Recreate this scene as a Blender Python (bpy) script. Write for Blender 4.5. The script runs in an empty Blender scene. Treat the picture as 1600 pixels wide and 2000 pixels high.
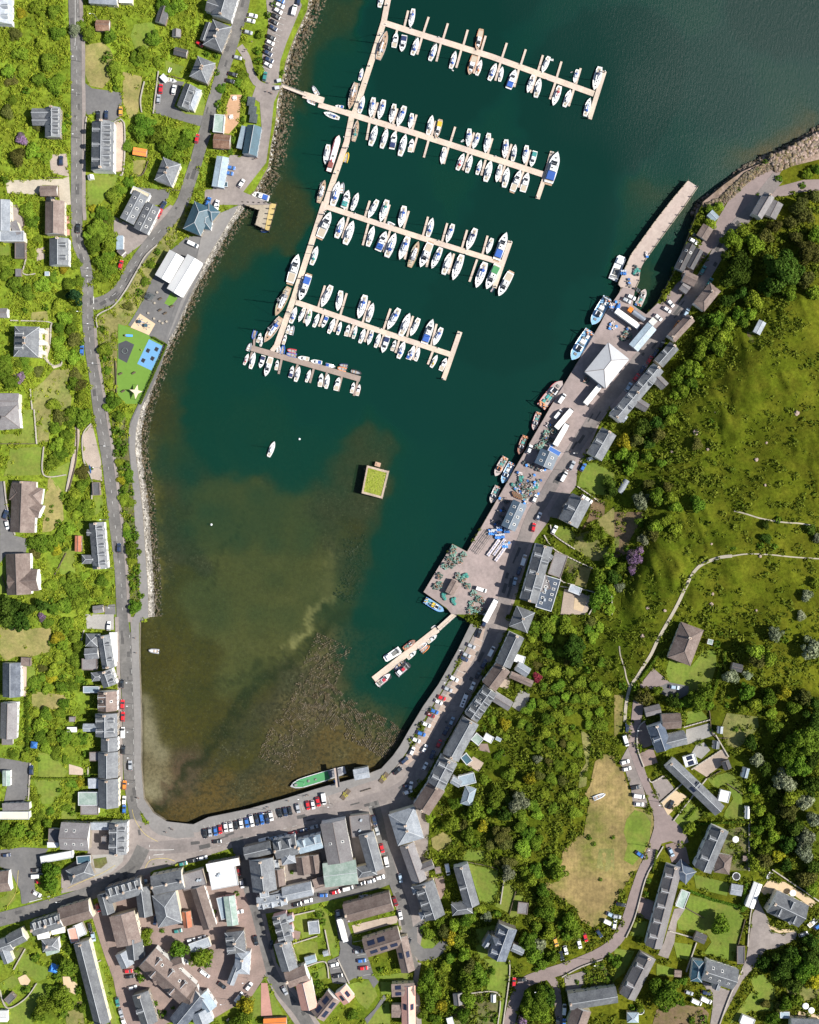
# Harbour village seen from straight above: marina, bay, quay, town and hillside.
import bpy, bmesh, math, random
import numpy as np
from mathutils import Vector, Matrix
from mathutils.geometry import delaunay_2d_cdt
random.seed(7); R = random.Random(11)
SC = bpy.context.scene
COL = SC.collection
S = 0.24                      # metres per plan unit
H = 680.0                     # flying height of the camera
# ---------------------------------------------------------------- camera, sky, sun, exposure
cd = bpy.data.cameras.new('camera'); cam = bpy.data.objects.new('camera', cd); COL.objects.link(cam)
cam.location = (0, 0, H); cam.rotation_euler = (0, 0, 0)
cd.sensor_fit = 'VERTICAL'; cd.angle = 2 * math.atan(1000 * S / H); cd.clip_start = 1; cd.clip_end = 9000
SC.camera = cam
SUN_EL = math.radians(46); SUN_AZ = math.radians(-7)      # sun stands to the right, a little below
sunv = Vector((math.cos(SUN_EL) * math.cos(SUN_AZ), math.cos(SUN_EL) * math.sin(SUN_AZ), math.sin(SUN_EL)))
w_ = bpy.data.worlds.new('World'); SC.world = w_; w_.use_nodes = True
nt = w_.node_tree; bg = nt.nodes['Background']
sky = nt.nodes.new('ShaderNodeTexSky'); sky.sky_type = 'NISHITA'; sky.sun_disc = False
sky.sun_elevation = SUN_EL; sky.sun_rotation = math.pi / 2 - SUN_AZ
nt.links.new(sky.outputs[0], bg.inputs[0]); bg.inputs[1].default_value = 0.070
sl = bpy.data.lights.new('sun', 'SUN'); sl.energy = 5.0; sl.angle = math.radians(0.53); sl.color = (1.0, 0.955, 0.88)
so = bpy.data.objects.new('sun', sl); COL.objects.link(so)
so.rotation_euler = sunv.to_track_quat('Z', 'Y').to_euler()
SC.view_settings.view_transform = 'Standard'; SC.view_settings.look = 'None'
SC.view_settings.exposure = 0.68; SC.view_settings.gamma = 1.0; SC.view_settings.use_curve_mapping = False
SC.render.engine = 'CYCLES'
SC.cycles.max_bounces = 6; SC.cycles.transparent_max_bounces = 8; SC.cycles.diffuse_bounces = 2
SC.cycles.glossy_bounces = 2; SC.cycles.caustics_reflective = False; SC.cycles.caustics_refractive = False

# ---------------------------------------------------------------- survey tables
HS, CS, BS, PS, TS, WS, FGS, QS, LNS, HGS, RKS, PES = ([] for _ in range(12))
OX = OY = 0
def tl(x, y):
    global OX, OY
    OX, OY = x, y
def _q(x, y): return (OX + float(x) / 4, OY + float(y) / 4)
def _pts(s):
    v = s.split(); return [_q(v[i], v[i + 1]) for i in range(0, len(v) - 1, 2)]
def h(label, wings, z=5.0, d='', ch=1, n='house'):
    ws = []
    for w in wings.split(';'):
        v = w.split()
        if float(v[4]) <= 0: continue
        ws.append((*_q(v[0], v[1]), *_q(v[2], v[3]), float(v[4]) / 4, v[5], v[6]))
    HS.append((label, ws, z, d, ch, n))
def c(s):
    for e in s.split(';'):
        v = e.split(); CS.append((*_q(v[0], v[1]), float(v[2]), v[3]))
def b(s):
    for e in s.split(';'):
        v = e.split(); BS.append((*_q(v[0], v[1]), *_q(v[2], v[3]), v[4], v[5]))
def p(kind, s): PS.append((kind, _pts(s)))
def t(s):
    for e in s.split(';'):
        v = e.split(); TS.append((*_q(v[0], v[1]), float(v[2]) / 4, v[3]))
def w(width, s, label, n='walkway'): WS.append((width / 4, _pts(s), label, n))
def fg(s, row):
    for e in s.split(';'): FGS.append((_pts(e), row))
def q(kind, s):
    for e in s.split(';'):
        v = e.split()
        if len(v) >= 2: QS.append((kind, *_q(v[0], v[1])))
def ln(kind, width, s, label): LNS.append((kind, width / 4, _pts(s), label))
def hg(s, width): HGS.append((_pts(s), width / 4))
def rk(s):
    for e in s.split(';'):
        v = e.split(); RKS.append((*_q(v[0], v[1]), float(v[2]) / 4))
def pe(s):
    for e in s.split(';'):
        v = e.split(); PES.append((*_q(v[0], v[1]), float(v[2])))
# ---------------------------------------------------------------- terrain height and plan-to-world
_TC = np.array([
 (-60,-60,17),(-60,300,17),(-60,700,16),(-60,1100,16),(-60,1500,12),(60,0,15),(60,300,15),(60,600,14),(60,900,13),(60,1200,12),(60,1450,9),(40,1650,5),(40,1900,6),
 (150,0,12.5),(150,200,12),(150,400,10),(172,560,7.5),(178,680,6),(200,800,4.5),(222,1000,3.6),(240,1200,3.2),(250,1400,3),(262,1560,3),(130,1000,8),(120,1350,6),
 (250,60,11),(270,250,9),(330,120,8.5),(390,80,6.5),(430,140,5.2),(470,60,4.2),(540,60,3.2),(520,200,3.1),(500,330,3),(420,350,3.4),(370,330,5),(300,400,6.5),(240,480,6.5),(340,450,4.6),(290,520,5),(230,580,5.6),
 (360,530,3),(300,650,3),(260,780,3),(265,900,3),(280,1100,3),(420,1620,3),(600,1570,3),(760,1520,3),(860,1380,2.9),(960,1220,2.9),(860,1130,2.8),(1000,1000,2.8),(1120,800,2.8),(1190,680,2.8),(1240,580,2.8),(1300,600,3),(1400,460,4),(1500,350,3.6),(1620,250,3),(1560,292,2.6),(1450,345,2.8),(1600,330,4.5),
 (280,1660,3),(200,1750,3.4),(400,1800,3.6),(600,1750,3.4),(780,1700,3.8),(300,1950,4.5),(550,1950,4),(750,1900,4.5),(820,1780,5),
 (1010,1140,3.3),(900,1400,3.4),(830,1560,3.8),(1080,1010,4.4),(1170,850,4.2),(1270,720,4),(1350,600,6),
 (1000,1300,7),(950,1480,8),(900,1650,7),(1040,1600,12),(1120,1420,14),(1130,1200,12),(1180,1000,11),(1260,850,13),(1340,720,13),(1420,600,13),(1500,480,11),(1560,420,9),
 (1400,850,22),(1350,1000,21),(1500,750,24),(1580,600,20),(1600,950,29),(1480,1050,28),(1380,1180,24),(1560,1250,30),(1300,1300,20),(1240,1400,17),(1330,1450,19),(1480,1420,25),(1620,1450,30),
 (1200,1600,15),(1320,1640,17),(1480,1650,22),(1600,1700,24),(1230,1780,14),(1350,1850,14.5),(1500,1850,18),(1120,1880,10.5),(1000,1950,8),(950,1820,8.5),(1250,1980,12),(1450,2000,14),(1620,2000,18),(1060,1750,12),
 (900,2020,6),(700,2020,4.6),(100,2020,7)], float)
def Tz(px, py, sg=78.0):
    px = np.asarray(px, float); py = np.asarray(py, float); shp = px.shape
    X = np.clip(px.ravel(), -60, 1660); Y = np.clip(py.ravel(), -60, 2060)
    out = np.empty(X.shape)
    for i in range(0, len(X), 20000):
        d2 = (X[i:i+20000, None] - _TC[:, 0]) ** 2 + (Y[i:i+20000, None] - _TC[:, 1]) ** 2
        k = np.exp(-d2 / (2 * sg * sg) * 1.5) + 1e-12
        out[i:i+20000] = (k * _TC[:, 2]).sum(1) / k.sum(1)
    return out.reshape(shp)
def T1(px, py): return float(Tz(np.array([px]), np.array([py]))[0])
def W3(px, py, dz=0.0, z=None):
    """plan point to world point standing DZ above the ground (or at height z)"""
    zz = (T1(px, py) if z is None else z) + dz
    k = 1 - zz / H
    return Vector(((px - 800) * S * k, (1000 - py) * S * k, zz))
def WN(P, dz=0.0, z=None):
    P = np.asarray(P, float)
    zz = (Tz(P[:, 0], P[:, 1]) if z is None else np.full(len(P), float(z))) + dz
    k = 1 - zz / H
    return np.stack([(P[:, 0] - 800) * S * k, (1000 - P[:, 1]) * S * k, zz], 1)

# ---------------------------------------------------------------- materials
MATS = {}
def mat(name, col, rough=0.8, var=0.18, scale=1.0, bump=0.0, metal=0.0, objvar=0.0, col2=None, scale2=0.12, fac2=0.0, wave=0.0, wscale=1.0, spec=0.3, axis='X', coord='Object', attr=None):
    """principled surface with two sizes of mottling, optional ribs along one axis and a per-object shift"""
    if name in MATS: return MATS[name]
    m = bpy.data.materials.new(name); m.use_nodes = True; n = m.node_tree.nodes; l = m.node_tree.links
    bs = n['Principled BSDF']; bs.inputs['Roughness'].default_value = rough; bs.inputs['Metallic'].default_value = metal
    bs.inputs['Specular IOR Level'].default_value = spec
    tc = n.new('ShaderNodeTexCoord')
    if attr:
        at = n.new('ShaderNodeAttribute'); at.attribute_name = attr; cur = at.outputs['Color']
    else:
        rgb = n.new('ShaderNodeRGB'); rgb.outputs[0].default_value = (*col, 1); cur = rgb.outputs[0]
    if fac2 > 0 and col2:
        nz = n.new('ShaderNodeTexNoise'); nz.inputs['Scale'].default_value = scale2; nz.inputs['Detail'].default_value = 6; nz.inputs['Roughness'].default_value = 0.65
        l.new(tc.outputs[coord], nz.inputs['Vector'])
        rp = n.new('ShaderNodeMapRange'); rp.inputs[1].default_value = 0.42; rp.inputs[2].default_value = 0.64; rp.inputs[4].default_value = fac2
        l.new(nz.outputs['Fac'], rp.inputs[0])
        mx = n.new('ShaderNodeMix'); mx.data_type = 'RGBA'; l.new(rp.outputs[0], mx.inputs[0]); l.new(cur, mx.inputs[6]); mx.inputs[7].default_value = (*col2, 1)
        cur = mx.outputs[2]
    val = None
    def addv(sock, lo, hi):
        nonlocal val
        mr = n.new('ShaderNodeMapRange'); mr.inputs[1].default_value = 0.25; mr.inputs[2].default_value = 0.75
        mr.inputs[3].default_value = lo; mr.inputs[4].default_value = hi; l.new(sock, mr.inputs[0])
        if val is None: val = mr.outputs[0]
        else:
            mm = n.new('ShaderNodeMath'); mm.operation = 'MULTIPLY'; l.new(val, mm.inputs[0]); l.new(mr.outputs[0], mm.inputs[1]); val = mm.outputs[0]
    if var > 0:
        nz = n.new('ShaderNodeTexNoise'); nz.inputs['Scale'].default_value = scale; nz.inputs['Detail'].default_value = 7; nz.inputs['Roughness'].default_value = 0.7
        l.new(tc.outputs[coord], nz.inputs['Vector']); addv(nz.outputs['Fac'], 1 - var, 1 + var)
        nb = n.new('ShaderNodeTexNoise'); nb.inputs['Scale'].default_value = scale * 0.13; nb.inputs['Detail'].default_value = 3
        l.new(tc.outputs[coord], nb.inputs['Vector']); addv(nb.outputs['Fac'], 1 - var * 0.7, 1 + var * 0.7)
        if bump > 0:
            bp = n.new('ShaderNodeBump'); bp.inputs['Strength'].default_value = bump; bp.inputs['Distance'].default_value = 0.3
            l.new(nz.outputs['Fac'], bp.inputs['Height']); l.new(bp.outputs[0], bs.inputs['Normal'])
    if wave > 0:
        wv = n.new('ShaderNodeTexWave'); wv.wave_type = 'BANDS'; wv.bands_direction = axis; wv.inputs['Scale'].default_value = wscale; wv.inputs['Distortion'].default_value = 0.4
        l.new(tc.outputs[coord], wv.inputs['Vector']); addv(wv.outputs['Fac'], 1 - wave, 1 + wave)
    if objvar > 0:
        oi = n.new('ShaderNodeObjectInfo'); addv(oi.outputs['Random'], 1 - objvar, 1 + objvar)
    if val is not None:
        vm = n.new('ShaderNodeVectorMath'); vm.operation = 'SCALE'; l.new(cur, vm.inputs[0]); l.new(val, vm.inputs['Scale']); cur = vm.outputs[0]
    l.new(cur, bs.inputs['Base Color'])
    MATS[name] = m; return m
def leafmat(name, col, col2):
    m = bpy.data.materials.new(name); m.use_nodes = True; n = m.node_tree.nodes; l = m.node_tree.links
    n.remove(n['Principled BSDF']); out = n['Material Output']
    at = n.new('ShaderNodeAttribute'); at.attribute_name = 'var'
    oi = n.new('ShaderNodeObjectInfo')
    mx = n.new('ShaderNodeMix'); mx.data_type = 'RGBA'; mx.inputs[6].default_value = (*col, 1); mx.inputs[7].default_value = (*col2, 1); l.new(at.outputs['Fac'], mx.inputs[0])
    mr = n.new('ShaderNodeMapRange'); mr.inputs[3].default_value = 0.72; mr.inputs[4].default_value = 1.3; l.new(oi.outputs['Random'], mr.inputs[0])
    hs = n.new('ShaderNodeHueSaturation'); l.new(mx.outputs[2], hs.inputs['Color']); l.new(mr.outputs[0], hs.inputs['Value'])
    mh = n.new('ShaderNodeMapRange'); mh.inputs[3].default_value = 0.478; mh.inputs[4].default_value = 0.515
    mo = n.new('ShaderNodeMath'); mo.operation = 'FRACT'; mu = n.new('ShaderNodeMath'); mu.operation = 'MULTIPLY'; mu.inputs[1].default_value = 7.31
    l.new(oi.outputs['Random'], mu.inputs[0]); l.new(mu.outputs[0], mo.inputs[0]); l.new(mo.outputs[0], mh.inputs[0]); l.new(mh.outputs[0], hs.inputs['Hue'])
    df = n.new('ShaderNodeBsdfDiffuse'); tr = n.new('ShaderNodeBsdfTranslucent'); ms = n.new('ShaderNodeMixShader'); ms.inputs[0].default_value = 0.28
    l.new(hs.outputs[0], df.inputs[0]); l.new(hs.outputs[0], tr.inputs[0]); l.new(df.outputs[0], ms.inputs[1]); l.new(tr.outputs[0], ms.inputs[2]); l.new(ms.outputs[0], out.inputs['Surface'])
    MATS[name] = m; return m

M = MATS
mat('white_wall', (.74, .73, .70), .85, .08, 1.2, objvar=.06)
mat('cream_wall', (.66, .60, .46), .85, .08, 1.2, objvar=.06)
mat('stone_masonry', (.30, .26, .21), .9, .35, 1.6, .4, col2=(.16, .14, .12), scale2=.8, fac2=.6)
mat('pink_wall', (.62, .42, .42), .85, .08, 1.2)
mat('glass_pane', (.03, .04, .05), .08, 0, spec=.8)
mat('chimney_brick', (.42, .36, .30), .9, .2, 3, objvar=.2)
mat('clay_pot', (.45, .22, .12), .8, .15, 3)
mat('lead_ridge', (.44, .46, .48), .6, .15, 1.5)
mat('dark_ridge', (.16, .13, .12), .8, .15, 1.5)
mat('door_paint', (.12, .08, .06), .5, .1, objvar=.5)
ROOFC = {}
def roofm(k, name, col, ridge, wave=.10, ws=1.6, axis='X', rough=.7, var=.28, col2=None, fac2=.0, objvar=.16):
    ROOFC[k] = (mat(name, col, rough, var, 1.4, .15, wave=wave, wscale=ws, axis=axis, objvar=objvar, col2=col2, scale2=.35, fac2=fac2), M[ridge])
roofm('s', 'slate_roof', (.115, .122, .135), 'lead_ridge', .07, 2.2, 'Y', col2=(.17, .18, .185), fac2=.5)
roofm('l', 'pale_slate_roof', (.235, .26, .295), 'lead_ridge', .06, 2.2, 'Y', col2=(.31, .33, .355), fac2=.5)
roofm('g', 'grey_tile_roof', (.165, .155, .16), 'dark_ridge', .08, 2.2, 'Y', col2=(.16, .16, .16), fac2=.5)
roofm('b', 'brown_tile_roof', (.15, .112, .098), 'dark_ridge', .08, 2.2, 'Y', col2=(.20, .165, .145), fac2=.5)
roofm('n', 'blue_slate_roof', (.085, .10, .13), 'lead_ridge', .06, 2.2, 'Y', col2=(.17, .19, .22), fac2=.5)
roofm('N', 'navy_roof', (.055, .075, .11), 'lead_ridge', .06, 1.4, 'X', col2=(.10, .12, .15), fac2=.4)
roofm('t', 'teal_metal_roof', (.040, .085, .115), 'lead_ridge', .10, 1.0, 'X', .45)
roofm('T', 'steel_blue_roof', (.055, .082, .115), 'lead_ridge', .10, 1.0, 'X', .45)
roofm('p', 'pale_blue_roof', (.24, .30, .35), 'lead_ridge', .06, 1.0, 'X', .5)
roofm('m', 'market_roof', (.40, .41, .43), 'dark_ridge', .05, .8, 'X', .5, .08)
roofm('w', 'white_roof', (.62, .62, .61), 'lead_ridge', .03, .6, 'X', .5, .08, objvar=.04)
roofm('y', 'cream_flat_roof', (.62, .54, .40), 'lead_ridge', .0, 1, 'X', .8, .1)
roofm('r', 'rust_brown_roof', (.20, .11, .075), 'dark_ridge', .12, 1.2, 'X', .85, .3, (.30, .20, .14), .6)
roofm('R', 'rust_red_roof', (.36, .13, .07), 'dark_ridge', .10, 1.2, 'X', .85, .3, (.25, .12, .09), .5)
roofm('o', 'orange_roof', (.72, .22, .05), 'dark_ridge', .12, 1.0, 'X', .7, .12, objvar=.03)
roofm('c', 'coral_roof', (.55, .30, .24), 'lead_ridge', .06, 1.2, 'Y', .8, .15)
roofm('v', 'verdigris_roof', (.20, .27, .235), 'lead_ridge', .12, .8, 'X', .7, .15, (.36, .40, .38), .5)
roofm('B', 'blue_metal_roof', (.06, .16, .46), 'dark_ridge', .12, .8, 'X', .5, .1)
roofm('f', 'felt_roof', (.085, .085, .09), 'dark_ridge', 0, 1, 'X', .9, .3)

# ---------------------------------------------------------------- mesh builder
class MB:
    def __init__(s): s.v = []; s.f = []; s.m = []
    def quad(s, P, mi=0):
        i = len(s.v); s.v += [tuple(x) for x in P]; s.f.append(tuple(range(i, i + len(P)))); s.m.append(mi)
    def hexa(s, bot, top, mi=0, cap=True, mtop=None):
        n = len(bot); i = len(s.v); s.v += [tuple(x) for x in bot] + [tuple(x) for x in top]
        for k in range(n): s.f.append((i + k, i + (k + 1) % n, i + n + (k + 1) % n, i + n + k)); s.m.append(mi)
        s.f.append(tuple(range(i + n, i + 2 * n))); s.m.append(mi if mtop is None else mtop)
        if cap: s.f.append(tuple(range(i + n - 1, i - 1, -1))); s.m.append(mi)
    def box(s, x, y, z, sx, sy, sz, a=0.0, mi=0, taper=1.0, mtop=None):
        """z is the base"""
        ca, sa = math.cos(a), math.sin(a)
        def pt(u, w, zz): return (x + u * ca - w * sa, y + u * sa + w * ca, zz)
        hx, hy = sx / 2, sy / 2; B = [(-hx, -hy), (hx, -hy), (hx, hy), (-hx, hy)]
        s.hexa([pt(u, w, z) for u, w in B], [pt(u * taper, w * taper, z + sz) for u, w in B], mi, True, mtop)
    def tube(s, P, r, n=6, mi=0, r2=None):
        P = [Vector(q) for q in P]; rings = []
        for k, q in enumerate(P):
            d = (P[min(k + 1, len(P) - 1)] - P[max(k - 1, 0)]).normalized()
            a = d.orthogonal().normalized(); bb = d.cross(a); rr = r if r2 is None else r + (r2 - r) * k / (len(P) - 1)
            rings.append([q + a * rr * math.cos(2 * math.pi * j / n) + bb * rr * math.sin(2 * math.pi * j / n) for j in range(n)])
        s.loft(rings, mi)
    def loft(s, rings, mi=0, caps=True, closed=True):
        n = len(rings[0]); i = len(s.v)
        for r in rings: s.v += [tuple(x) for x in r]
        for k in range(len(rings) - 1):
            for j in range(n if closed else n - 1):
                s.f.append((i + k * n + j, i + k * n + (j + 1) % n, i + (k + 1) * n + (j + 1) % n, i + (k + 1) * n + j)); s.m.append(mi)
        if caps and closed:
            s.f.append(tuple(range(i + n - 1, i - 1, -1))); s.m.append(mi)
            e = i + (len(rings) - 1) * n; s.f.append(tuple(range(e, e + n))); s.m.append(mi)
    def ball(s, x, y, z, rx, ry, rz, mi=0, n=8, m=5):
        rings = []
        for k in range(m + 1):
            a = -math.pi / 2 + math.pi * k / m; cr = max(math.cos(a), .02)
            rings.append([(x + rx * cr * math.cos(2 * math.pi * j / n), y + ry * cr * math.sin(2 * math.pi * j / n), z + rz * math.sin(a)) for j in range(n)])
        s.loft(rings, mi)
    def mesh(s, name, mats, smooth=False):
        me = bpy.data.meshes.new(name); me.from_pydata(s.v, [], s.f)
        for m in mats: me.materials.append(m)
        if len(mats) > 1: me.polygons.foreach_set('material_index', s.m)
        if smooth: me.polygons.foreach_set('use_smooth', [True] * len(s.f))
        me.update(); return me
def npmesh(name, V, F, mats, attrs=None, mi=None):
    """mesh from arrays: V (n,3), F (m,k) of one face size"""
    V = np.asarray(V, np.float32); F = np.asarray(F, np.int32); k = F.shape[1]
    me = bpy.data.meshes.new(name); me.vertices.add(len(V)); me.vertices.foreach_set('co', V.ravel())
    me.loops.add(F.size); me.loops.foreach_set('vertex_index', F.ravel())
    me.polygons.add(len(F)); me.polygons.foreach_set('loop_start', np.arange(0, F.size, k, dtype=np.int32)); me.polygons.foreach_set('loop_total', np.full(len(F), k, np.int32))
    if mi is not None: me.polygons.foreach_set('material_index', np.asarray(mi, np.int32))
    for m in mats: me.materials.append(m)
    for an, (ty, arr) in (attrs or {}).items():
        a = me.attributes.new(an, ty, 'POINT'); a.data.foreach_set('color' if ty == 'FLOAT_COLOR' else 'value', np.asarray(arr, np.float32).ravel())
    me.update(calc_edges=True); return me
def link(name, data, parent=None, loc=(0, 0, 0), rz=0.0, sc=None):
    o = bpy.data.objects.new(name, data); COL.objects.link(o); o.location = loc; o.rotation_euler = (0, 0, rz)
    if sc is not None: o.scale = sc
    if parent is not None: o.parent = parent
    return o
def thing(name, label, cat, loc=(0, 0, 0), rz=0.0, sc=None, group=None, data=None):
    o = link(name, data, None, loc, rz, sc); o['label'] = label; o['category'] = cat
    if group: o['group'] = group
    return o
def struct(name, me, kind='structure', label=None):
    o = link(name, me); o['kind'] = kind; o['label'] = label or name.replace('_', ' ')
    return o
MC = {}
def cached(key, fn):
    if key not in MC: MC[key] = fn()
    return MC[key]
# ---------------------------------------------------------------- deferred labels: what it looks like + where it is + its place among its like
PEND = []
def later(o, desc, where, px, py, group=None): PEND.append((o, desc, where, px, py)); o.__setitem__('group', group) if group else None
ORD = 'first second third fourth fifth sixth seventh eighth ninth tenth eleventh twelfth thirteenth fourteenth fifteenth sixteenth seventeenth eighteenth nineteenth twentieth'.split()
TENS = {2: 'twenty', 3: 'thirty', 4: 'forty', 5: 'fifty'}
def ordw(i):
    if i < 20: return ORD[i]
    n_ = i + 1; tt, u = divmod(n_, 10)
    return TENS[tt][:-1] + 'ieth' if u == 0 else TENS[tt] + '-' + ORD[u - 1]
def settle_labels():
    from collections import defaultdict
    g = defaultdict(list)
    for e in PEND: g[(e[1], e[2])].append(e)
    for (desc, where), L in g.items():
        xs = [e[3] for e in L]; ys = [e[4] for e in L]
        horiz = (max(xs) - min(xs)) > (max(ys) - min(ys))
        L.sort(key=lambda e: e[3] if horiz else e[4])
        for i, e in enumerate(L):
            if len(L) == 1: e[0]['label'] = f'{desc} {where}'
            else: e[0]['label'] = f"{ordw(i)} {desc} from the {'left' if horiz else 'top'} {where}"
ZONES = [(s.split(' ', 2)) for s in '''70 60 in scrub near the pale three-dormered cottage
60 200 above the lone dormered house
60 320 below the lone dormered house
250 30 around the rust-brown shed
240 130 on the dry bank by the hill road
330 60 by the boarded shed and lawn
310 190 near the red car's tarmac yard
290 260 in the thicket above the orange shed
400 170 among the harbour lane villas
450 40 beside the harbour lane top
525 60 in the shoreside car park
455 160 by the decking and footbridge road
450 300 around the teal boat shed
270 340 by the orange shed villa
300 410 around the skylit depot
230 400 on the strip above the depot
200 460 in the bank left of the depot
210 540 in the road junction triangle
60 430 around the big pale hall
120 480 beside the brown workshop houses
60 560 on the slope below the pale hall
130 590 in the belt left of the junction
400 430 near the visitor centre
350 560 around the white tents
270 640 by the play park slope
215 700 between shore road and play park
60 650 around the red-doored villa
140 680 below the dark green cypress
50 760 above the grey villa
150 780 in the hollow near the chalet
230 800 at the head of the planted strip
225 860 in the upper promenade planting
250 940 in the middle promenade planting
258 1050 in the lower promenade planting
268 1170 at the foot of the promenade planting
120 860 behind the kayak lay-by
90 920 around the brown sprawling bungalow
150 980 above the slate pair
60 1080 between the two brown bungalows
140 1160 below the slate pair
50 1190 in the dark conifers by the dry lawn
120 1260 behind the glazed hotel
90 1340 behind the two-skylight house
100 1430 in the gardens behind the shore terrace
60 1520 around the gravel yard
130 1580 by the mint annexe
244 1330 on the upper bay road
252 1500 on the lower bay road
40 1640 on the slope above the builder yard
100 1700 in the builder yard
290 1690 at the main junction
250 1640 outside the corner inn
60 1830 behind the fork street shops
110 1900 around the blue gazebo lawn
190 1830 along the brick lane
280 1760 between shop block and slate block
250 1900 by the care home
360 1860 on the care home lane
440 1650 along the waterfront parking
560 1590 on the waterfront by the green ship
620 1625 outside the main street shops
480 1730 on the side lane by the bank
580 1760 on the back lane
600 1850 behind the pink patio house
560 1930 on the curving street
690 1870 in the flats' car park
650 1960 around the kite-shaped lawn
750 1640 on the cinema side street
790 1740 at the back lane corner
780 1900 by the stepped flats
480 1940 at the church path foot
850 1560 behind the brown corner shop
880 1640 behind the corner hotel
830 1800 beside the bay-towered villa
880 1740 around the L-shaped hall
930 1820 by the church
900 1900 in the overgrown garden
950 1960 in the allotment corner
1060 1850 below the hay field
1100 1700 in the hay field scrub
1000 1640 on the wooded bank above the hotel
980 1540 at the foot of the terrace gardens
1000 1420 behind the awning terrace
1080 1300 on the wooded bank behind the terrace
1060 1220 in the wood by the elbow house
1150 1450 on the bushy slope below the path
1160 1560 around the mown clearing
840 1440 in the waterside bays
900 1330 in the upper waterside bays
870 1400 on the shaded quay street
1000 1190 by the hotel foot
960 1180 on the lower quay
1000 1080 on the hotel forecourt
1050 1000 by the steel-blue shed
1100 900 by the teal quay shed
1110 840 by the white lorries
1200 700 around the market hall
1240 600 by the tanker on the quay
1280 680 on the street behind the market hall
1330 600 by the upper quay cottages
1380 520 by the black sheds
1400 420 on the bushy quay end
1480 480 in the big trees by the shore road
1560 420 beside the purple-grey house
1560 560 above the big dark trees
1400 640 beside the ruined hill shed
1350 700 on the bank behind the white-gabled terrace
1300 800 in the shade above the long slate house
1250 900 above the quay villa
1200 980 around the quay villa garden
1180 1080 beside the hotel gardens
1260 1080 on the heath above the path
1400 900 on the rocky hill
1500 1050 near the upper hill path
1540 1180 on the open hill meadow
1480 1280 above the striped-lawn bungalow
1330 1280 by the striped-lawn bungalow
1260 1370 at the top of the pink lane
1330 1440 around the brown-winged house
1400 1350 below the clipped hedge
1560 1400 in the dark upper wood
1500 1480 in the great wood
1480 1580 beside the solar cottage row
1560 1660 in the lower wood
1330 1560 in front of the solar cottage row
1430 1660 behind the turning-bay house
1250 1640 on the lane bend
1280 1760 by the rooflight cottage row
1400 1790 on the long lawns
1500 1730 around the four-gabled villa
1540 1880 in the wood below the four-gabled villa
1380 1930 by the teal-winged house
1290 1930 around the shaded grey house
1200 1930 beside the brick terrace row
1140 1850 along the lower pink lane
1080 1950 on the oval green island
1500 1980 by the cut-off chalets'''.split('\n')]
ZN = [(float(a), float(b_), ph) for a, b_, ph in ZONES]
def zone(px, py): return min(ZN, key=lambda z_: (z_[0] - px) ** 2 + (z_[1] - py) ** 2)[2]
# ---------------------------------------------------------------- survey data
# read off the ground plan in tiles: tl(ox,oy) sets the tile, numbers are quarter plan units
tl(0,0)
h('pale slate cottage with three dormers at the wooded roadside corner','0 -60 0 190 190 g l',4,'R3',0)
h('white-walled slate house with a glazed lean-to at the head of the hill road','700 -45 920 -30 140 g l;930 -10 1035 -5 60 l w',4,'',1)
h('small rust-brown iron-roofed shed in bushes beside the hill road','750 197 858 200 85 g r',2.4,'',0,'shed')
h('weathered grey boarded shed beside a long mown lawn','1290 55 1250 182 85 g f',2.4,'',0,'shed')
h('little square grey shed behind the harbourside gardens','1380 228 1378 290 66 g g',2.2,'',0,'shed')
h('low felt-roofed garden shed behind a hedge near a red car','1362 395 1462 420 62 g f',2.2,'',0,'shed')
h('hip-roofed slate villa with a dark shaded lawn to its west','1615 465 1550 625 150 h s',5,'',2)
h('slate house with twin gablets above a tarmac yard with a red car','1492 668 1428 842 100 g s;1545 692 1482 855 70 h l',4.5,'R2',0)
h('long slate terrace with many dormers right beside the hill road','805 950 798 1332 172 g s',6,'L3R6',2)
h('dormered slate house standing alone in hillside scrub','412 838 412 1072 118 g s;250 885 412 885 78 g s;255 945 412 945 70 g s',5,'R4',1)
h('hip-roofed grey villa right of the orange shed','1345 1255 1275 1432 148 h s',5,'',2)
h('long shed with a bright orange roof in a garden','1040 1178 1146 1195 58 k o',2.6,'',0,'shed')
h('brown-roofed garage at the end of a pale gravel lane','315 1490 450 1490 82 g b',2.8,'',0,'garage')
h('flat cream-topped annexe above the skylit depot','1030 1482 1165 1542 62 f y',4,'',0,'annexe')
h('small glasshouse on the lawn under the dormered terrace','705 1365 712 1400 45 g w',2,'',0,'glasshouse')
c('480 1258 90 N;770 905 90 k;833 900 88 N;1258 697 85 R;1360 705 80 w;1240 778 86 S;1560 345 -35 R;1540 1085 80 R;395 1555 0 k;945 872 88 y')
b('1385 640 1300 620 m w;1318 570 1335 530 d w')
h('white box caravan parked beside a trailered boat','1262 588 1300 628 44 f w',2.2,'',0,'caravan')
p('tar','668 650 720 690 830 705 950 725 955 830 950 900 890 945 745 945 745 880 680 900 655 800')
p('tar','1240 610 1440 640 1360 830 1450 890 1600 905 1600 960 1560 985 1460 955 1280 905 1205 880 1215 760')
p('grav','385 1210 520 1200 540 1380 400 1350')
p('pale','40 1410 480 1398 540 1380 555 1600 470 1600 460 1450 330 1445 300 1520 60 1510')
p('dry','670 350 800 330 860 380 900 480 860 620 800 690 700 670 660 560')
p('lawn','1050 190 1200 170 1220 260 1160 380 1060 390 1020 280')
p('lawn','1290 470 1440 520 1400 590 1300 560')
p('lawn','680 1370 930 1365 900 1450 780 1600 685 1600')
p('dry','960 560 1110 600 1080 880 1010 930 960 800')
p('pat','890 950 965 950 970 1340 890 1345')
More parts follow.
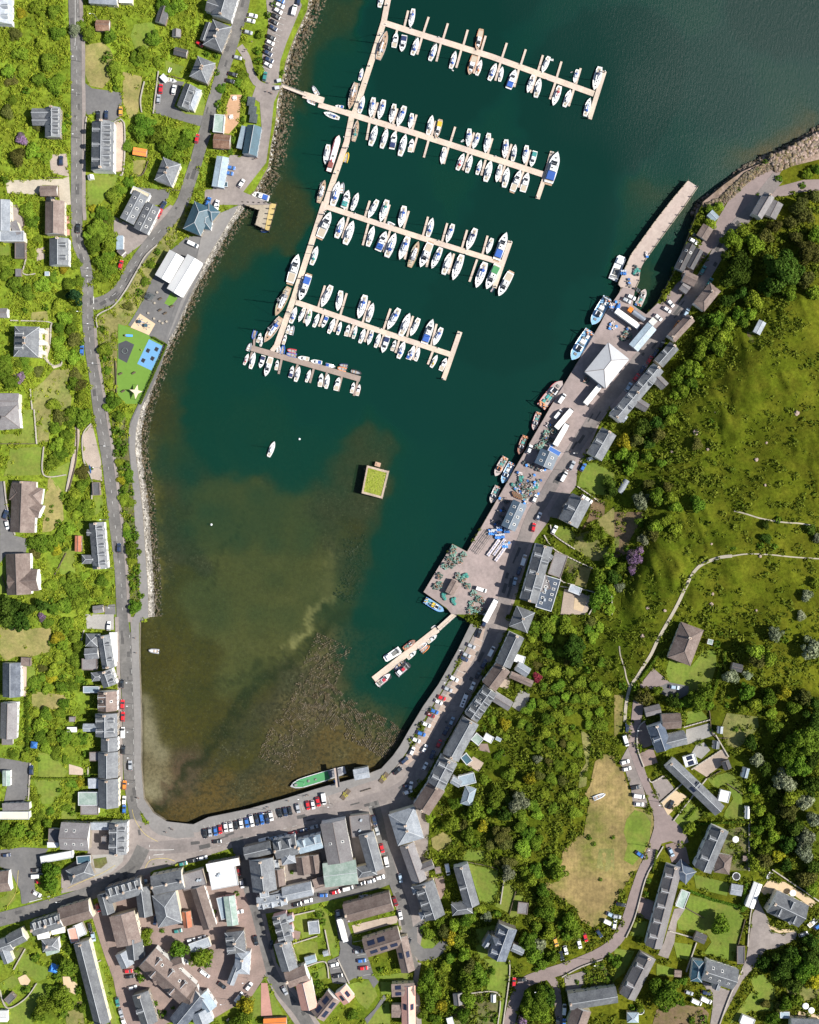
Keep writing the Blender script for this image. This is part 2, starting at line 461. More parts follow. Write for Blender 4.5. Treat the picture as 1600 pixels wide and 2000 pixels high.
p('dry','1040 1250 1140 1250 1110 1370 1030 1365')
p('tar','1070 1460 1330 1490 1300 1600 1180 1600')
p('lawn','1440 820 1600 700 1600 900 1500 920 1380 890 1360 840')
t('590 235 60 p;700 260 70 d;860 280 65 d;640 200 40 d;1300 40 90 d;1390 60 70 l;1200 300 60 d;1120 430 70 l;1060 440 50 d;1240 480 50 l')
t('845 435 38 c;810 470 30 o;900 540 70 d;930 620 55 l;905 690 30 d;1130 980 100 d;1080 1040 70 d;1230 1060 80 d;1330 1060 85 l;1420 1120 80 d;1300 1160 70 d;1470 1050 60 l;1390 1210 60 l')
t('210 715 35 c;100 790 50 d;120 270 50 o;530 900 28 c;535 960 28 c;440 740 35 d;170 1090 55 v;40 1400 35 v;300 980 40 o;60 880 60 o;140 1230 80 o;260 1180 60 l;360 1230 50 l;480 1000 45 l')
t('1090 470 45 l;1000 1150 50 d;1000 1300 45 l;1010 1420 50 d;950 1480 45 l;880 1530 60 d;800 1120 12 s;170 110 45 y;240 180 40 l;300 60 60 l;420 90 60 d;450 250 60 d;330 330 60 l;160 430 60 l;60 560 60 l;380 480 70 d;480 620 50 l;300 620 60 d;180 560 50 l;420 640 60 l;90 640 50 o')
tl(400,0)
h('large dark slate house with a cross gable on the harbour lane','190 -70 128 140 165 g s;20 30 150 75 110 g s',5.5,'',2)
h('hip-roofed slate villa with a red patio on the harbour lane','137 180 58 378 158 h s;40 180 -10 320 60 g s',5,'',2)
h('teal metal boat shed by the sea wall','390 985 350 1210 115 g t;310 985 268 1160 44 l p',4.5,'',0,'boat_shed')
h('brown rusting iron-roofed store between lane and boat shed','70 1100 200 1108 112 g r',3.5,'',0,'store')
h('flat pale green kiosk roof with a white stripe beside the decking','118 895 104 1035 82 f v',3,'',0,'kiosk')
h('long pale blue-roofed harbour office','142 1225 102 1462 96 k p',4.5,'',0,'harbour_office')
h('small grey slipway hut with a teal corner','140 1440 180 1440 40 f t',2.2,'',0,'hut')
c('585 45 -25 w;572 88 -30 w;556 130 -28 k;543 175 -28 k;535 220 -30 N;517 295 -25 k;511 335 -25 w;497 375 -25 k;495 418 -30 N;503 470 -25 N;492 507 -28 w;590 5 -25 B;735 10 80 N')
c('375 125 -12 w;358 165 -12 w;340 255 -14 S;257 452 -14 S;218 583 -15 k;197 635 -12 k;470 600 80 t;205 1312 -10 B;190 1355 -10 B;30 1580 75 B;92 1600 72 w;288 1435 58 w')
c('700 82 76 V')
p('pave','480 0 740 0 760 40 640 330 590 480 575 650 500 660 470 640 450 440 500 200')
p('pave','410 640 600 670 540 800 520 1000 480 1270 300 1500 400 1540 520 1600 0 1600 0 1480 60 1480 200 1210 320 1215 445 1000 430 800 370 760')
p('deck','200 740 290 740 265 960 190 1045 140 1040 150 900')
p('rock','500 1290 560 1050 570 700 590 690 640 640 600 500 660 270 800 60 830 0 870 0 700 330 650 640 600 900 590 1150 490 1360 380 1500 290 1500')
t('290 590 45 d;300 660 48 l;260 640 40 d;240 1100 48 d;200 1180 36 s;605 570 22 l;430 560 40 l;420 480 36 o;410 400 34 d;440 270 40 l;500 120 32 l;540 40 30 l;130 690 40 s;110 820 36 d;310 780 34 s;300 940 30 s;70 1030 30 d;90 440 25 d;15 420 30 l;95 570 26 l;60 540 26 l')
pe('505 650 10;490 718 10;520 725 10;535 735 10;395 1245 10;412 1240 10;330 390 10;315 405 10;370 330 10')
q('bin','583 635;567 692')
q('tables','235 768;208 915')
q('cage','365 800;375 870;382 930')
b('1392 -70 1365 62 s w;1425 250 1355 470 k w;1500 258 1478 375 m w;1537 410 1562 278 m n;1235 535 1210 632 s b;1130 860 1185 652 k w;1245 750 1208 888 s b;1295 922 1322 765 s b;1360 938 1402 783 s b;1450 967 1485 815 s k;1505 992 1565 832 s b')
b('1345 982 1295 1142 s g;1428 1008 1382 1162 s w;1488 1032 1462 1168 m n;1572 1052 1525 1222 s g;1197 942 1163 1108 k t;1052 1063 970 1345 P r;942 1288 968 1132 s w;1120 1190 1097 1270 d y;942 1410 890 1588 G g;1050 1420 1000 1612 s b;1080 1425 1068 1512 d g;1125 1490 1085 1625 m t;1200 1508 1150 1645 s w')
b('840 672 885 748 d g;795 785 866 808 d w;1020 830 1086 838 m b;930 882 1052 928 s b;363 1512 503 1555 m b;1207 645 1207 670 d k')
w(44,'1440 -40 1400 170 1320 430 1180 860 1148 920 1110 1110 1000 1430 930 1640','main pontoon walkway running the length of the marina')
w(22,'600 675 800 752','narrow footbridge from the shore to the marina landing','gangway')
w(52,'770 742 930 792','tan landing stage with mooring lines at the end of the footbridge','landing_stage')
w(42,'890 820 1180 905','pontoon ramp with a blue end joining landing and walkway')
tl(800,0)
w(46,'-215 175 0 245 640 445 1440 735','first marina pontoon from the top of the harbour')
w(36,'1522 558 1405 932','end float of the top marina pontoon')
fg('150 135 108 262;300 185 262 308;455 235 420 358;595 282 558 408;760 338 720 462;908 388 868 512;1042 433 1003 558;1187 483 1148 612;1337 535 1300 658;100 285 60 428;245 340 210 482;405 392 365 532;545 440 503 577;710 495 670 632;855 540 818 682;990 595 948 727;1140 645 1096 777;1285 695 1243 832;-10 85 -45 230;-95 235 -130 340',0)
b('5 220 32 72 s b;68 298 22 435 s b;212 345 158 478 s b;362 403 322 540 s b;525 400 560 238 M o;465 590 512 438 m o;562 470 525 592 s o;678 498 622 632 s b;727 523 703 640 s w;828 550 772 697 m b;920 730 968 590 s n;1020 613 985 765 s w;1120 830 1175 675 s r;1258 703 1208 838 s w;1035 572 1090 445 s w;1285 652 1312 545 s b;1440 710 1488 525 s n;1410 768 1370 912 s b;1095 466 1125 470 d w;330 545 345 555 d w;1255 570 1275 560 d k')
w(46,'-500 880 -360 925 0 1030 1060 1370','second marina pontoon from the top of the harbour')
w(34,'1115 1185 1070 1345 1000 1555','end float of the second marina pontoon')
fg('-248 803 -285 930;-95 850 -130 970;55 898 20 1020;205 948 170 1075;357 993 320 1112;505 1038 468 1162;648 1083 610 1207;797 1128 758 1252;945 1173 906 1302;-88 965 -125 1100;-312 960 -335 1095;60 1070 25 1190;-180 995 -215 1135;150 1095 112 1232;305 1150 268 1282;460 1200 416 1332;595 1250 560 1372;745 1295 706 1422;890 1340 853 1467',1)
b('0 1010 22 888 s b;180 903 145 1057 s g;205 1087 242 943 M y;24 1088 3 1190 m w;455 1152 470 1008 s b;495 1167 542 1043 s b;590 1200 622 1043 s w;740 1242 757 1092 s b;828 1130 805 1262 s n;895 1282 917 1138 s b;948 1307 982 1183 m t;1155 1195 1085 1432 M b')
b('250 1287 276 1153 s w;425 1200 373 1332 s r;487 1213 448 1352 s w;560 1250 527 1367 s b;637 1258 593 1422 s w;678 1428 714 1288 s g;770 1310 738 1467 s w;867 1333 803 1497 M w;925 1353 883 1502 m w;400 1110 425 1095 d w')
tl(1200,200)
h('purple-grey slate house on a terrace above the shore road','1212 722 1112 890 92 g g;1275 775 1215 895 100 k g',6,'',1)
h('small square grey-blue shed among bushes at the top of the quay','745 860 800 915 62 k p',2.6,'',0,'shed')
h('brown-grey square workshop roof by the shore road','735 970 680 1060 92 k b',3,'',0,'workshop')
h('long black-roofed shed with skylights at the water edge','605 1110 505 1310 78 g f',3.2,'',0,'boat_shed')
h('narrow black-roofed store beside the skylit shed','668 1150 590 1295 62 g f',3,'',0,'store')
h('brown gabled cottage with a white gable end below the shore road','545 1355 640 1400 90 g b',4,'',0)
h('small lilac-roofed bothy behind a white arch','525 1430 580 1470 70 g g',3,'',0,'bothy')
h('brown hip-roofed house in tree shade under the wood','790 1440 660 1600 110 h b',5,'',1)
c('615 1085 -30 w;690 1312 60 t;742 1408 60 t;437 1570 -48 w;640 1050 -30 k')
p('grav2','1290 440 1310 520 1260 640 1190 680 1080 760 920 960 760 1150 620 1320 480 1600 340 1600 500 1400 600 1190 760 990 880 790 1000 620 1120 520')
p('grav2','1620 600 1480 605 1290 655 1190 690 1165 720 1230 740 1340 730 1460 700 1620 690')
p('rockb','1620 210 1560 250 1480 310 1330 390 1280 440 1330 500 1420 490 1620 440')
p('rockb','1260 430 1170 465 1000 540 860 640 690 780 690 820 760 810 890 780 960 660 1130 520')
p('quaypier','577 610 652 660 545 815 400 1012 236 1240 205 1300 195 1390 100 1600 -10 1600 55 1450 30 1420 130 1190 322 925 450 760')
t('930 1300 150 D;1300 1320 165 D;920 1080 95 l;1080 1120 75 l;1010 1010 60 l;1250 970 65 o;1380 930 55 o;1440 820 90 o;1550 740 65 o;1490 900 70 o;1510 1180 105 o;1560 1040 70 l;1280 600 34 l;1510 560 42 l;1580 530 50 d;740 840 40 l;820 820 48 l;760 940 48 l;700 1050 24 d;460 1300 18 d;1420 1060 60 o;1180 1060 60 o;1500 1380 80 o;1190 1450 60 D;1380 1480 60 l;1000 1500 60 D;1100 1540 70 l;880 1540 60 D;1560 1480 60 l;1180 470 26 s;1110 520 20 s;970 680 22 s;510 1380 22 l;1120 720 16 s;1470 650 30 s')
b('60 1205 -15 1390 W w;238 1462 188 1592 F w;45 1275 60 1250 d w')
tl(0,400)
h('skylit slate depot wing nearer the lane with the cream annexe','1105 -90 990 128 118 k s',5,'',0,'depot')
h('skylit slate depot wing nearer the parked red cars','1200 0 1098 205 118 k s',5,'',0,'depot')
h('big pale blue-grey flat-roofed hall cut by the left edge','15 -40 15 205 130 k l;0 245 188 245 82 f l;100 130 140 235 60 l g',5,'',0,'hall')
h('long brown corrugated-roofed workshop beside the hill road','430 -30 428 230 150 g b',5,'',1,'workshop')
h('slate house with a flat grey dormer close to the hill road','462 262 462 474 150 g s',5,'R2',1)
h('low dark felt-roofed summer house with a white mark above a terrace','158 295 158 420 80 f f',3,'',0,'summer_house')
h('grey lean-to shed below the hillside terrace','143 500 143 560 44 l g',2.2,'',0,'shed')
h('tiny pale grey shed on its own in hillside grass','350 538 386 538 34 f p',2,'',0,'shed')
h('white-fronted hip-roofed villa with a red door on the hillside','212 950 205 1188 195 h s;255 985 345 985 40 g w;250 1075 348 1075 40 g w;250 1150 335 1150 40 g w',5.5,'L2',2)
h('small grey cottage with a white rounded end','-40 845 60 845 74 g g',3.5,'',0)
h('grey-green chalet with a round white skylight','-60 1535 150 1535 125 k g',4,'',0)
h('odd slatted silver shed with cream rafters in a bank of trees','938 240 935 350 52 l p;930 345 965 380 50 f f',3,'',0,'shed')
h('white ridge tent nearer the hill lane','1383 383 1268 580 132 k w',4,'',0,'marquee')
h('white ridge tent nearer the sea wall','1525 420 1363 688 138 k w',4,'',0,'marquee')
h('teal-roofed visitor centre with pale roof deck','1590 0 1500 215 150 h t;1600 20 1690 95 100 h t',5,'',0,'visitor_centre')
c('945 470 75 R;613 185 88 k;1243 72 70 R;1260 40 70 R;642 1138 88 B;1275 10 60 N')
c('1510 310 -25 V')
p('turf','925 930 1020 960 1165 1020 1190 1040 1300 1090 1100 1555 985 1555 905 1470 918 1230')
p('plaza','1330 360 1460 250 1600 240 1600 460 1360 990 1300 1085 1190 1035 1000 940 1040 880 1110 760 1180 600')
p('sand','1095 850 1215 930 1165 1018 1020 958')
p('rubber','985 1060 1050 1092 992 1235 925 1200 925 1085')
p('bluepad','1165 1050 1275 1105 1185 1295 1073 1242')
p('turf','1335 685 1390 730 1335 795 1285 770')
p('pave','890 90 950 120 1050 170 1150 220 1250 60 1330 0 1380 20 1280 180 1050 350 960 420 890 250')
p('pave2','495 88 545 88 545 238 490 238')
p('pave','70 0 130 0 190 130 190 285 140 285 70 100')
p('grav','280 340 350 330 350 420 290 440')
p('pale','355 965 400 960 395 1100 370 1200 420 1260 490 1230 480 1260 420 1280 350 1200')
p('dryrough','420 1290 540 1280 570 1330 520 1400 560 1510 550 1600 260 1600 260 1440 340 1380')
p('dry','250 840 370 830 380 900 240 905')
p('lawn','0 320 75 310 75 400 0 400')
p('scrubby','1420 0 1500 0 1420 220 1340 330 1200 560 1100 770 990 940 920 950 915 1230 905 1470 830 1450 800 1200 770 1000 770 880 870 820 960 740 1080 520 1200 330 1300 180')
q('tent_poles','')
q('climber','1095 915;1145 945')
q('trampoline','1155 1138;1222 1128;1118 1215;1190 1200')
q('bench','945 1322;1048 1316;1255 737;1253 825;1293 850;1345 795;965 1458')
q('rounder','978 1142')
q('shade','1075 1465')
q('drum','1230 685;1210 768;1160 847;1205 890;1247 910;1272 925;1303 913')
q('pavilion','1180 720')
q('slide','1015 1023')
q('planter','1425 800;1407 830;1392 855;1368 915;1352 960;1328 1017')
q('swing','1105 1135')
t('760 200 95 d;740 300 90 d;700 240 60 l;840 250 80 d;860 330 75 l;820 160 50 o;800 430 75 l;850 500 60 l;790 570 50 l;840 400 60 d;590 715 78 C;470 780 60 l;500 880 70 l;440 830 40 l;560 870 50 d;470 960 60 d;560 960 60 d;450 1080 60 l;580 1060 62 o;600 1140 40 d;570 1200 70 l;470 1160 60 l;640 1080 30 l;620 600 50 l;600 470 40 l')
t('822 1130 60 d;800 970 28 o;890 1545 65 d;850 1580 50 l;620 1400 60 o;580 1400 55 d;640 1500 55 l;600 1320 45 o;420 1560 60 l;40 1290 70 d;80 1380 70 d;150 1350 50 v;210 1290 50 l;300 1300 45 o;200 1220 50 d;60 1220 50 l;140 1250 40 d;840 1300 40 d;860 1400 42 l;830 1200 36 d;870 1490 34 l;230 40 60 l;190 60 40 l;250 130 55 d;240 220 60 l;290 260 40 d;130 340 20 s;400 420 30 d;500 500 45 y;260 370 40 l;120 620 60 d;220 680 55 d;330 640 60 l;420 560 45 d;30 440 60 d;60 540 50 l;540 620 55 d;200 830 30 y;355 805 30 y;740 80 40 l;800 60 70 d;850 120 50 d;720 30 40 y;1180 470 40 s;1140 600 40 s;1090 690 34 s;1000 800 40 o;1230 370 30 s;530 300 20 d;535 420 20 d')
hg('1195 1035 1305 1095 1100 1555',10)
tl(400,400)
w(44,'938 -20 700 720 560 1110','lower main walkway joining the third pontoon to the old pontoon')
p('quaypier','300 -20 560 -10 500 205 395 155 425 42 310 0')
p('sandpier','510 -10 560 -10 500 205 470 190')
b('500 205 440 200 d b;735 392 668 612 M w;555 872 662 645 K g;468 1077 598 882 K b;985 62 900 258 M w;882 325 835 472 s t;745 752 815 553 M b')
c('90 40 75 V;15 5 75 B')
h('slate visitor centre annexe with cream deck by the promenade','20 60 0 190 100 h t',4,'',0,'annexe')
w(42,'950 15 1600 230 2340 462','third marina pontoon from the top of the harbour')
w(36,'2388 285 2262 650','end float of the third marina pontoon')
fg('1130 -60 1100 80;1290 -30 1253 92;1445 0 1403 142;1595 50 1553 187;1745 95 1705 242;1895 145 1855 287;2050 198 2008 342;2210 243 2168 392;1125 98 1075 262;1280 148 1235 317;1448 203 1400 372;1602 258 1563 427;1772 318 1733 487;1948 383 1903 542;2128 428 2068 602',2)
w(42,'712 762 1600 1065 1940 1177','fourth marina pontoon from the top of the harbour')
w(38,'1995 992 1865 1367','end float of the fourth marina pontoon')
fg('940 632 888 802;1110 692 1060 862;1290 752 1233 922;1452 812 1398 972;1628 870 1580 1032;1812 932 1768 1102;812 808 775 922;927 858 893 952;1042 893 1010 992;1167 933 1130 1032;1282 973 1250 1072;1402 1013 1365 1112;1522 1053 1490 1157;1662 1098 1628 1212;1782 1148 1743 1247',3)
w(44,'365 1120 700 1215 1215 1362','old brown wooden pontoon nearest the head of the bay')
fg('372 1150 352 1222;602 1208 578 1322;727 1248 700 1342;852 1283 822 1392;957 1308 930 1422;1072 1343 1043 1457;1197 1373 1165 1492;392 1000 385 1112',4)
w(36,'560 1100 525 1145','short link float joining walkway and old pontoon')
b('1015 -50 1000 12 m w;1090 42 1112 -60 s g;1148 52 1195 -75 s w;1278 107 1352 -35 s w;1373 137 1428 -35 s t;1525 182 1562 12 s b;1425 135 1480 168 d w;1087 98 1030 262 s b;1162 128 1098 312 s w;1322 168 1275 327 s w;1418 212 1353 362 m b;1492 222 1422 412 s b;1523 432 1590 252 s b;1672 288 1600 490 K g')
b('1685 492 1765 302 M w;1773 502 1848 337 s b;1922 373 1865 547 s w;1938 592 2012 393 s w;2120 652 2193 453 s b;2200 662 2288 472 M v;2295 717 2392 532 M w;1782 103 1743 252 s b;1888 302 1942 153 s b;2048 357 2118 188 s n;2203 387 2247 263 s w;2357 222 2278 432 M b;2262 640 2235 680 d n')
b('913 802 992 633 s w;1038 832 1067 673 s w;1203 892 1257 708 s b;1318 768 1273 917 s w;1428 977 1520 812 s b;1603 848 1530 1027 s w;1608 1027 1675 888 s w;1783 898 1715 1087 M b;1788 1102 1853 962 s b')
b('718 798 672 927 s b;735 917 782 808 s w;797 952 828 822 s v;893 850 852 957 s w;918 962 958 872 m b;1018 888 968 1007 s w;1067 913 1038 1017 s b;1130 938 1103 1027 m w;1188 943 1160 1047 s t;1252 968 1212 1082 s w;1275 1097 1312 983 s b;1372 1003 1333 1117 s w;1388 1157 1432 1028 m n;1492 1058 1463 1142 m w;1562 1068 1513 1202 s b;1615 1130 1583 1207 m b;1638 1098 1600 1212 s b;1677 1113 1648 1222 s w;1818 1173 1768 1272 s y;1888 1198 1843 1297 m w')
b('662 938 643 1007 m w;692 943 672 1017 d g;637 1013 613 1092 m r;617 1093 605 1165 d b;577 1095 577 1160 d w;640 1133 716 1150 d r;632 1162 718 1182 d b;728 1193 817 1207 m w;828 1220 917 1235 m b;1022 1267 943 1248 m b;1048 1250 1117 1262 d n;1033 1273 1107 1292 d o;1227 1320 1143 1298 d k;373 1052 397 983 d b;440 1002 413 1077 m w;452 1032 437 1107 s w;362 1078 335 1143 d g;343 1163 308 1252 s r;393 1153 358 1282 s w;433 1277 462 1178 m n;475 1342 520 1192 M w;572 1213 558 1292 m w;692 1260 668 1352 m n;742 1263 710 1382 s g;827 1288 793 1387 s w;917 1318 900 1422 m w;967 1323 948 1437 s w;1052 1348 1023 1452 m w;1167 1388 1148 1472 m w;1212 1403 1190 1492 m r')
tl(800,400)
b('1420 943 1545 728 F b;1262 1217 1408 985 F b;1190 1380 1025 1582 F r')
h('big pale hip-roofed fish market hall on the quay','1635 1140 1450 1370 212 h m',6,'',0,'market_hall')
c('1430 1482 51 L;1190 1515 56 V;1700 900 -36 L;1764 856 -36 K')
tl(1200,600)
h('blue-grey metal quay shed beside the parked lorry','295 147 150 318 90 k p',4.5,'',0,'quay_shed')
h('cream flat-topped cabin beside the tanker lorry','285 130 320 92 50 f y',2.6,'',0,'cabin')
h('white-gabled slate terrace with paired dormers behind the market hall','345 470 10 870 105 g s;290 510 400 620 72 g g;100 690 260 790 70 g g;-10 800 90 880 60 g l',7.9,'L4R2',3)
h('dark slate house squeezed between terrace and wood','470 300 345 440 92 g s',6,'L1',1)
h('pair of shaded brown-grey cottages under the wood','600 80 445 245 84 g b',5.5,'',2)
h('small ruined shed at the top of a hillside pen','1160 110 1110 205 62 k l',2.4,'',0,'shed')
c('562 45 62 b;490 140 55 o;370 290 60 k;320 360 58 N;275 412 58 R;215 490 58 N;170 550 55 R;110 625 58 b;410 20 -35 w;340 80 -40 w')
p('earth','1050 160 1180 110 1130 220 1030 340 960 320 930 300')
p('lawn','1060 190 1120 210 1020 320 980 280')
t('800 100 80 d;900 130 70 l;750 200 70 d;850 230 70 l;700 300 70 l;800 330 70 d;660 380 60 d;740 420 60 l;560 480 70 d;640 500 60 l;500 560 60 l;600 590 60 d;540 650 55 l;480 680 50 l;420 800 60 d;440 880 55 l;330 900 70 D;230 950 70 D;350 1000 60 o;270 1060 50 D;180 1040 60 o;90 1050 60 y;60 1150 60 l;150 1190 60 l;260 1180 55 d;110 1260 50 l;370 1220 40 d;210 1510 70 p;330 1480 70 d;260 1380 50 o;440 1500 60 l;420 1400 40 o;640 1070 45 o;760 890 26 l;1000 120 60 d;1060 60 60 l;960 60 70 d;860 30 60 d;700 100 60 D;640 1540 60 d;480 1560 60 l')
rk('640 980 22;920 930 16;1110 1190 16;1430 830 22;1280 660 16;1320 550 14;1300 740 14;790 820 12;730 1110 12;1190 1060 10;1120 730 12;1450 740 16;450 1130 9;935 1010 10;700 740 10;1180 1390 10;1580 770 8;1010 960 10')
b('60 1340 60 1345 X w')
q('polytunnel','68 1400')
tl(0,800)
h('brown-roofed sprawling bungalow with cream gables above the garden','255 540 90 720 0 g b;190 560 175 960 190 g b;80 640 330 680 130 h b;170 740 320 800 110 g b',4,'',1,'bungalow')
h('pale brown hip-roofed bungalow with a blue tarpaulined end','140 1125 150 1445 190 g b;70 1345 300 1330 170 g b',4,'',0,'bungalow')
h('grey villa cut by the left edge above a mown lawn','-60 70 150 50 190 h g;20 110 110 190 0 f g',5,'',0)
h('dark flat-roofed roadside shelter below the hillside fence','750 568 755 670 58 f f',2.8,'',0,'shelter')
h('long rusty-red iron shed behind the slate pair','612 985 610 1110 50 k R',2.8,'',0,'shed')
h('pair of dormered slate houses between hedge and shore road','755 882 785 1245 118 g s;680 960 740 965 50 g s;640 1170 760 1170 70 h s',5.5,'R5',2)
h('grey lean-to garage at the edge of the walled parking court','728 1565 808 1555 60 g g',2.8,'',0,'garage')
c('58 900 -78 w;932 1080 88 N;45 820 70 N')
q('blue_kayak','705 465')
p('lawn','0 190 170 190 180 0 250 0 280 265 0 265')
p('lawn','80 300 345 290 345 510 30 520 70 380')
p('dry','380 510 480 630 500 860 400 950 330 960 350 680 370 620')
p('lawn','370 490 560 400 510 640 460 640')
p('tar','0 560 30 560 60 800 110 985 220 1010 200 1130 50 1130 0 1200')
p('grav','650 200 720 110 790 400 800 560 720 540 690 440 655 380')
p('dryrough','280 0 400 0 380 250 300 260')
p('lawn','500 1080 580 1080 590 1280 460 1290')
p('lawn','0 1220 40 1180 60 1430 0 1440')
p('bedding','870 40 980 60 1010 330 1050 700 1090 1200 1120 1560 1020 1580 990 1200 950 700 900 340')
p('lawn','735 680 800 680 810 780 740 830')
p('tar','820 1530 900 1520 905 1600 820 1600')
t('930 60 58 d;900 160 34 l;950 180 36 l;890 210 24 d;930 240 34 l;980 270 32 d;900 265 20 d;935 290 34 l;970 310 36 l;910 340 32 o;960 350 30 d;930 410 40 l;990 430 36 d;950 460 30 l;1000 510 48 d;950 560 40 y;1010 560 36 l;980 610 40 d;960 650 36 d;1030 650 30 s;975 700 46 l;1020 720 44 d;985 800 18 d;1025 860 32 p;990 920 40 l;1040 930 30 s;1000 970 40 d;1060 980 36 l;1010 1020 30 d;1060 1010 26 d;990 1050 18 d;1040 1090 58 d;1060 1130 36 l;1030 1180 40 l;1080 1220 24 d;1050 1245 24 d;1085 1270 28 l;1030 1300 36 p;1080 1320 26 l;1025 1360 24 d;1055 1390 28 l;1085 1360 22 l;1025 1420 16 d;1105 1450 30 d;1050 1540 56 d;1090 1520 26 l;1030 1490 12 s')
t('640 60 80 d;560 50 60 l;470 60 60 o;430 150 60 l;520 200 60 d;450 280 70 l;530 300 60 l;470 350 60 d;420 420 60 d;540 90 50 d;640 600 60 d;600 660 55 l;560 720 60 l;660 760 60 d;700 820 50 d;600 820 50 l;480 690 22 d;490 660 20 l;405 757 18 s;400 795 18 s;375 857 18 s;460 880 25 d;440 900 18 s;540 940 60 l;460 980 50 d;290 1060 75 d;400 1040 62 l;330 1010 40 d;280 1120 50 o;510 1090 22 y;450 1100 50 y;400 1370 55 l;490 1340 40 d;560 1320 55 d;620 1380 60 d;660 1290 40 l;550 1410 60 d;650 1450 60 d;600 1500 60 l;500 1530 65 d;420 1550 60 d;330 1530 60 D;220 1560 60 D;120 1540 60 D;60 1520 60 D;550 1480 30 v;400 1490 28 v;490 1025 22 v;640 1560 50 l;680 1530 40 d;800 1340 55 d;760 1430 55 l;840 1300 40 l;830 1430 40 l;780 1480 40 l;640 480 50 o;690 560 40 d;720 460 16 d;30 1500 30 l')
tl(800,800)
b('965 162 1010 22 F r;853 350 905 205 F R;668 520 750 372 F o;722 575 800 415 F b;635 730 690 598 F w;268 1572 120 1485 F B')
c('1160 38 52 V;1205 72 50 L;1182 195 60 L;938 312 68 w;1268 438 62 S;1355 450 60 B;1205 525 60 V;978 695 66 w;1010 835 66 w;968 920 78 R;1130 940 60 w;892 1175 72 V;855 1262 72 N;822 1345 75 b;560 1405 -18 V;632 1565 62 L;1422 380 20 w;1370 690 -35 w;1395 705 -35 w')
h('blue container-sized store end on to the ribbed quay shed','1088 300 1178 350 40 f B',2.8,'',0,'container')
h('dark teal quay shed with two pale skylight bands','1095 330 1045 445 150 k T',4.5,'',0,'quay_shed')
h('long steel-blue quay shed with yellow rooflights','865 725 770 930 118 k T',5,'',0,'quay_shed')
h('brown-grey pitched hut among the creels at the quay corner','365 1340 310 1440 70 k b',3,'',0,'hut')
h('long slate house in shadow on the lane opposite the quay','1560 170 1445 370 130 g s',6.7,'L1',1)
h('tall slate villa with a gablet and gardens opposite the quay','1345 690 1240 890 165 g s;1215 740 1260 775 50 g s',7.9,'L1',2)
h('long grey hotel block with triangular gablets facing the quay street','1055 1060 930 1500 135 g s;1060 1130 1110 1170 60 g s;1000 1370 1085 1340 120 f g',9.2,'L3R2',3,'hotel')
h('dark blue flat roof with rows of skylight strips behind the hotel','1120 1310 1045 1560 130 f N',4.5,'',0,'annexe')
h('flat brown-grey annexe behind the hotel gardens','1190 1125 1130 1300 105 f g',4,'',0,'annexe')
h('lilac flat-roofed garden room in a walled court','1250 1390 1340 1425 60 f l',2.6,'',0,'garden_room')
p('quay','1090 0 1560 0 1480 120 1390 330 1310 480 1300 600 1130 800 1080 880 990 1000 960 1060 820 1500 780 1600 330 1600 290 1550 110 1425 335 1050 450 1110')
p('lawn','1380 420 1450 410 1600 500 1600 680 1440 660 1310 600 1330 520')
p('lawn','1110 890 1250 930 1300 980 1240 1050 1130 970')
p('dryrough','1300 980 1420 940 1500 1060 1600 1080 1600 1180 1430 1180 1280 1080')
p('drylawn','1330 1220 1420 1240 1380 1390 1290 1370')
p('garden','1230 1160 1330 1200 1290 1340 1190 1310')
p('earth','1430 680 1530 720 1520 850 1440 860 1330 960 1400 840')
p('drylawn','1460 870 1600 760 1600 1000 1530 960')
p('pave','1190 640 1270 660 1170 850 1090 840 1080 820')
p('pat','1210 1400 1440 1460 1380 1600 1180 1600')
p('sand','1290 1470 1390 1470 1350 1580 1280 1560')
t('1560 560 50 D;1580 640 60 D;1440 980 70 d;1510 980 40 d;1400 1000 40 l;1480 1300 70 d;1530 1260 50 l;1500 1470 80 d;1560 1420 50 l;1450 1530 60 d;1560 1560 60 l;1540 350 50 l;1590 400 30 d;1250 1310 40 d;1210 1310 24 l;1560 1180 60 d;1590 1300 60 D;1580 1090 40 d;1320 1390 16 s;1170 1450 14 l')
ln('stone_wall',8,'1310 600 1340 620 1440 690 1480 720','low garden wall beside the quay villa')
q('nets','1010 290;1090 230;860 540;930 570;880 620;760 720;735 780;720 840;690 880')
q('creels','340 1120;310 1170;370 1170;330 1210;390 1190;280 1220;345 1090;375 1300;420 1330;500 1440;540 1480;490 1520;570 1490;470 1570;530 1560;560 1560;240 1370;210 1380;1070 190;1120 170;1060 230;1110 250;1110 130')
q('rust_bins','815 660;832 668;850 676;868 682')
q('fish_boxes','700 930;690 990;660 950;640 960;720 985;745 1060;760 945')
q('racks','565 1035')
q('green_net','270 1455;345 1495;430 1300')
q('long_crates','655 1080;700 1075;715 1120')
q('pallets','850 650;905 560;880 580;890 650;960 600;990 580;930 650;950 670;885 690;910 720;830 600')
pe('755 690 5;1250 330 5')
tl(1200,1000)
h('brown hip-roofed bungalow with striped lawns at the hillside path','610 890 505 1170 190 h b',4.2,'',1,'bungalow')
h('small dark shed behind a clipped hedge near flowering trees','920 1205 1000 1225 62 g f',2.4,'',0,'shed')
h('little pale green cabin by the purple bush','730 1010 770 1020 40 f v',2.2,'',0,'cabin')
c('468 1368 -8 b')
p('grav2','305 1220 430 1330 330 1390 210 1370 200 1350')
p('tar','360 1360 430 1330 580 1360 580 1420 490 1470 360 1420')
p('lawn','600 1205 700 1080 790 1080 800 1190 730 1420 570 1400 430 1330 400 1260 430 1150')
p('earth','0 0 230 0 220 60 130 200 90 330 0 370')
p('dryrough','0 200 60 190 30 280 0 280')
hg('860 1090 860 1180',18)
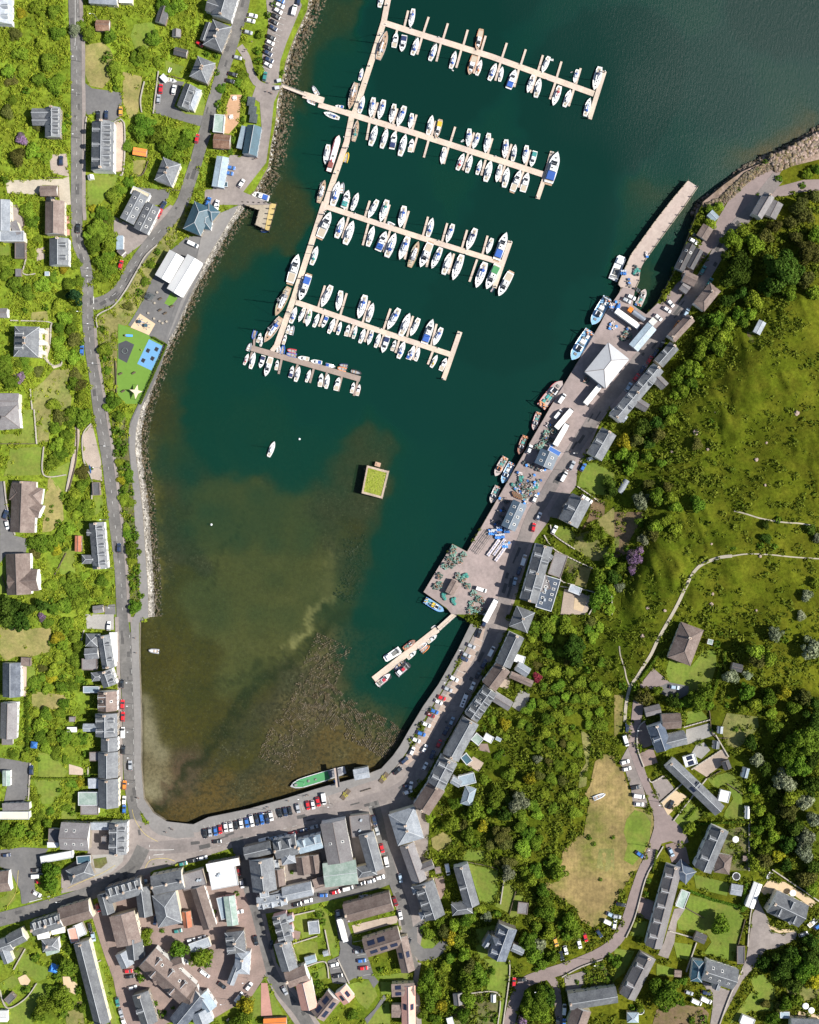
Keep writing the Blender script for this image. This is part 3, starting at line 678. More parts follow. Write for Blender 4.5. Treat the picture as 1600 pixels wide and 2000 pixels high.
hg('800 1190 830 1200 790 1360 750 1470',22)
hg('350 1100 200 1310',16)
t('1260 950 58 p;1330 1000 30 o;1110 1090 80 l;1200 1150 75 l;1130 1160 70 o;1500 650 52 p;1460 810 44 p;1540 1060 85 p;1580 550 50 l;910 1280 66 p;1040 1280 42 p;800 1030 32 v;230 220 55 p;290 170 55 o;150 360 65 v;200 300 40 v;140 450 40 v;100 290 30 v;60 440 50 d;40 580 40 p;270 620 16 v;315 635 14 v;1180 100 40 D;1180 210 40 D;1250 270 28 D;1140 260 30 d;930 280 28 d;940 460 30 d;230 1440 75 o;330 1400 40 d;650 1480 90 d;560 1500 50 d;740 1510 40 l;460 1470 60 D;70 1360 36 d;160 1360 36 d;890 1445 20 v;880 1510 22 d;540 1580 20 y;830 950 22 d;180 690 16 p;320 110 60 l;400 60 50 l;480 140 50 l;200 80 50 d;1540 130 50 D;1590 200 50 p;1280 60 30 o')
rk('260 750 14;220 970 16;640 680 14;770 640 12;760 720 14;760 250 10;1110 770 10;650 690 10;1140 345 12;395 770 12')
tl(0,1200)
h('slate roadside hotel wing with a white glazed front','810 165 850 420 100 g s;670 200 770 205 100 h s;665 310 770 300 90 g s;640 390 760 390 90 f g;880 140 885 380 50 l w',6.5,'R2',2,'hotel')
h('slate house with three gablets next to the glazed hotel','820 440 860 560 110 g s;715 490 810 480 70 h s',6.5,'R2',1)
h('dark blue-grey roofed barn of a house with white end walls','92 378 92 645 140 g n',5,'',0)
h('worn grey-brown roofed bungalow with a round patio','72 690 66 970 130 g g;15 995 100 995 50 f g;40 700 140 700 34 l w',4,'',0,'bungalow')
h('small brown garage over the dry lawn','165 368 240 372 66 f b',2.6,'',0,'garage')
h('pale blue flat sheds in line behind the hillside terrace','650 588 776 588 52 f p',2.8,'',0,'shed')
h('brown-roofed house with two square rooflights on the shore road','838 600 840 755 150 g b',6,'L2',1)
h('tall slate house with a round-ended stair wing','830 775 832 955 172 g s;650 885 790 885 62 g l',7,'L2R2',1)
h('low slate shop between the stair-wing house and a chimney','855 960 855 1068 130 g s',6,'',1)
h('mossy slate house with one heavy chimney facing the bay','845 1075 845 1275 155 g s;700 1110 770 1110 70 f g',6.5,'',1)
h('slate house with white party walls south of the mossy one','846 1285 848 1510 158 g s;690 1320 770 1320 80 l l',6.5,'',1)
h('mint green flat-topped back building behind the shore terrace','612 1440 765 1440 105 f v;630 1525 770 1525 80 f g',5,'',0,'annexe')
h('teal-roofed garage with white trim in the gravel yard','50 1220 50 1340 60 k v',2.8,'',0,'garage')
h('grey-brown house end on the wedge yard above the main street','20 1505 230 1500 60 l g;0 1570 230 1570 60 f y',4.5,'',0)
h('small grey box shed among the terraced gardens','540 820 585 820 40 f g;525 900 600 900 40 l w',2.5,'',0,'shed')
c('852 90 85 w;955 540 88 k;960 703 88 R;963 797 88 R;963 920 90 V;965 1055 86 k;1020 1180 92 S;975 1332 86 o;972 1452 86 w;972 1520 88 B;248 1215 90 N')
p('dry','0 100 250 110 400 100 390 290 250 330 120 330 40 370 0 300')
p('dry','250 600 500 630 520 660 440 740 250 740')
p('lawn','300 1080 440 1090 460 1150 530 1230 500 1275 300 1270')
p('lawn','260 1290 480 1290 470 1400 400 1480 330 1480')
p('lawn','210 400 280 410 270 540 210 570')
p('tar','0 1120 180 1150 240 1160 240 1270 215 1470 20 1520 60 1330 0 1220')
p('paveg','670 0 890 0 890 120 680 110')
p('pat','540 1170 650 1200 650 1255 540 1250')
p('pat','160 400 210 410 205 640 160 640')
p('lawn','480 1500 600 1500 600 1600 480 1600')
t('60 40 85 D;150 60 80 D;240 30 50 d;370 60 45 d;330 20 40 v;450 180 60 y;520 80 60 l;600 60 50 l;480 220 60 l;400 220 30 o;580 180 55 d;610 250 55 d;540 300 50 l;590 350 55 d;460 330 50 l;420 440 60 l;330 420 40 o;400 500 50 y;490 490 30 v;330 500 45 d;270 540 50 d;380 580 50 l;480 560 60 d;570 560 50 d;620 500 40 d;660 540 36 l;600 440 40 d;500 700 50 d;560 690 40 l;470 770 50 l;360 780 60 d;280 770 50 l;220 700 28 d;215 800 30 l;220 900 30 l;215 980 30 d;210 1050 28 d;320 870 60 l;320 960 60 d;400 960 55 l;500 960 60 d;590 980 50 l;360 1040 55 l;440 1080 50 d;100 1095 42 d;200 1110 50 l;520 1140 40 d;640 970 50 d;660 1090 30 l;300 1130 22 d;560 1320 50 d;630 1310 50 y;580 1370 40 l;460 1370 24 d;280 1430 40 l;400 1540 40 d;310 1570 40 d;520 1520 40 l;560 1540 36 l;680 1260 30 l;250 590 36 l')
hg('215 640 220 1060',20)
hg('250 1280 690 1280',12)
b('1158 280 1245 290 d g')
q('gazebo','275 1015')
pe('1060 185 12;1068 300 12;1075 1430 12;1085 1435 12;945 1360 12;940 1375 12')
tl(800,1200)
c('585 60 70 N;543 148 70 k;480 245 -25 S;443 315 -25 S;425 345 -28 N;345 500 -28 w;298 582 -25 S;250 650 -22 R;225 682 -25 w;192 755 -25 B;165 785 -25 r;130 858 -22 w;90 930 -22 B;50 980 -22 w;118 1048 62 w;20 1068 66 w;10 1340 80 w;640 288 62 V;580 385 62 N;535 470 65 k;490 562 66 w;425 668 68 C;330 835 68 b;283 910 62 N;230 1008 66 R;178 1095 66 N;120 1185 62 w;610 -5 30 w')
h('slate hip-roofed house at the elbow of quay street and footpath','860 0 790 60 0 g s;910 -40 850 120 150 h s',6,'',1)
h('long slate and lilac terrace house with white back extensions','840 160 730 400 125 g s;800 330 900 360 60 f w;840 400 930 460 80 g l',7.9,'',1)
h('brown and pale terrace house with a cream gable','735 410 620 565 130 g b;790 470 960 545 55 g b',7.9,'',1)
h('terrace house with rooflight row and ruby shop awnings','635 590 480 810 120 g s;660 640 790 720 80 g g',8.5,'L3R4',0)
h('long rough slate terrace house with blue-painted shopfront','480 830 320 1120 140 g s;500 950 560 1000 70 f v',8.5,'',2)
h('slate house with two gablets and a large white flat-roofed annexe','310 1135 205 1340 145 g s;440 1250 460 1330 130 f p;330 1290 400 1330 60 g l',8.5,'L2R2',1)
h('brown and lilac corner shop with white chimneys','215 1340 90 1530 150 g b',8.5,'',2,'shop')
h('small hip-roofed white cottage behind the flat-roofed annexe','480 1350 440 1490 90 h p',4,'',0)
h('white box garden room with raised beds behind the terrace','585 950 650 985 55 f w',2.6,'',0,'garden_room')
h('pale silver caravan in the long terrace garden','675 965 715 985 28 f p',2.2,'',0,'caravan')
h('teal flat-roofed store yard behind the terrace','420 1100 470 1160 60 f t',3,'',0,'store')
p('sandpave','545 125 470 290 400 400 330 540 260 680 180 830 60 1010 10 1090 -60 1160 -20 1180 80 1100 180 930 280 760 380 590 450 440 560 250 590 110')
p('paveg2','860 590 940 620 920 720 860 760 800 720')
p('pat','720 480 790 500 770 590 690 560')
p('red','530 1010 610 1010 630 1080 540 1060')
p('pat','500 1110 580 1160 540 1230 440 1170')
p('dryfield','1520 1090 1600 1110 1600 1600 1480 1600 1440 1500 1370 1400 1410 1340 1450 1150')
p('hayfield','1340 900 1420 960 1400 1150 1380 1340 1320 1360 1330 1240 1380 1160 1350 1000')
b('1530 1400 1435 1440 d w')
t('990 100 90 d;1090 80 90 d;1080 180 70 d;1150 60 60 l;1240 100 90 l;1210 60 60 d;960 180 60 l;930 110 50 d;1190 180 60 l;1280 250 90 D;1300 330 80 D;1240 360 50 o;1390 440 32 p;1420 60 50 o;1440 180 55 l;1480 100 50 l;1400 120 50 d;1500 380 50 d;1540 600 50 l;1460 560 60 l;1340 540 60 d;1250 440 50 l;1180 300 50 l;1100 300 60 d;960 320 50 l;1000 400 50 o;1000 490 45 r;940 490 36 y;1060 440 60 d;1140 460 60 l;1160 560 60 d;1060 560 50 d;960 700 60 d;920 760 50 l;1040 700 60 l;1130 680 60 d;1220 640 60 l;1300 660 60 d;1380 640 60 l;1440 680 50 d;880 850 60 d;940 880 50 d;760 960 46 l;740 860 45 y;650 830 50 l;700 920 40 d;620 760 34 l;580 890 24 y;840 480 30 d;850 560 45 d;920 580 30 d;1080 820 65 d;1160 800 60 l;1200 900 50 l;1060 930 65 l;1000 1030 60 d;1110 1000 60 d;1200 1010 50 o;1270 880 28 v;950 930 24 v;1000 1130 40 p;1090 1150 50 o;1170 1180 50 d;1260 1030 60 l;1320 1080 50 d')
t('780 1250 80 d;830 1330 50 l;700 1400 85 d;680 1470 70 d;640 1530 60 d;590 1290 40 l;860 1480 75 p;960 1490 70 d;880 1560 70 d;1000 1560 60 l;1130 1520 60 d;1050 1400 55 l;940 1280 55 y;1020 1260 55 o;1120 1280 55 l;1200 1300 50 o;1280 1200 50 l;1280 1400 60 d;1200 1430 50 l;1360 1460 50 l;1300 1540 60 l;1380 1250 40 d;350 1480 60 d;400 1450 50 l;520 1540 70 l;450 1560 50 d;160 1590 40 l;720 1080 30 y;690 1110 40 d;1400 860 50 l;1480 760 60 l;1500 880 60 l;1390 780 60 l;1240 760 55 d;780 1450 50 D;740 1560 60 D;820 1400 50 o')
pe('740 1100 0;250 1560 0;450 450 0')
tl(400,1200)
b('672 1340 1098 1210 J G;1405 350 1525 280 W w;1450 470 1350 552 W r;1480 430 1560 360 d n;1500 470 1590 390 W n')
h('small lilac-roofed ticket office with white walls on the harbour wall','1165 1255 1285 1232 84 k l',3,'',0,'ticket_office')
q('flower_bed','1400 1275;1100 1405')
q('rail_bench','1260 1370')
q('sheltered_bench','1015 1300')
q('footbridge_small','1035 1300')
c('930 1438 -82 V;885 1462 -78 R;846 1485 -80 w;806 1490 -80 R;728 1512 -78 S;668 1533 -78 k;630 1540 -78 N;588 1550 -78 k;518 1572 -78 w;482 1580 -78 k;445 1585 -78 B;404 1590 -78 k;365 1598 -78 w;1560 1140 40 N;1508 1220 40 k;1590 1335 20 N;1585 1385 22 w')
pe('790 1415 10;810 1410 10;480 1515 10;500 1505 10;655 1455 10')
tl(1200,1300)
h('grey house with brown rear wing by the curve of the lane','330 440 395 680 0 g s;350 420 345 690 0 f g;320 460 390 660 130 g N;370 440 520 430 120 g b;400 600 560 560 110 g s',5.5,'L1',1)
h('grey pitched garage at the top of the lane','240 365 360 335 75 g g',2.8,'',0,'garage')
h('long slate cottage row with solar panels and white trim','430 755 825 1135 105 g s;545 745 640 730 0 f w;545 755 640 725 85 f w',4.5,'R1',1)
h('slate house with brown hipped wing beside the turning bay','830 1270 690 1600 140 g s;790 1540 910 1560 150 h b',5.5,'L2',1)
h('pale brown shed with white half roof behind the cottage row','820 1010 900 1030 90 f w',2.6,'',0,'shed')
h('small blue-grey shed at the corner of the gravel garden','830 475 825 530 44 g l',2.3,'',0,'shed')
h('grey shed beside a dark pergola in the sunny court','800 590 795 650 50 g s',2.3,'',0,'shed')
h('pair of black sheds at the end of the patios','865 745 890 810 60 g f',2.3,'',0,'shed')
h('white-grey shed alone at the edge of the big trees','1035 800 1015 875 50 g p',2.3,'',0,'shed')
h('slim glasshouse on the lawn below the big trees','1040 1100 1038 1195 36 g w',2.2,'',0,'glasshouse')
c('98 485 88 N;88 585 -72 V;80 752 15 w;95 805 15 w;165 950 12 k;192 1018 -8 V;192 1080 -4 w;195 1472 -38 B;443 1455 -65 b;440 1085 62 k')
p('lane','130 440 150 250 230 290 220 380 200 480 175 620 190 690 230 790 290 960 360 1080 470 1210 560 1310 580 1380 530 1400 440 1370 370 1390 320 1500 280 1600 190 1600 260 1430 310 1270 310 1180 260 1030 160 790 110 650 105 520')
p('pave','105 640 180 760 210 900 270 1110 150 1100 130 960 90 830 40 760')
p('red','190 690 300 640 340 760 230 790')
p('paveb','190 480 240 440 300 620 180 660')
p('pave','290 900 390 860 470 960 350 1060')
p('sand','360 1060 470 970 570 1020 420 1170')
p('paveg','560 500 740 450 790 540 560 620')
p('sandy','610 800 850 650 890 720 860 760 720 870')
p('paveg','640 620 700 600 750 660 680 730 600 690')
p('lawn','470 1210 590 1060 700 1170 600 1230 540 1290 500 1270')
p('lawn','720 880 900 830 980 910 900 920 790 960')
p('lawn','880 930 990 910 1010 1220 850 1190 870 1130 930 1040')
p('lawn','570 360 680 350 740 420 560 460')
p('dryrough','880 370 1120 400 1130 480 1060 560 960 650 880 620 830 500')
p('dryfield','0 230 70 230 60 500 0 560')
p('dryfield','0 780 60 800 130 1000 160 1110 300 1140 310 1240 260 1420 180 1600 0 1600')
p('dryrough','120 1160 290 1150 290 1240 240 1420 90 1420')
p('garden','870 1280 1050 1250 1050 1600 900 1600 920 1490 840 1460')
p('red','400 1400 470 1380 560 1420 590 1550 450 1540')
t('1360 680 110 d;1480 580 130 d;1250 480 70 d;1120 730 62 p;1060 600 60 D;1180 800 60 D;1340 890 85 p;1440 780 110 d;1540 720 90 D;1380 1010 85 l;1350 1130 90 o;1480 1060 80 p;1130 1130 55 l;1100 970 50 l;1220 960 60 D;1540 940 80 D;1560 440 100 D;1200 1220 60 l;1120 1280 55 d;1240 1330 60 l;1180 1430 60 d;1500 1340 80 p;1480 1450 85 p;1400 1260 80 D;1350 1390 70 D;1270 1480 60 y;1560 1200 70 p;1560 1560 60 D;1340 1560 60 D;1160 1550 60 o;1100 1380 50 l;950 500 26 d;765 505 22 l;590 1280 50 l;540 395 18 y;1000 330 50 l;1100 300 60 l;1200 250 60 d;1330 210 60 y;1400 330 60 d;1030 200 60 d;1220 370 50 l;1480 250 60 o;1560 300 60 D;200 640 22 y;700 210 80 d')

hg('560 1245 800 1225 1010 1215',14)
hg('560 1200 640 1110',18)
tl(1200,1600)
h('long grey-roofed cottage row with pale rooflights on the bend','470 360 305 1000 130 g g;480 360 600 460 130 h N;520 600 510 610 0 f v;560 560 510 690 70 f v',4.5,'L5',1)
h('grey-roofed house shaded by the big garden tree','265 1065 100 1390 135 g g',5,'L2',1)
h('dark slate house with skylights and a teal-roofed wing','700 1175 950 1255 165 g s;660 1105 640 1270 90 h t;790 1330 820 1250 60 g s',5,'',1)
h('dark slate villa with four gablets on a pale terrace','1230 640 1480 760 190 g s;1270 720 1320 700 70 g s;1350 800 1390 770 70 g s;1250 680 1210 690 60 g s',5.5,'L2R1',1)
h('white-roofed lean-to shed with hot tub beside the hedge','1125 500 1055 690 70 k w',2.8,'',0,'shed')
h('big grey-blue garden shed in the corner of the play lawn','910 545 1000 560 85 k l',2.6,'',0,'shed')
h('dark square shed in the middle of the long lawns','630 910 715 945 72 k f',2.5,'',0,'shed')
h('pale blue-roofed pavilion near the trampoline garden','100 1550 190 1550 80 h p',3,'',0,'shed')
h('white-roofed caravan in the tree shade at the edge of the lane','990 1560 1090 1600 70 f w',2.6,'',0,'caravan')
h('dark shed with plant tubs beside the pale driveway','990 990 990 1130 60 f f',2.4,'',0,'shed')
h('grey cabin by the patio tables under the trees','1295 1530 1370 1530 50 f p',2.5,'',0,'cabin')
h('slate chalets cut by the picture edge beside the patio','1380 1600 1600 1610 90 g s',4,'',0)
h('brown small shed at the foot of a long garden','470 1205 525 1210 52 k b',2.2,'',0,'shed')
h('blue and grey twin huts below the brown wing','1005 305 1060 310 40 k b',2.2,'',0,'shed')
c('48 662 -12 k;15 757 -10 S;0 820 80 w;580 1352 -20 S;712 1352 -12 N;640 1425 -25 V;715 1410 -25 V;1475 895 20 S;1590 830 40 B')
b('1595 765 1515 835 m w;1190 465 1225 415 d w')
p('drive','1130 650 1200 780 1230 880 1310 900 1430 870 1420 940 1260 1010 1180 1020 1080 1170 1000 1260 900 1450 820 1600 750 1600 770 1460 770 1370 880 1380 960 1240 1030 1100 1060 900 1080 740')
p('sand','1200 480 1330 490 1480 580 1580 650 1540 690 1400 590 1300 580 1230 580 1170 590 1140 560')
p('sand','1200 820 1290 860 1400 860 1410 880 1290 890 1220 860')
p('lawn','590 590 960 680 1010 760 990 850 930 1110 700 1050 760 960 720 890 640 890 500 860 490 800 530 720 560 690')
p('lawn','620 430 900 500 880 600 640 540')
p('lawn','460 960 610 980 580 1100 490 1080')
p('pave','560 690 470 700 420 860 390 960 340 1060 420 1090 470 960 490 800')
p('red','190 600 310 640 280 790 180 750')
p('lawn','170 790 260 800 230 920 120 910')
p('lawn','1060 1240 1160 1210 1260 1330 1250 1410 1130 1420 1080 1300')
p('lawn','900 1600 1080 1330 1130 1420 1250 1420 1240 1500 1060 1500 980 1560')
p('lawn','0 1010 160 1030 80 1200 0 1260')
p('lawn','330 1130 480 1170 460 1230 330 1220')
p('pave','670 1260 930 1350 890 1390 760 1380')
p('earth','460 1440 700 1470 740 1520 720 1600 300 1600 330 1490')
p('sand','1440 1500 1600 1530 1600 1600 1430 1560')
p('dryrough','1330 1280 1600 1300 1600 1400 1480 1420 1360 1370')
p('drive','1100 590 1130 640 1130 690 1080 700')
hg('590 560 780 630 980 680',20)
hg('1030 500 1000 640',18)
hg('330 240 300 400',6)
t('400 1350 130 d;830 820 80 d;1000 690 40 d;1300 1150 110 D;1480 1150 120 d;1540 1080 100 D;1550 1240 90 y;1400 1280 80 D;1380 1090 80 D;1170 1130 60 D;1340 1440 60 d;1420 1400 55 d;1240 1560 60 d;1300 1470 50 o;1180 1440 40 o;1540 960 70 D;1080 600 16 l;1120 350 60 l;1080 300 50 d;1180 300 60 o;1540 540 60 l;1500 450 70 o;1280 250 20 v;270 480 26 l;250 580 24 d;200 1480 40 l;140 1470 30 l;530 1440 24 o;540 1260 40 d;700 1560 36 o;30 1080 30 v;20 1130 40 d;600 1570 30 l;1100 1390 20 s;40 1000 12 s')
q('trampoline_round','950 443;202 1492')
q('parasol','1485 1448;1530 1482;940 150;1385 568')
tl(0,1600)
h('big brown-grey hall behind the slate corner inn','475 130 700 140 215 g g',6,'',0,'hall')
h('slate corner inn with white dormers at the road junction','925 25 920 275 140 g s;708 55 850 55 60 l l;830 165 790 165 60 f g',6.5,'L2R3',2,'inn')
h('white mesh-roofed annexe above the builder yard','390 75 460 80 0 f w;425 75 420 180 85 f f;415 180 415 222 90 f w',4,'',0,'annexe')
h('long white lorry-shaped market stall building by the green tree','318 318 568 272 56 f w',3,'',0,'stall')
h('slate fork cottage with lilac roof side in the road junction','535 455 720 385 118 h s;600 320 710 310 60 f t;545 485 710 450 0 g l',5,'',1)
h('dark brown house at the left edge behind a grass verge','-80 500 80 480 160 g b',4,'',0)
h('grey shop block with four white dormers on the fork street','840 600 1110 520 130 g s;805 580 850 740 100 g s;1110 530 1140 760 110 g s',8,'L5',3,'shop')
h('mossy valley-roofed brown warehouse behind the shop block','950 740 1010 980 200 k b',7,'',0,'warehouse')
h('slate double gable behind the mossy warehouse','1060 925 990 1080 0 g s;1045 930 1060 1090 135 g s;950 1040 1000 1150 110 g l',5,'',0)
h('large slate block with white ridges and an orange yard','1190 520 1430 470 150 g s;1280 580 1330 830 190 h s;1420 500 1600 450 130 f g',8,'',3)
h('long brown-roofed lane building beside the orange yard','1540 530 1640 850 110 g b',5.5,'',0)
h('rusty red pitched outbuilding in the orange yard','1455 720 1470 845 68 g R',3.5,'',0,'outbuilding')
h('row of slate shops with white dormers along the fork street','250 860 480 790 110 g s;70 960 190 900 110 g s;0 1000 90 970 110 g s;20 990 70 1120 80 g l;330 890 340 950 0 f w;290 905 385 890 75 l w;400 870 505 850 70 l w',6.5,'L5',3,'shop')
h('brown gabled hall with white end beside the shop row','470 770 710 700 150 g b',6,'',0,'hall')
h('slate cottage with a mint back roof behind the shop row','330 990 460 975 95 h s;360 1050 460 1020 40 l v',4,'',1)
h('coral and white flat-roofed back building','560 850 590 960 70 f c;590 880 660 850 100 f w',4,'',0,'annexe')
h('very long grey slate row running down the lane','635 960 800 1600 125 g s',5,'',2)
h('large brown care home with pointed gablets beside the lane','1150 1080 1470 1370 200 g b;1470 1330 1520 1480 150 h b;1260 1240 1200 1260 80 g b;1350 1140 1430 1110 80 g b',6,'L2R3',0,'care_home')
h('slate house with two white dormers on the brick lane','1095 1360 1170 1600 135 g s',5.5,'L1',1)
h('slate complex cut by the picture foot below the care home','1570 1370 1380 1600 140 g n;1560 1500 1600 1600 150 g l',5.5,'',0)
h('low lilac-roofed lane garage between round trees','1485 1010 1640 955 75 f l',3,'',0,'garage')
h('white tent-roofed shed at the left edge lawn','-10 1540 60 1540 90 g w',2.6,'',0,'shed')
h('dark shed in the walled corner of the lawn','60 1380 100 1420 80 f f',2.4,'',0,'shed')
c('52 278 5 N;285 395 5 k;295 440 4 V;315 485 4 R;290 580 -28 w;1135 505 80 b;1160 620 80 k;1190 705 80 w;1215 790 80 N;705 840 -78 k;730 915 -78 b;770 690 -70 r;1005 1183 5 R;1015 1225 5 k;1037 1312 15 w;920 1425 -80 t;947 1510 -75 S;970 1585 -70 w;1390 870 10 t;1448 1105 -25 w;1590 1195 -40 w;1430 345 12 t;1510 320 12 k;1585 300 12 w;1492 943 10 w;1575 922 12 w')
q('gazebo_blue','420 1165')
p('tar','0 240 180 220 380 230 330 300 320 480 270 500 280 580 340 600 200 660 170 660 160 560 90 420 0 370')
p('lawn','0 620 50 590 70 420 110 480 125 620 60 690 0 700')
p('lawn','70 1600 80 1470 250 1360 290 1270 380 1320 370 1430 280 1540 260 1600')
p('sand','490 1230 540 1230 605 1290 590 1370 500 1330')
p('lawn','690 980 720 980 780 1060 740 1100 720 1100')
p('lawn','745 1150 780 1140 830 1250 865 1380 820 1380 770 1260')
p('lawn','830 1430 870 1430 920 1600 870 1600')
p('lawn','140 1120 200 1010 260 1120 300 1140 380 1160 370 1240 300 1270 250 1240 150 1190')
p('lawn','0 1280 100 1220 160 1270 80 1340 20 1320')
p('sand','140 1240 200 1210 240 1260 210 1310 160 1290')
p('red','1395 640 1470 640 1510 850 1440 850 1400 720')
p('lawn','1140 1180 1200 1260 1380 1370 1420 1410 1360 1430 1180 1290')
p('bed','730 310 830 295 840 340 790 385 740 380')
p('paveg','700 280 970 270 960 330 880 410 740 470 720 350')
p('island','1150 380 1180 320 1280 305 1360 310 1380 350 1240 360')
p('prom','1150 0 1500 40 1520 140 1380 150 1240 120 1180 80')
p('garden','90 1010 190 1000 140 1110 90 1060')
p('dryrough','500 1450 640 1420 660 1600 520 1600')
t('400 400 75 d;410 500 75 d;360 470 50 l;440 350 50 l;1400 1000 85 d;1560 1090 85 d;530 1140 80 d;480 1380 70 d;520 1420 70 l;350 1470 75 d;300 1530 60 d;410 1330 50 d;1120 940 60 l;1160 880 40 d;1100 1240 40 y;1080 1180 30 d;550 1010 50 d;510 920 40 l;20 60 60 d;130 100 60 l;60 160 70 d;30 30 50 l;170 60 40 l;290 60 50 l;250 120 40 d;380 30 50 l;100 170 50 l;640 1480 50 d;620 1330 40 l;200 1200 18 d;210 1330 40 o;860 1360 16 l;1340 1330 40 l;1270 1520 40 d;1350 1470 20 l;1210 1440 30 y;450 1230 40 o;580 1250 26 y;280 1080 40 o;1200 350 10 s;1300 330 10 s;1345 350 10 s;1270 870 24 y;450 1470 50 l;500 1520 40 d')
pe('1340 70 10;1355 80 10;1300 100 10;410 260 0')
tl(400,1600)
c('5 110 -84 k;42 98 -84 S;85 92 -84 B;122 78 -84 R;165 60 -82 w;205 55 -82 w;245 45 -82 k;285 32 -82 w;330 25 -80 B;370 18 -80 w;410 15 -80 N;448 5 -80 B;490 0 -80 N')
c('98 172 5 k;465 158 14 V;530 150 14 b;605 130 14 S;690 108 14 R;770 85 14 N;850 60 14 S;1325 5 -75 N;1345 85 -72 S;1385 225 -75 R;1420 330 -78 V;1530 458 -80 b;268 405 -82 r;290 500 -78 w;265 720 8 w;400 945 -78 k;345 1305 52 w;270 1385 52 V;135 1295 -38 k;10 1210 -35 w;625 1335 -62 S;925 592 0 B;1020 567 12 R;1120 537 14 V;1220 500 14 k;1295 482 14 S;1368 452 14 w;805 635 12 w;722 662 12 k;1240 603 5 S;1045 742 -80 S;1080 860 -75 L;1200 1030 4 S;1225 1102 5 B;1240 1160 5 R;1010 1135 12 w;1040 1220 10 k;1488 640 -70 r;1528 745 -78 w;1590 960 70 k;200 1585 -55 k;518 980 80 k')
h('white-roofed bank block with shade along the main street','10 450 290 390 0 f w;15 380 270 330 60 l w;40 470 250 430 170 f w',7,'',0,'bank')
h('green glazed-roof pink house on the side lane','190 600 220 830 90 k v;120 610 160 780 60 f p',5,'',0)
h('slate block with long pale roofs at the corner of the main street','440 310 470 560 190 g s;310 270 520 220 100 g s;430 580 500 570 70 f l',8,'',3)
h('brown lean-to hall enclosed in the backlands court','570 390 585 520 100 g b;500 360 580 350 70 f l',5,'',0,'hall')
h('turreted slate shop with white roof edge on the main street','545 240 720 200 150 g s;640 240 660 350 110 h l',8,'L2',2,'shop')
h('blue-roofed shop with two white dormers on the main street','730 220 915 170 110 g p;730 150 890 110 0 g s',8,'L2',1,'shop')
h('brown roofed pair of stores in the court behind the shops','760 290 780 430 110 g b;850 280 870 420 90 g b',5,'',0,'store')
h('great brown-grey cinema roof with a glazed skylight','1000 20 1060 340 200 k g;985 50 1020 120 0 f v',9,'',0,'cinema')
h('wide corrugated grey warehouse on the back lane','930 440 1190 410 190 k v',6,'',0,'warehouse')
h('ribbed slate hall with a hipped end beside the street','1260 110 1340 400 125 g s;1190 420 1340 390 90 h s;1140 60 1300 40 170 f g',7,'',1,'hall')
h('slate row of pale roofs along the back lane with parked cars','410 660 640 620 95 g l;450 630 600 580 60 l s;610 590 840 540 110 g l',5.5,'R3',2)
h('open brick court shed with bikes at the end of the pale row','850 510 940 480 80 f b',2.8,'',0,'shed')
h('slate street house with white chimneys and pink patio','580 750 640 960 115 g s;640 790 690 770 50 g l;620 870 690 850 60 g l',6.5,'L3R2',2)
h('dark slate street house with white garden wall','600 960 665 1175 130 g s',6.5,'',1)
h('brown and salmon house by the curve of the street','640 1260 800 1200 130 g b;770 1270 820 1480 130 g c',6,'',1)
h('brown terrace with sunny patios facing the back lane','1095 740 1460 640 150 g b',5.5,'',1)
h('L-shaped brown flats with solar panels','1250 1010 1530 920 150 g b;1530 920 1590 1190 110 g b',5.5,'',0,'flats')
h('brown flats with solar panels by the kite-shaped lawn','1010 1380 880 1540 130 g b;1060 1330 1130 1420 110 g c',5,'',0,'flats')
h('stepped brown flats at the picture foot with dark panels','1460 1340 1640 1330 100 k b;1550 1300 1560 1620 0 g c;1590 1300 1595 1620 110 g c;1460 1500 1640 1500 100 k b',5.5,'',0,'flats')
h('dark slate hip house with white gables at the lane fork','160 900 330 880 0 h s;230 880 250 1050 150 h s',6.5,'L2',1)
h('wedge-shaped slate house ending in a sharp point','300 1030 290 1210 120 h l;270 1110 200 1290 60 g l',6,'',1)
h('grey house cut by the left foot of the street','-30 1370 50 1490 110 g p',5,'',0)
h('grey flat-roofed shed beside the green garden','810 850 895 840 100 f l',2.6,'',0,'shed')
h('pale grey garden shed in the lower garden','785 1110 870 1085 60 k p',2.4,'',0,'shed')
h('little grey shed by the long verge','925 1055 965 1045 40 k l',2.2,'',0,'shed')
h('orange-roofed kiosk at the foot of the church path','460 1590 640 1580 60 g o',3,'',0,'kiosk')
p('tar','1010 720 1080 700 1150 920 1150 980 1240 1000 1290 1120 1320 1220 1360 1270 1320 1320 1280 1250 1170 1240 1080 1290 1000 1280 960 1110 1050 1070 1060 1010')
p('lawn','860 700 900 690 960 740 1040 1010 1050 1060 1000 1080 960 980 930 850')
p('lawn','1120 1290 1250 1260 1310 1250 1350 1380 1270 1490 1200 1430')
p('lawn','650 760 790 720 830 920 760 930 750 880 690 830')
p('lawn','690 980 810 950 880 960 890 1070 720 1050')
p('lawn','840 1190 940 1150 960 1240 880 1260')
p('lawn','360 1380 440 1290 440 1530 360 1560')
p('lawn','490 1280 560 1420 630 1560 530 1530')
p('redpath','440 1280 490 1280 530 1540 440 1540')
p('lawn','1370 1270 1600 1280 1600 1290 1460 1300 1460 1370 1380 1370')
p('lawn','1250 1600 1330 1490 1440 1420 1450 1600')
p('lawn','1340 1230 1600 1190 1600 1270 1400 1250')
p('tar','1250 1560 1330 1480 1400 1370 1420 1400 1340 1500 1270 1600')
p('red','640 850 750 880 740 940 690 950')
p('pat','1150 830 1400 770 1520 750 1500 810 1170 900')
p('pat','260 880 360 870 370 990 320 1000')
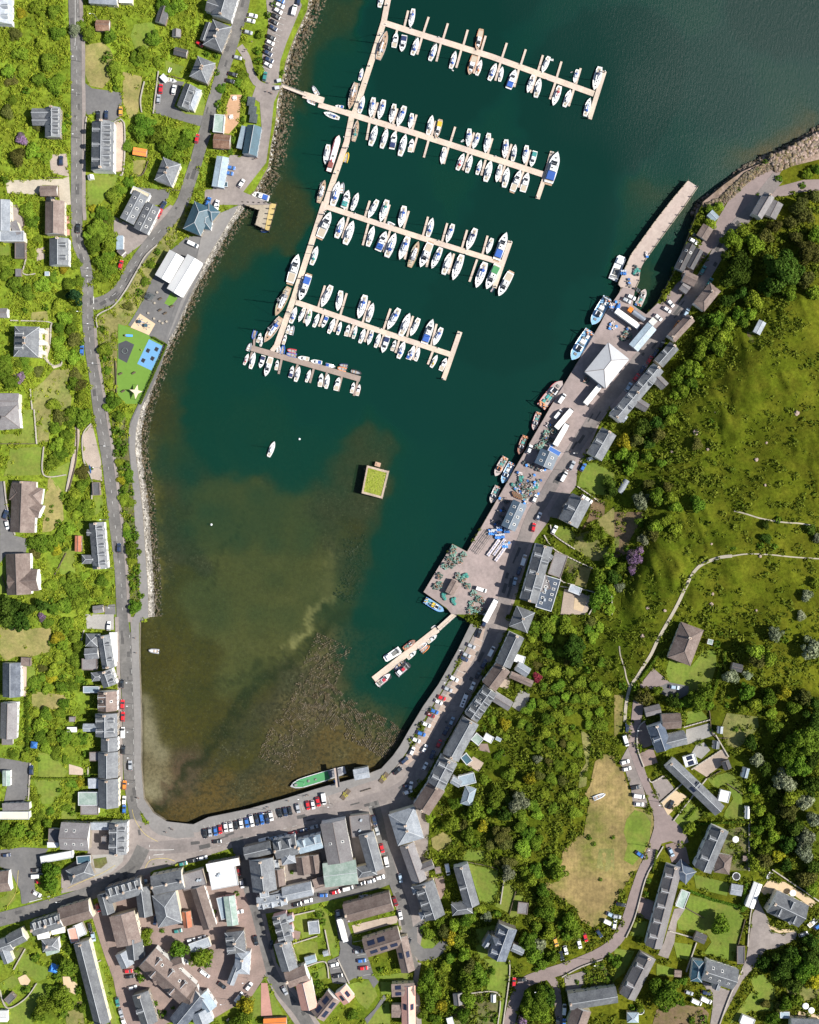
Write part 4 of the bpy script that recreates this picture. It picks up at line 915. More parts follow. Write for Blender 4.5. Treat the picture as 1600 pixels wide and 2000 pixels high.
p('red','370 1380 0 1600 -60 1600 0 1300 160 1320 330 1160 430 1150 470 1230')
t('330 1450 75 y;310 1530 60 d;920 1350 50 d;890 1290 40 l;1160 1530 45 d;1370 1170 26 l;900 740 36 y;920 800 30 y;10 1060 60 d;250 580 24 d;80 720 20 d;260 1590 60 d;870 1220 26 o;1240 1360 10 s;1400 1460 10 s;680 410 20 y;20 1120 40 l')

tl(800,1600)
h('white-grey hip-roofed corner hotel with orange yard','-63 -68 12 178 214 h l;-40 0 -10 -10 60 f p',7.5,'',2,'hotel')
h('slate street row behind the corner hotel','-22 196 80 486 120 g g;60 400 185 350 70 g g;200 405 245 395 50 f b',5.5,'',1)
h('slate villa with two pale bay towers on the side street','110 500 200 770 165 g s;20 560 90 540 60 h l;80 760 160 730 60 h l',6.5,'L3',1)
h('L-shaped slate hall in the lawn corner','400 360 490 680 120 g s;330 710 490 690 90 h s',5.5,'L1',1,'hall')
h('stone church with spired porch among trees','770 840 680 1090 150 g n;800 1000 890 1040 60 g l;760 820 850 850 0 f R;585 1000 640 910 50 g l',8,'L3',0,'church')
h('dark slate row house at the picture foot with brick terrace','1245 1430 1620 1370 130 g s;1350 1480 1300 1620 150 g b',5.5,'',1)
h('weathered grey shed in the overgrown garden','375 1360 385 1450 75 g g',2.6,'',0,'shed')
h('pale ruined hut by the allotment','890 650 880 740 80 f g',2.5,'',0,'hut')
h('white glasshouse in the walled vegetable garden','655 1370 655 1430 40 g w',2.2,'',0,'glasshouse')
h('white garden cabin at the picture foot','310 1550 330 1620 50 f w',2.4,'',0,'cabin')
c('298 390 -78 V;1572 745 -25 b;1555 805 -25 V;1480 890 -55 N;1372 920 -72 R;1325 970 -75 w;1140 955 -70 y;1218 1020 -75 w;1185 1060 -75 k;815 1270 85 R;875 1250 3 k;1208 1480 85 V;1155 1580 85 k;1205 1590 85 B')
p('dry','170 150 260 100 340 150 310 210 240 260 180 220')
p('lawn','430 230 590 250 580 330 420 320')
p('lawn','460 350 690 400 690 580 650 660 550 640 510 520')
p('lawn','740 470 830 550 790 740 670 680')
p('lawn','800 560 890 600 850 760 780 770')
p('lawn','520 860 640 830 700 830 640 1030 560 1100 520 1010')
p('lawn','580 1090 700 1100 780 1130 780 1230 740 1360 600 1340 620 1240')
p('lawn','740 1230 760 1230 740 1600 690 1600')
p('dryfield','1480 0 1600 0 1600 640 1540 760 1440 850 1340 790 1290 680 1210 640 1060 540 1050 500 1250 480 1200 400 1220 230 1330 120 1400 110 1480 190')
p('dryrough','1480 230 1600 230 1600 400 1530 410 1460 380')
p('red','190 450 270 440 280 560 240 640 220 560')
p('garden','340 1420 480 1350 700 1360 690 1600 340 1600')
p('pave','1210 1230 1380 1180 1360 1330 1220 1350')
p('bedding','1360 1220 1500 1120 1600 1250 1600 1330 1370 1340')
p('tar','40 830 80 800 200 760 60 840 60 960 110 1010 180 1010 240 950 310 960 280 1030 190 1100 80 1110 -20 1000 -30 900')
p('lawn','50 950 90 1020 180 1030 240 950 120 900')
t('720 120 110 o;760 190 80 o;640 200 60 o;860 60 80 d;930 110 80 d;890 220 90 l;990 180 80 l;880 300 60 l;780 330 70 o;760 420 60 p;700 340 50 o;1070 350 36 p;1130 340 70 d;1170 410 65 d;1040 430 30 v;1000 400 50 d;900 420 50 l;950 480 60 l;1040 560 60 d;1060 620 60 d;1060 740 70 d;1000 840 50 d;1120 700 50 l;600 760 46 p;560 700 50 l;680 740 40 d;480 760 50 d;430 790 60 d;350 820 60 l;270 880 60 o;330 920 60 y;430 860 50 d;250 820 50 d;160 880 50 l;110 860 40 o;930 960 90 d;960 1050 80 d;1020 980 60 p;1080 880 60 l;1120 1080 60 d;1040 1120 50 d;990 1170 26 y;1250 800 70 l;1300 860 60 d;1230 900 50 d;1180 830 40 o')
t('420 1060 60 l;320 1080 50 d;380 950 55 d;280 1150 50 l;460 1150 60 o;540 1180 60 d;580 1260 60 d;470 1290 80 l;430 1220 60 d;640 1180 40 d;150 1230 70 d;100 1300 60 l;200 1330 60 l;150 1420 70 d;250 1450 60 y;110 1520 50 d;200 1560 50 d;330 1480 40 d;450 1420 60 l;420 1530 60 d;560 1400 30 l;620 1520 16 r;530 1390 16 y;590 1560 26 y;660 1560 30 d;1000 1400 110 d;1070 1390 80 D;920 1490 70 l;1020 1530 80 l;1070 1330 50 d;880 1580 52 v;1570 1080 36 v;1310 1270 22 l;1380 1190 26 v;1500 1140 24 y;1410 1240 20 o;1490 1250 22 o;1420 1270 18 r;1530 1195 18 y;1560 1250 40 d;1590 140 20 d;1490 470 18 d;1440 190 20 o;1400 140 24 d;470 120 60 d;460 160 40 l;330 50 60 l;420 60 50 o;570 60 50 y;270 50 30 l;520 190 40 d;340 190 20 d;230 60 24 d')
tl(400,800)
tl(0,0)
# roads and paths in whole plan units
RD = []
def rd(kind, width, s, off=0):
    v = [float(x) for x in s.split()]
    RD.append((kind, width, [(v[i], v[i + 1]) for i in range(0, len(v), 2)], off))
HILLROAD = '144 -30 146 40 149 90 150 200 150 400 152 470 164 505 171 550 172 625 177 680 186 740 193 800 202 850 212 912 222 1000 231 1075 236 1125 239 1200 243 1240 246 1300 250 1375 251 1450 254 1525 262 1580 274 1640 274 1662'
rd('road', 22, HILLROAD)
rd('road', 12, '253 1235 257 1300 260 1375 262 1450 264 1500')
rd('walk', 8, '226 -30 226 -20') if 0 else None
rd('walk', 7, '157 -30 160 40 163 90 163 160 164 200 164 380 166 430')
rd('walk', 6, '186 640 190 690 200 750 208 800 216 850 226 912 236 1000 245 1075 250 1150 253 1215')
rd('walk', 6, '180 1120 224 1125 228 1225 231 1300 234 1375 236 1450 238 1525 246 1570') if 0 else None
rd('walk', 7, '228 1205 231 1300 234 1375 236 1450 237 1540')
rd('walk', 9, '259 1205 262 1260 265 1320 268 1400 269 1480 271 1540 281 1580 300 1600 330 1618 372 1622')
rd('prom', 9, '408 440 388 500 366 548 348 592 334 638 320 682 306 724 288 764 270 800 261 820 257 835 256 870 262 930 270 990 274 1050 277 1110 280 1160 283 1205')
rd('road', 24, '176 596 200 590 222 578 241 556 258 525 275 500 293 476 315 449 340 420 358 392 372 350 382 320 392 285 402 255 412 215 424 175 440 125 456 75 470 30 480 -20')
rd('lane2', 14, '468 90 482 112 490 140 500 160 512 168')
rd('wornroad', 26, '274 1658 300 1657 335 1654 390 1649 430 1640 480 1625 540 1610 600 1596 660 1582 720 1566 768 1549 798 1528 818 1495 838 1455 862 1415 885 1375 905 1340 922 1305 942 1268 960 1235 978 1195 992 1150 1005 1100')
rd('wornroad', 25, '992 1140 1005 1100 1022 1058 1042 1005 1060 978 1085 935 1105 905 1125 872 1148 838 1172 800 1200 765 1226 732 1250 700 1275 670 1300 640 1325 612 1350 580 1372 545 1392 512 1410 480 1430 452 1455 425 1478 398 1500 370 1520 345')
rd('road', 27, '280 1655 262 1690 238 1712 200 1734 150 1753 75 1776 0 1796 -40 1806')
rd('brick', 21, '184 1768 198 1812 214 1862 232 1912 248 1980 258 2030')
rd('brick', 18, '280 1680 290 1740 299 1795 308 1828 332 1856 372 1888 412 1915 440 1925 470 1912')
rd('brick', 22, '330 1845 380 1835 430 1800 480 1780')
rd('road', 24, '462 1636 472 1680 484 1735 497 1780 510 1830 524 1885 548 1930 585 1975 612 2020')
rd('road', 22, '500 1776 550 1768 600 1757 650 1746 700 1735 745 1722 775 1708')
rd('road', 22, '728 1566 738 1600 750 1655 768 1715 788 1770 797 1820 800 1870 812 1892')
rd('hilllane', 22, '1262 1690 1252 1715 1240 1750 1232 1778 1222 1806 1208 1832 1188 1852 1160 1868 1112 1888 1060 1905 1025 1920 1008 1950 998 1985 990 2030')
rd('hilllane', 15, '1070 1905 1085 1925 1090 1960 1092 2000 1092 2030')
rd('path', 6, '1430 1086 1410 1088 1390 1094 1372 1102 1360 1112 1350 1126 1338 1150 1325 1178 1312 1202 1296 1230 1284 1252 1272 1278 1258 1300 1246 1320 1232 1340 1226 1360 1222 1385 1221 1410')
rd('path2', 2.6, '1434 998 1455 1003 1484 1012 1515 1018 1540 1021 1560 1022 1585 1026')
rd('path2', 2.4, '1430 1086 1460 1082 1500 1083 1550 1088 1610 1092')
rd('path2', 2.2, '1302 870 1290 890 1280 905 1262 935') if 0 else None
rd('path2', 2.4, '1230 1340 1224 1325 1220 1305 1212 1280 1210 1262')
rd('grav', 8, '150 832 152 850 148 880 140 920 132 955')
rd('lane2', 10, '818 1880 812 1920 816 1960 820 2020')
tl(800,800)
q('pallets','1085 120;1065 205;1100 270;1000 410;930 430;1040 470;860 500;960 520;1010 560;840 620;990 650;720 700;700 800;660 880;620 960;760 1040')
q('creels','1000 300;1030 270;900 600;960 640;860 590;930 640;900 680;450 1380;230 1300;420 1140')
q('green_net','870 545;820 600;990 590')
q('nets','900 420;960 440;1000 470')
tl(1200,200)
q('nets','160 1290;175 1345')
q('green_net','170 1320')
q('pallets','110 1400;255 1190;120 1430')
q('fish_boxes','70 1330')
tl(0,0)
q('lamp','760 150;628 480;628 740;628 1080')
tl(0,400)
q('lamp','742 515;738 575;662 850;780 1250;742 945')
tl(0,800)
q('lamp','785 455;840 860;882 1235;905 1540;870 290')
tl(0,1200)
q('lamp','1042 520;1046 700;1050 900;1052 1100;1056 1300')
tl(400,1200)
q('lamp','770 1420;1000 1480;500 1530')
tl(800,800)
q('lamp','1300 345;1250 480')
tl(800,1200)
q('lamp','420 270;300 520;180 760;60 960')
tl(800,1600)
q('lamp','1000 1310;1460 1105')
tl(1200,1300)
q('lamp','195 490;360 1065;280 1412')
tl(0,1600)
q('lamp','500 615;50 775')
tl(400,1600)
q('lamp','340 1240;170 1405;1160 760')
# quay clutter, islet, small pontoon
tl(700,1180)
# numbers below are eighth plan units in their own little tiles
def _q(x, y): return (OX + float(x) / 8, OY + float(y) / 8)
w(72/2, '1510 145 1250 380', 'narrow ramp sloping from the quay down to the workboat pontoon', 'gangway')
w(100/2, '1240 390 720 800 240 1175', 'working pontoon lined with small boats below the quay corner')
b('1228 478 1080 600 m w;1072 605 940 695 d w;1112 642 985 748 d o;905 730 770 850 m w;890 560 705 705 F R;420 860 650 700 W w;740 880 550 1010 d k;800 930 600 1105 W r;500 1085 290 1260 m r;1210 330 1145 385 d w;1265 395 1190 440 d w')
tl(1100,550)
q('boat_cover','855 395')
c('985 295 -25 S;1060 245 -25 w')
q('pallets','770 655;740 705;800 715;1030 725;760 370;745 430;1150 330;860 320')
q('nets','680 260;1130 120;1190 160')
q('creels','980 830;940 870;1000 890;1020 840;350 1530')
q('green_net','1015 845')
def _q(x, y): return (OX + float(x) / 4, OY + float(y) / 4)
tl(400,800)
b('548 248 500 370 s w')
q('buoy','740 230;52 898')
ISLET = [(716.9, 909.0), (759.8, 920.4), (746.6, 973.8), (706.4, 963.3)]
def gw(kind, s):
    for e in s.split(';'): LNS.append((kind, 2.0 if kind == 'garden_wall' else 1.1, _pts(e), ''))
tl(0,0)
gw('garden_wall', '680 915 670 1000 668 1180;890 960 972 960 970 1330 940 1370;1110 880 1100 780 1130 640;1200 890 1240 560')
gw('fence', '340 1390 480 1388;1020 1370 1110 1370 1160 1260;1270 1480 1410 1490;1300 590 1430 620')
tl(0,400)
gw('garden_wall', '765 960 755 880 800 840 880 800 970 690 1070 520 1140 400 1230 315;200 290 205 420 185 540 280 540;85 905 380 915 400 950 395 1090;240 1440 255 1600;345 1190 400 1250 480 1250 495 1160')
gw('fence', '905 1220 915 1470;190 290 190 130 130 0')
tl(0,800)
gw('garden_wall', '715 110 650 200 655 380 690 480 720 540 720 700;270 0 290 270;570 370 520 640;345 290 345 510 520 510;35 560 60 760 120 980')
gw('fence', '0 268 275 268;605 140 600 380 540 640;430 1290 520 1120;20 1300 60 1430')
tl(800,800)
gw('garden_wall', '1050 980 1130 1090 1320 1190 1430 1240;1200 1190 1180 1330 1290 1370;1180 1380 1460 1440 1400 1600;1100 900 1130 980 1290 1090;1580 1400 1580 1600')
tl(1200,1300)
gw('garden_wall', '240 430 185 490 180 640 230 790;270 880 290 910 380 860;360 1070 540 910;540 480 750 420;790 540 890 710;600 810 830 660;460 1210 720 880;1050 1230 1050 1600')
gw('fence', '700 340 740 350 770 540 890 565;720 880 830 820;880 920 1000 1000')
tl(1200,1600)
gw('garden_wall', '380 210 310 330 240 470 160 760 90 920;1230 390 1600 640;1040 990 1060 760 1090 620;640 960 560 1190;1000 1170 900 1380 820 1600;430 870 640 930')
gw('fence', '560 690 700 770;960 1000 1020 780;1060 0 1060 280')
tl(800,1600)
gw('garden_wall', '480 1355 695 1360 690 1600;780 1100 780 1230 730 1600;1190 1230 1340 1150 1510 1090;740 460 710 660')
gw('fence', '440 330 640 370 700 400;830 560 780 740')
tl(0,1600)
gw('garden_wall', '0 1330 60 1470 200 1400 290 1280;110 1170 200 1010;730 1130 790 1100')
gw('fence', '820 1380 870 1600')
tl(400,1600)
gw('garden_wall', '640 760 860 710;690 970 880 910;940 860 980 1060;790 1150 940 1110 970 1240;1130 1280 1040 1090')
tl(0,1200)
gw('garden_wall', '660 120 640 200;240 1160 225 1450;690 1190 690 1280')
# ================================================================ SETTING: land, sea bed, water, sheets, roads
LAND = [(612,-60),(600,20),(572,80),(558,120),(549,165),(541,200),(538,240),(528,290),(524,325),(498,372),(478,390),(468,398),(440,440),(405,502),(370,562),(335,640),(311,690),(291,745),(273,800),(264,840),(264,880),(273,950),(279,1000),(284,1080),(289,1150),(290,1208),(273,1215),(272,1290),(276,1400),(276,1500),(281,1560),(300,1588),(330,1608),(378,1611),(407,1597),(485,1581),(560,1560),(617,1542),(652,1532),(692,1522),(725,1510),(745,1502),(767,1478),(782,1457),(800,1425),(827,1380),(857,1337),(875,1305),(896,1267),(922,1215),(908,1209),(884,1196),(872,1189),(827,1156),(884,1062),(912,1077),(1072,800),(1142,685),(1174,630),(1187,604),(1204,580),(1217,561),(1240,566),(1236,596),(1262,614),(1285,590),(1320,527),(1342,470),(1360,420),(1372,400),(1398,388),(1420,368),(1452,338),(1492,318),(1516,309),(1534,299),(1572,279),(1592,264),(1640,236),(1760,190)]
COAST = list(LAND)
LAND = LAND + [(4000,-400),(9000,4000),(9000,9000),(-8000,9000),(-8000,-8000),(500,-8000)]
MW, MH = 820, 1020                   # occupancy raster, two plan units a cell, 20-unit margin
def fillmask(poly, mask, val):
    P = np.array(poly, float); x0, y0 = np.floor(P.min(0) / 2).astype(int) + 10; x1, y1 = np.ceil(P.max(0) / 2).astype(int) + 10
    x0, y0 = max(x0, 0), max(y0, 0); x1, y1 = min(x1, MW - 1), min(y1, MH - 1)
    if x1 < x0 or y1 < y0: return
    gx, gy = np.meshgrid((np.arange(x0, x1 + 1) - 10) * 2.0 + 1, (np.arange(y0, y1 + 1) - 10) * 2.0 + 1)
    ins = np.zeros(gx.shape, bool); n = len(P)
    for i in range(n):
        a, b_ = P[i], P[(i + 1) % n]
        cr = (a[1] > gy) != (b_[1] > gy)
        with np.errstate(divide='ignore', invalid='ignore'):
            xi = (b_[0] - a[0]) * (gy - a[1]) / (b_[1] - a[1]) + a[0]
        ins ^= cr & (gx < xi)
    mask[y0:y1 + 1, x0:x1 + 1][ins] = val
land_mask = np.zeros((MH, MW), np.int8); fillmask(LAND, land_mask, 1)
occ = np.where(land_mask == 1, 0, 1).astype(np.int8)      # 0 = free ground
def mk(px, py, m=None):
    m = occ if m is None else m
    i, j = int(py / 2) + 10, int(px / 2) + 10
    return m[i, j] if 0 <= i < MH and 0 <= j < MW else 1
def inpoly(P, x, y):
    P = np.asarray(P); ins = np.zeros(np.shape(x), bool); n = len(P)
    for i in range(n):
        a, b_ = P[i], P[(i + 1) % n]
        if a[1] == b_[1]: continue
        cr = (a[1] > y) != (b_[1] > y); ins ^= cr & (x < (b_[0] - a[0]) * (y - a[1]) / (b_[1] - a[1]) + a[0])
    return ins
def refine(poly, step):
    out = []
    for i, a in enumerate(poly):
        b_ = poly[(i + 1) % len(poly)]; n = max(1, int(math.hypot(b_[0] - a[0], b_[1] - a[1]) / step)); n = min(n, 400)
        out += [(a[0] + (b_[0] - a[0]) * k / n, a[1] + (b_[1] - a[1]) * k / n) for k in range(n)]
    return out
def drape(poly, step=14, jit=0.0, edge=10, bounds=None):
    """triangulated polygon in plan units with inner points so it can follow the ground"""
    E = refine(poly, edge); n = len(E); P = np.array(E)
    x0, y0 = P.min(0); x1, y1 = P.max(0)
    if bounds: x0, y0, x1, y1 = max(x0, bounds[0]), max(y0, bounds[1]), min(x1, bounds[2]), min(y1, bounds[3])
    gx, gy = np.meshgrid(np.arange(x0 + step * .5, x1, step), np.arange(y0 + step * .5, y1, step)); gx, gy = gx.ravel(), gy.ravel()
    k = inpoly(P, gx, gy) if len(gx) else np.zeros(0, bool)
    G = np.stack([gx[k], gy[k]], 1)
    A = [Vector(e) for e in E] + [Vector((float(a), float(b_))) for a, b_ in G]
    r = delaunay_2d_cdt(A, [], [list(range(n))], 1, 1e-5)
    V = np.array([(v.x, v.y) for v in r[0]]); F = np.array([f for f in r[2] if len(f) == 3])
    if len(F):
        a, b_, c_ = V[F[:, 0]], V[F[:, 1]], V[F[:, 2]]
        s = (b_[:, 0] - a[:, 0]) * (c_[:, 1] - a[:, 1]) - (b_[:, 1] - a[:, 1]) * (c_[:, 0] - a[:, 0])
        F[s > 0] = F[s > 0][:, ::-1]            # plan y runs down, so flip to face up
    return V, F
# --- soft maps by control points
def blend(P, ctrl, sg):
    C = np.array([q_[:2] for q_ in ctrl], float); V = np.array([q_[2] for q_ in ctrl], float); out = np.empty((len(P), V.shape[1] if V.ndim > 1 else 1)); V = V.reshape(len(ctrl), -1)
    for i in range(0, len(P), 20000):
        d2 = ((P[i:i + 20000, None, :] - C) ** 2).sum(2); k = np.exp(-d2 / (2 * sg * sg)) + 1e-9 / (1 + d2 / 1e4) ; out[i:i + 20000] = k @ V / k.sum(1)[:, None]
    return out
LUSH, LUSH2, OLIVE, HILL, MOSS = (.135, .195, .018), (.115, .170, .018), (.088, .100, .007), (.064, .084, .005), (.058, .088, .006)
BIO = [(60,100,LUSH),(60,400,LUSH),(250,100,LUSH),(250,400,LUSH2),(60,800,LUSH),(180,700,LUSH),(60,1200,LUSH2),(120,1500,LUSH2),(60,1750,LUSH2),(300,1900,LUSH2),(500,150,LUSH),(340,600,LUSH),(600,1800,LUSH2),(850,1900,MOSS),(900,1650,MOSS),(1000,1500,MOSS),(1080,1250,MOSS),(1150,1450,HILL),(1150,1700,OLIVE),(1300,950,MOSS),(1400,700,HILL),(1500,900,HILL),(1450,1100,HILL),(1350,1180,HILL),(1550,1000,OLIVE),(1550,1300,OLIVE),(1350,550,MOSS),(1550,500,OLIVE),(1300,1650,OLIVE),(1500,1600,MOSS),(1500,1900,OLIVE),(1250,1150,MOSS)]
far_ = [(-3000,-3000,LUSH2),(4000,4000,HILL)]
mat('ground', (0, 0, 0), .95, .55, .7, .8, attr='biome', spec=.04, col2=(.125, .112, .012), scale2=.10, fac2=.42)
def biome_cols(V): return np.concatenate([blend(V, BIO, 110), np.ones((len(V), 1))], 1)
V, F = drape(LAND, 10, edge=9, bounds=(-260, -260, 1860, 2260))
W = WN(V); colr = biome_cols(V)
me = npmesh('land', W, F, [M['ground']], {'biome': ('FLOAT_COLOR', colr)}); struct('ground', me)
# sea wall: the vertical face from the quay edge down into the bed
mat('sea_wall', (.20, .17, .13), .95, .35, 1.1, .5, col2=(.07, .06, .04), scale2=.4, fac2=.8)
E = np.array([q_ for i in range(len(COAST) - 1) for q_ in refine([COAST[i], COAST[i + 1]], 6)[:max(1, int(math.dist(COAST[i], COAST[i + 1]) / 6))]] + [COAST[-1]])
top = WN(E, .02); bot = top.copy(); bot[:, 2] = -4.5
n = len(E)
keep = [i for i in range(n - 1) if np.hypot(*(E[i + 1] - E[i])) < 40]
VV = np.concatenate([top, bot]); FF = [(i + 1, i, n + i, n + i + 1) for i in keep]
struct('sea_wall', npmesh('sea_wall', VV, FF, [M['sea_wall']]))['kind'] = 'structure'

# --- sea bed and water
DEP = [(800,100,9),(1200,200,9),(1000,600,8),(1100,450,8),(700,500,6),(800,800,5.5),(900,1000,5),(950,850,6),(620,700,5),(450,700,4),(560,600,5),(420,850,3),(500,850,3.2),(600,900,3.2),(640,800,4.5),(650,300,5),(640,150,4.2),(610,60,1.6),(590,150,1.0),(556,300,.8),(600,300,3.4),(530,400,1.2),(430,520,1.0),(470,560,3.4),(350,700,.9),(400,720,3.2),(300,850,.8),(360,900,2.2),(330,1000,1.5),(300,1000,.5),(400,1000,1.6),(500,1000,1.5),(600,1020,1.25),(660,1000,.9),(700,1000,.9),(660,1100,.75),(620,1150,.7),(700,1100,1.6),(770,1100,4.2),(790,1000,4),(810,920,4.5),(735,940,.5),(735,880,1.2),(670,930,1.7),(350,1150,1.0),(310,1150,.35),(450,1150,1),(550,1150,.95),(600,1220,.85),(650,1210,1.3),(730,1200,3),(800,1150,4.5),(850,1220,4.8),(300,1300,.25),(400,1300,.6),(500,1300,.7),(560,1300,.5),(620,1280,.15),(640,1330,.1),(690,1280,2.6),(705,1350,2.5),(760,1350,4),(800,1380,2.6),(715,1400,.8),(650,1420,.05),(560,1400,.2),(450,1420,.45),(350,1450,.25),(290,1480,.04),(300,1560,.02),(380,1540,.12),(480,1500,.25),(580,1500,.1),(700,1460,.1),(770,1450,.2),(762,1415,1.4),(840,1340,2.5),(880,1260,3.2),(1080,830,5),(1180,640,5),(1280,560,2),(1300,480,3),(1360,420,.8),(1330,440,2.4),(1405,350,1.6),(1380,330,5),(1440,315,1.2),(1500,285,.6),(1560,245,.4),(1520,220,4),(1600,180,4),(1450,240,7),(1600,50,9),(640,-100,4),(900,-100,9)]
SAND, WEED, ROCKY, OLV, CHAN, PALE, PINK, FOOT, DARK = (.108,.094,.032,.3), (.056,.040,.012,.8), (.135,.098,.046,1.), (.074,.055,.012,.5), (.020,.023,.009,.4), (.22,.18,.075,.1), (.27,.205,.14,.3), (.115,.066,.022,.7), (.06,.05,.03,.9)
BED = [(575,60,WEED),(575,200,WEED),(545,320,WEED),(505,420,WEED),(440,520,WEED),(380,600,WEED),(340,720,WEED),(310,800,WEED),(305,900,OLV),(305,1000,OLV),(305,1150,OLV),(340,950,DARK),(330,1050,DARK),(400,1000,SAND),(500,1050,SAND),(600,1050,SAND),(500,1200,SAND),(400,1200,SAND),(400,1300,OLV),(330,1250,OLV),(300,1320,OLV),(340,1400,OLV),(640,1130,SAND),(625,1180,SAND),(590,1240,SAND),(610,1215,SAND),(680,1080,DARK),(690,1050,WEED),(660,1060,SAND),(640,1040,DARK),(560,1330,DARK),(530,1370,DARK),(500,1400,DARK),(470,1440,DARK),(525,1345,OLV),(490,1385,OLV),(437,1400,OLV),(462,1457,OLV),(420,1425,OLV),(400,1410,OLV),(500,1440,OLV),(440,1490,OLV),(480,1500,OLV),(600,1225,SAND),(580,1250,SAND),(550,1275,SAND),(500,1290,SAND),(450,1320,SAND),(420,1360,OLV),(380,1430,OLV),(350,1440,OLV),(362,1475,(.10,.062,.042,.4)),(340,1490,(.10,.062,.042,.4)),(650,1262,ROCKY),(640,1275,ROCKY),(625,1287,ROCKY),(612,1310,ROCKY),(635,1320,DARK),(620,1355,ROCKY),(600,1345,DARK),(600,1400,ROCKY),(575,1375,ROCKY),(640,1390,ROCKY),(670,1400,ROCKY),(700,1412,ROCKY),(725,1425,ROCKY),(750,1430,ROCKY),(680,1440,FOOT),(650,1430,FOOT),(590,1430,DARK),(550,1450,ROCKY),(537,1487,DARK),(560,1500,FOOT),(570,1420,FOOT),(625,1460,FOOT),(600,1470,DARK),(625,1495,FOOT),(660,1480,ROCKY),(712,1470,FOOT),(740,1460,ROCKY),(765,1450,ROCKY),(690,1495,FOOT),(462,1562,FOOT),(437,1525,FOOT),(500,1530,DARK),(520,1555,FOOT),(580,1535,FOOT),(290,1430,PINK),(288,1480,PINK),(295,1520,PINK),(308,1500,FOOT),(330,1590,FOOT),(380,1560,FOOT),(400,1590,FOOT),(420,1545,FOOT),(370,1530,(.10,.062,.042,.4)),(735,940,DARK),(735,880,DARK),(700,940,DARK),(770,960,DARK),(735,1000,DARK),(1340,430,DARK),(1400,360,DARK),(1480,310,FOOT),(1550,270,FOOT),(1280,570,OLV),(900,600,SAND),(1000,300,SAND),(1300,200,SAND),(850,1300,WEED),(800,1400,WEED)]
gs = 5
nx, ny = int(1900 / gs), int(2300 / gs)
gx, gy = np.meshgrid(-150 + np.arange(nx) * gs, -150 + np.arange(ny) * gs); GP = np.stack([gx.ravel(), gy.ravel()], 1).astype(float)
nr = np.random.RandomState(5)
def vnoise(P, f, seed):
    rs = np.random.RandomState(seed).rand(256, 256); X = P * f; i = np.floor(X).astype(int); fr = X - i; u = fr * fr * (3 - 2 * fr)
    g_ = lambda a, b_: rs[a % 256, b_ % 256]
    return (g_(i[:, 0], i[:, 1]) * (1 - u[:, 0]) * (1 - u[:, 1]) + g_(i[:, 0] + 1, i[:, 1]) * u[:, 0] * (1 - u[:, 1]) + g_(i[:, 0], i[:, 1] + 1) * (1 - u[:, 0]) * u[:, 1] + g_(i[:, 0] + 1, i[:, 1] + 1) * u[:, 0] * u[:, 1])
dep = blend(GP + np.stack([vnoise(GP, .05, 51) - .5, vnoise(GP, .05, 52) - .5], 1) * 22, DEP, 30)[:, 0]
lm = np.array([mk(min(max(a, -19), 1615), min(max(b_, -19), 2015), land_mask) for a, b_ in GP])
dep = dep + (vnoise(GP, .03, 1) - .5) * np.minimum(dep, 1.2) * .5
bed = WN(GP, z=0.0); bed[:, 2] = -np.maximum(dep, .03); bed[lm == 1, 2] -= 1.5
GQ = GP + np.stack([vnoise(GP, .025, 3) - .5, vnoise(GP, .025, 4) - .5], 1) * 44
bc = blend(GQ, BED, 20)
def seglen(P, line):
    d_ = np.full(len(P), 1e9)
    for a, b_ in zip(line[:-1], line[1:]):
        a, b_ = np.array(a, float), np.array(b_, float); u = np.clip(((P - a) @ (b_ - a)) / ((b_ - a) @ (b_ - a)), 0, 1); d_ = np.minimum(d_, np.hypot(*(P - a - u[:, None] * (b_ - a)).T))
    return d_
wob = GP + np.stack([vnoise(GP, .06, 41) - .5, vnoise(GP, .06, 42) - .5], 1) * 26 + np.stack([vnoise(GP, .2, 43) - .5, vnoise(GP, .2, 44) - .5], 1) * 9
for line, wd, col, am in [([(735,1225),(700,1212),(660,1208),(630,1235),(600,1268),(575,1292),(512,1325),(475,1362),(450,1412),(425,1450),(397,1474),(362,1507),(337,1545),(310,1590)], 13, CHAN, .92), ([(640,1205),(700,1195),(730,1215)], 22, CHAN, .8), ([(620,1300),(560,1345),(500,1400),(440,1475),(380,1540)], 9, DARK, .7), ([(590,1235),(540,1285),(470,1322),(400,1345)], 5, CHAN, .55), ([(640,1410),(560,1450),(480,1510),(430,1560)], 8, DARK, .6), ([(478,1000),(445,1062),(425,1080),(417,1112),(412,1150)], 4, CHAN, .6), ([(300,860),(325,950),(340,1050),(318,1130)], 13, DARK, .8), ([(285,860),(296,950),(305,1050),(306,1140),(296,1200)], 10, (.17,.125,.035,.6), .8), ([(560,30),(575,120),(560,200),(548,300),(520,400),(450,500),(385,600),(345,700),(305,800)], 16, WEED, .8), ([(655,1165),(628,1182),(606,1212),(592,1240),(570,1258)], 7, (.32,.26,.11,.05), .95), ([(650,1080),(648,1130),(632,1170)], 12, PALE, .45), ([(800,900),(760,890),(700,900),(690,960),(730,990),(775,975),(785,920)], 16, DARK, .75), ([(655,1010),(640,1050),(668,1090)], 9, DARK, .7), ([(690,1030),(715,1080),(700,1130),(672,1170)], 12, WEED, .6), ([(320,1560),(345,1500),(372,1470)], 8, (.12,.065,.045,.4), .7)]:
    k_ = (am * np.exp(-(seglen(wob, line) / wd) ** 2) * np.clip(.62 + vnoise(GP, .09, 45) * .7, 0, 1))[:, None]; bc = bc * (1 - k_) + np.array(col) * k_
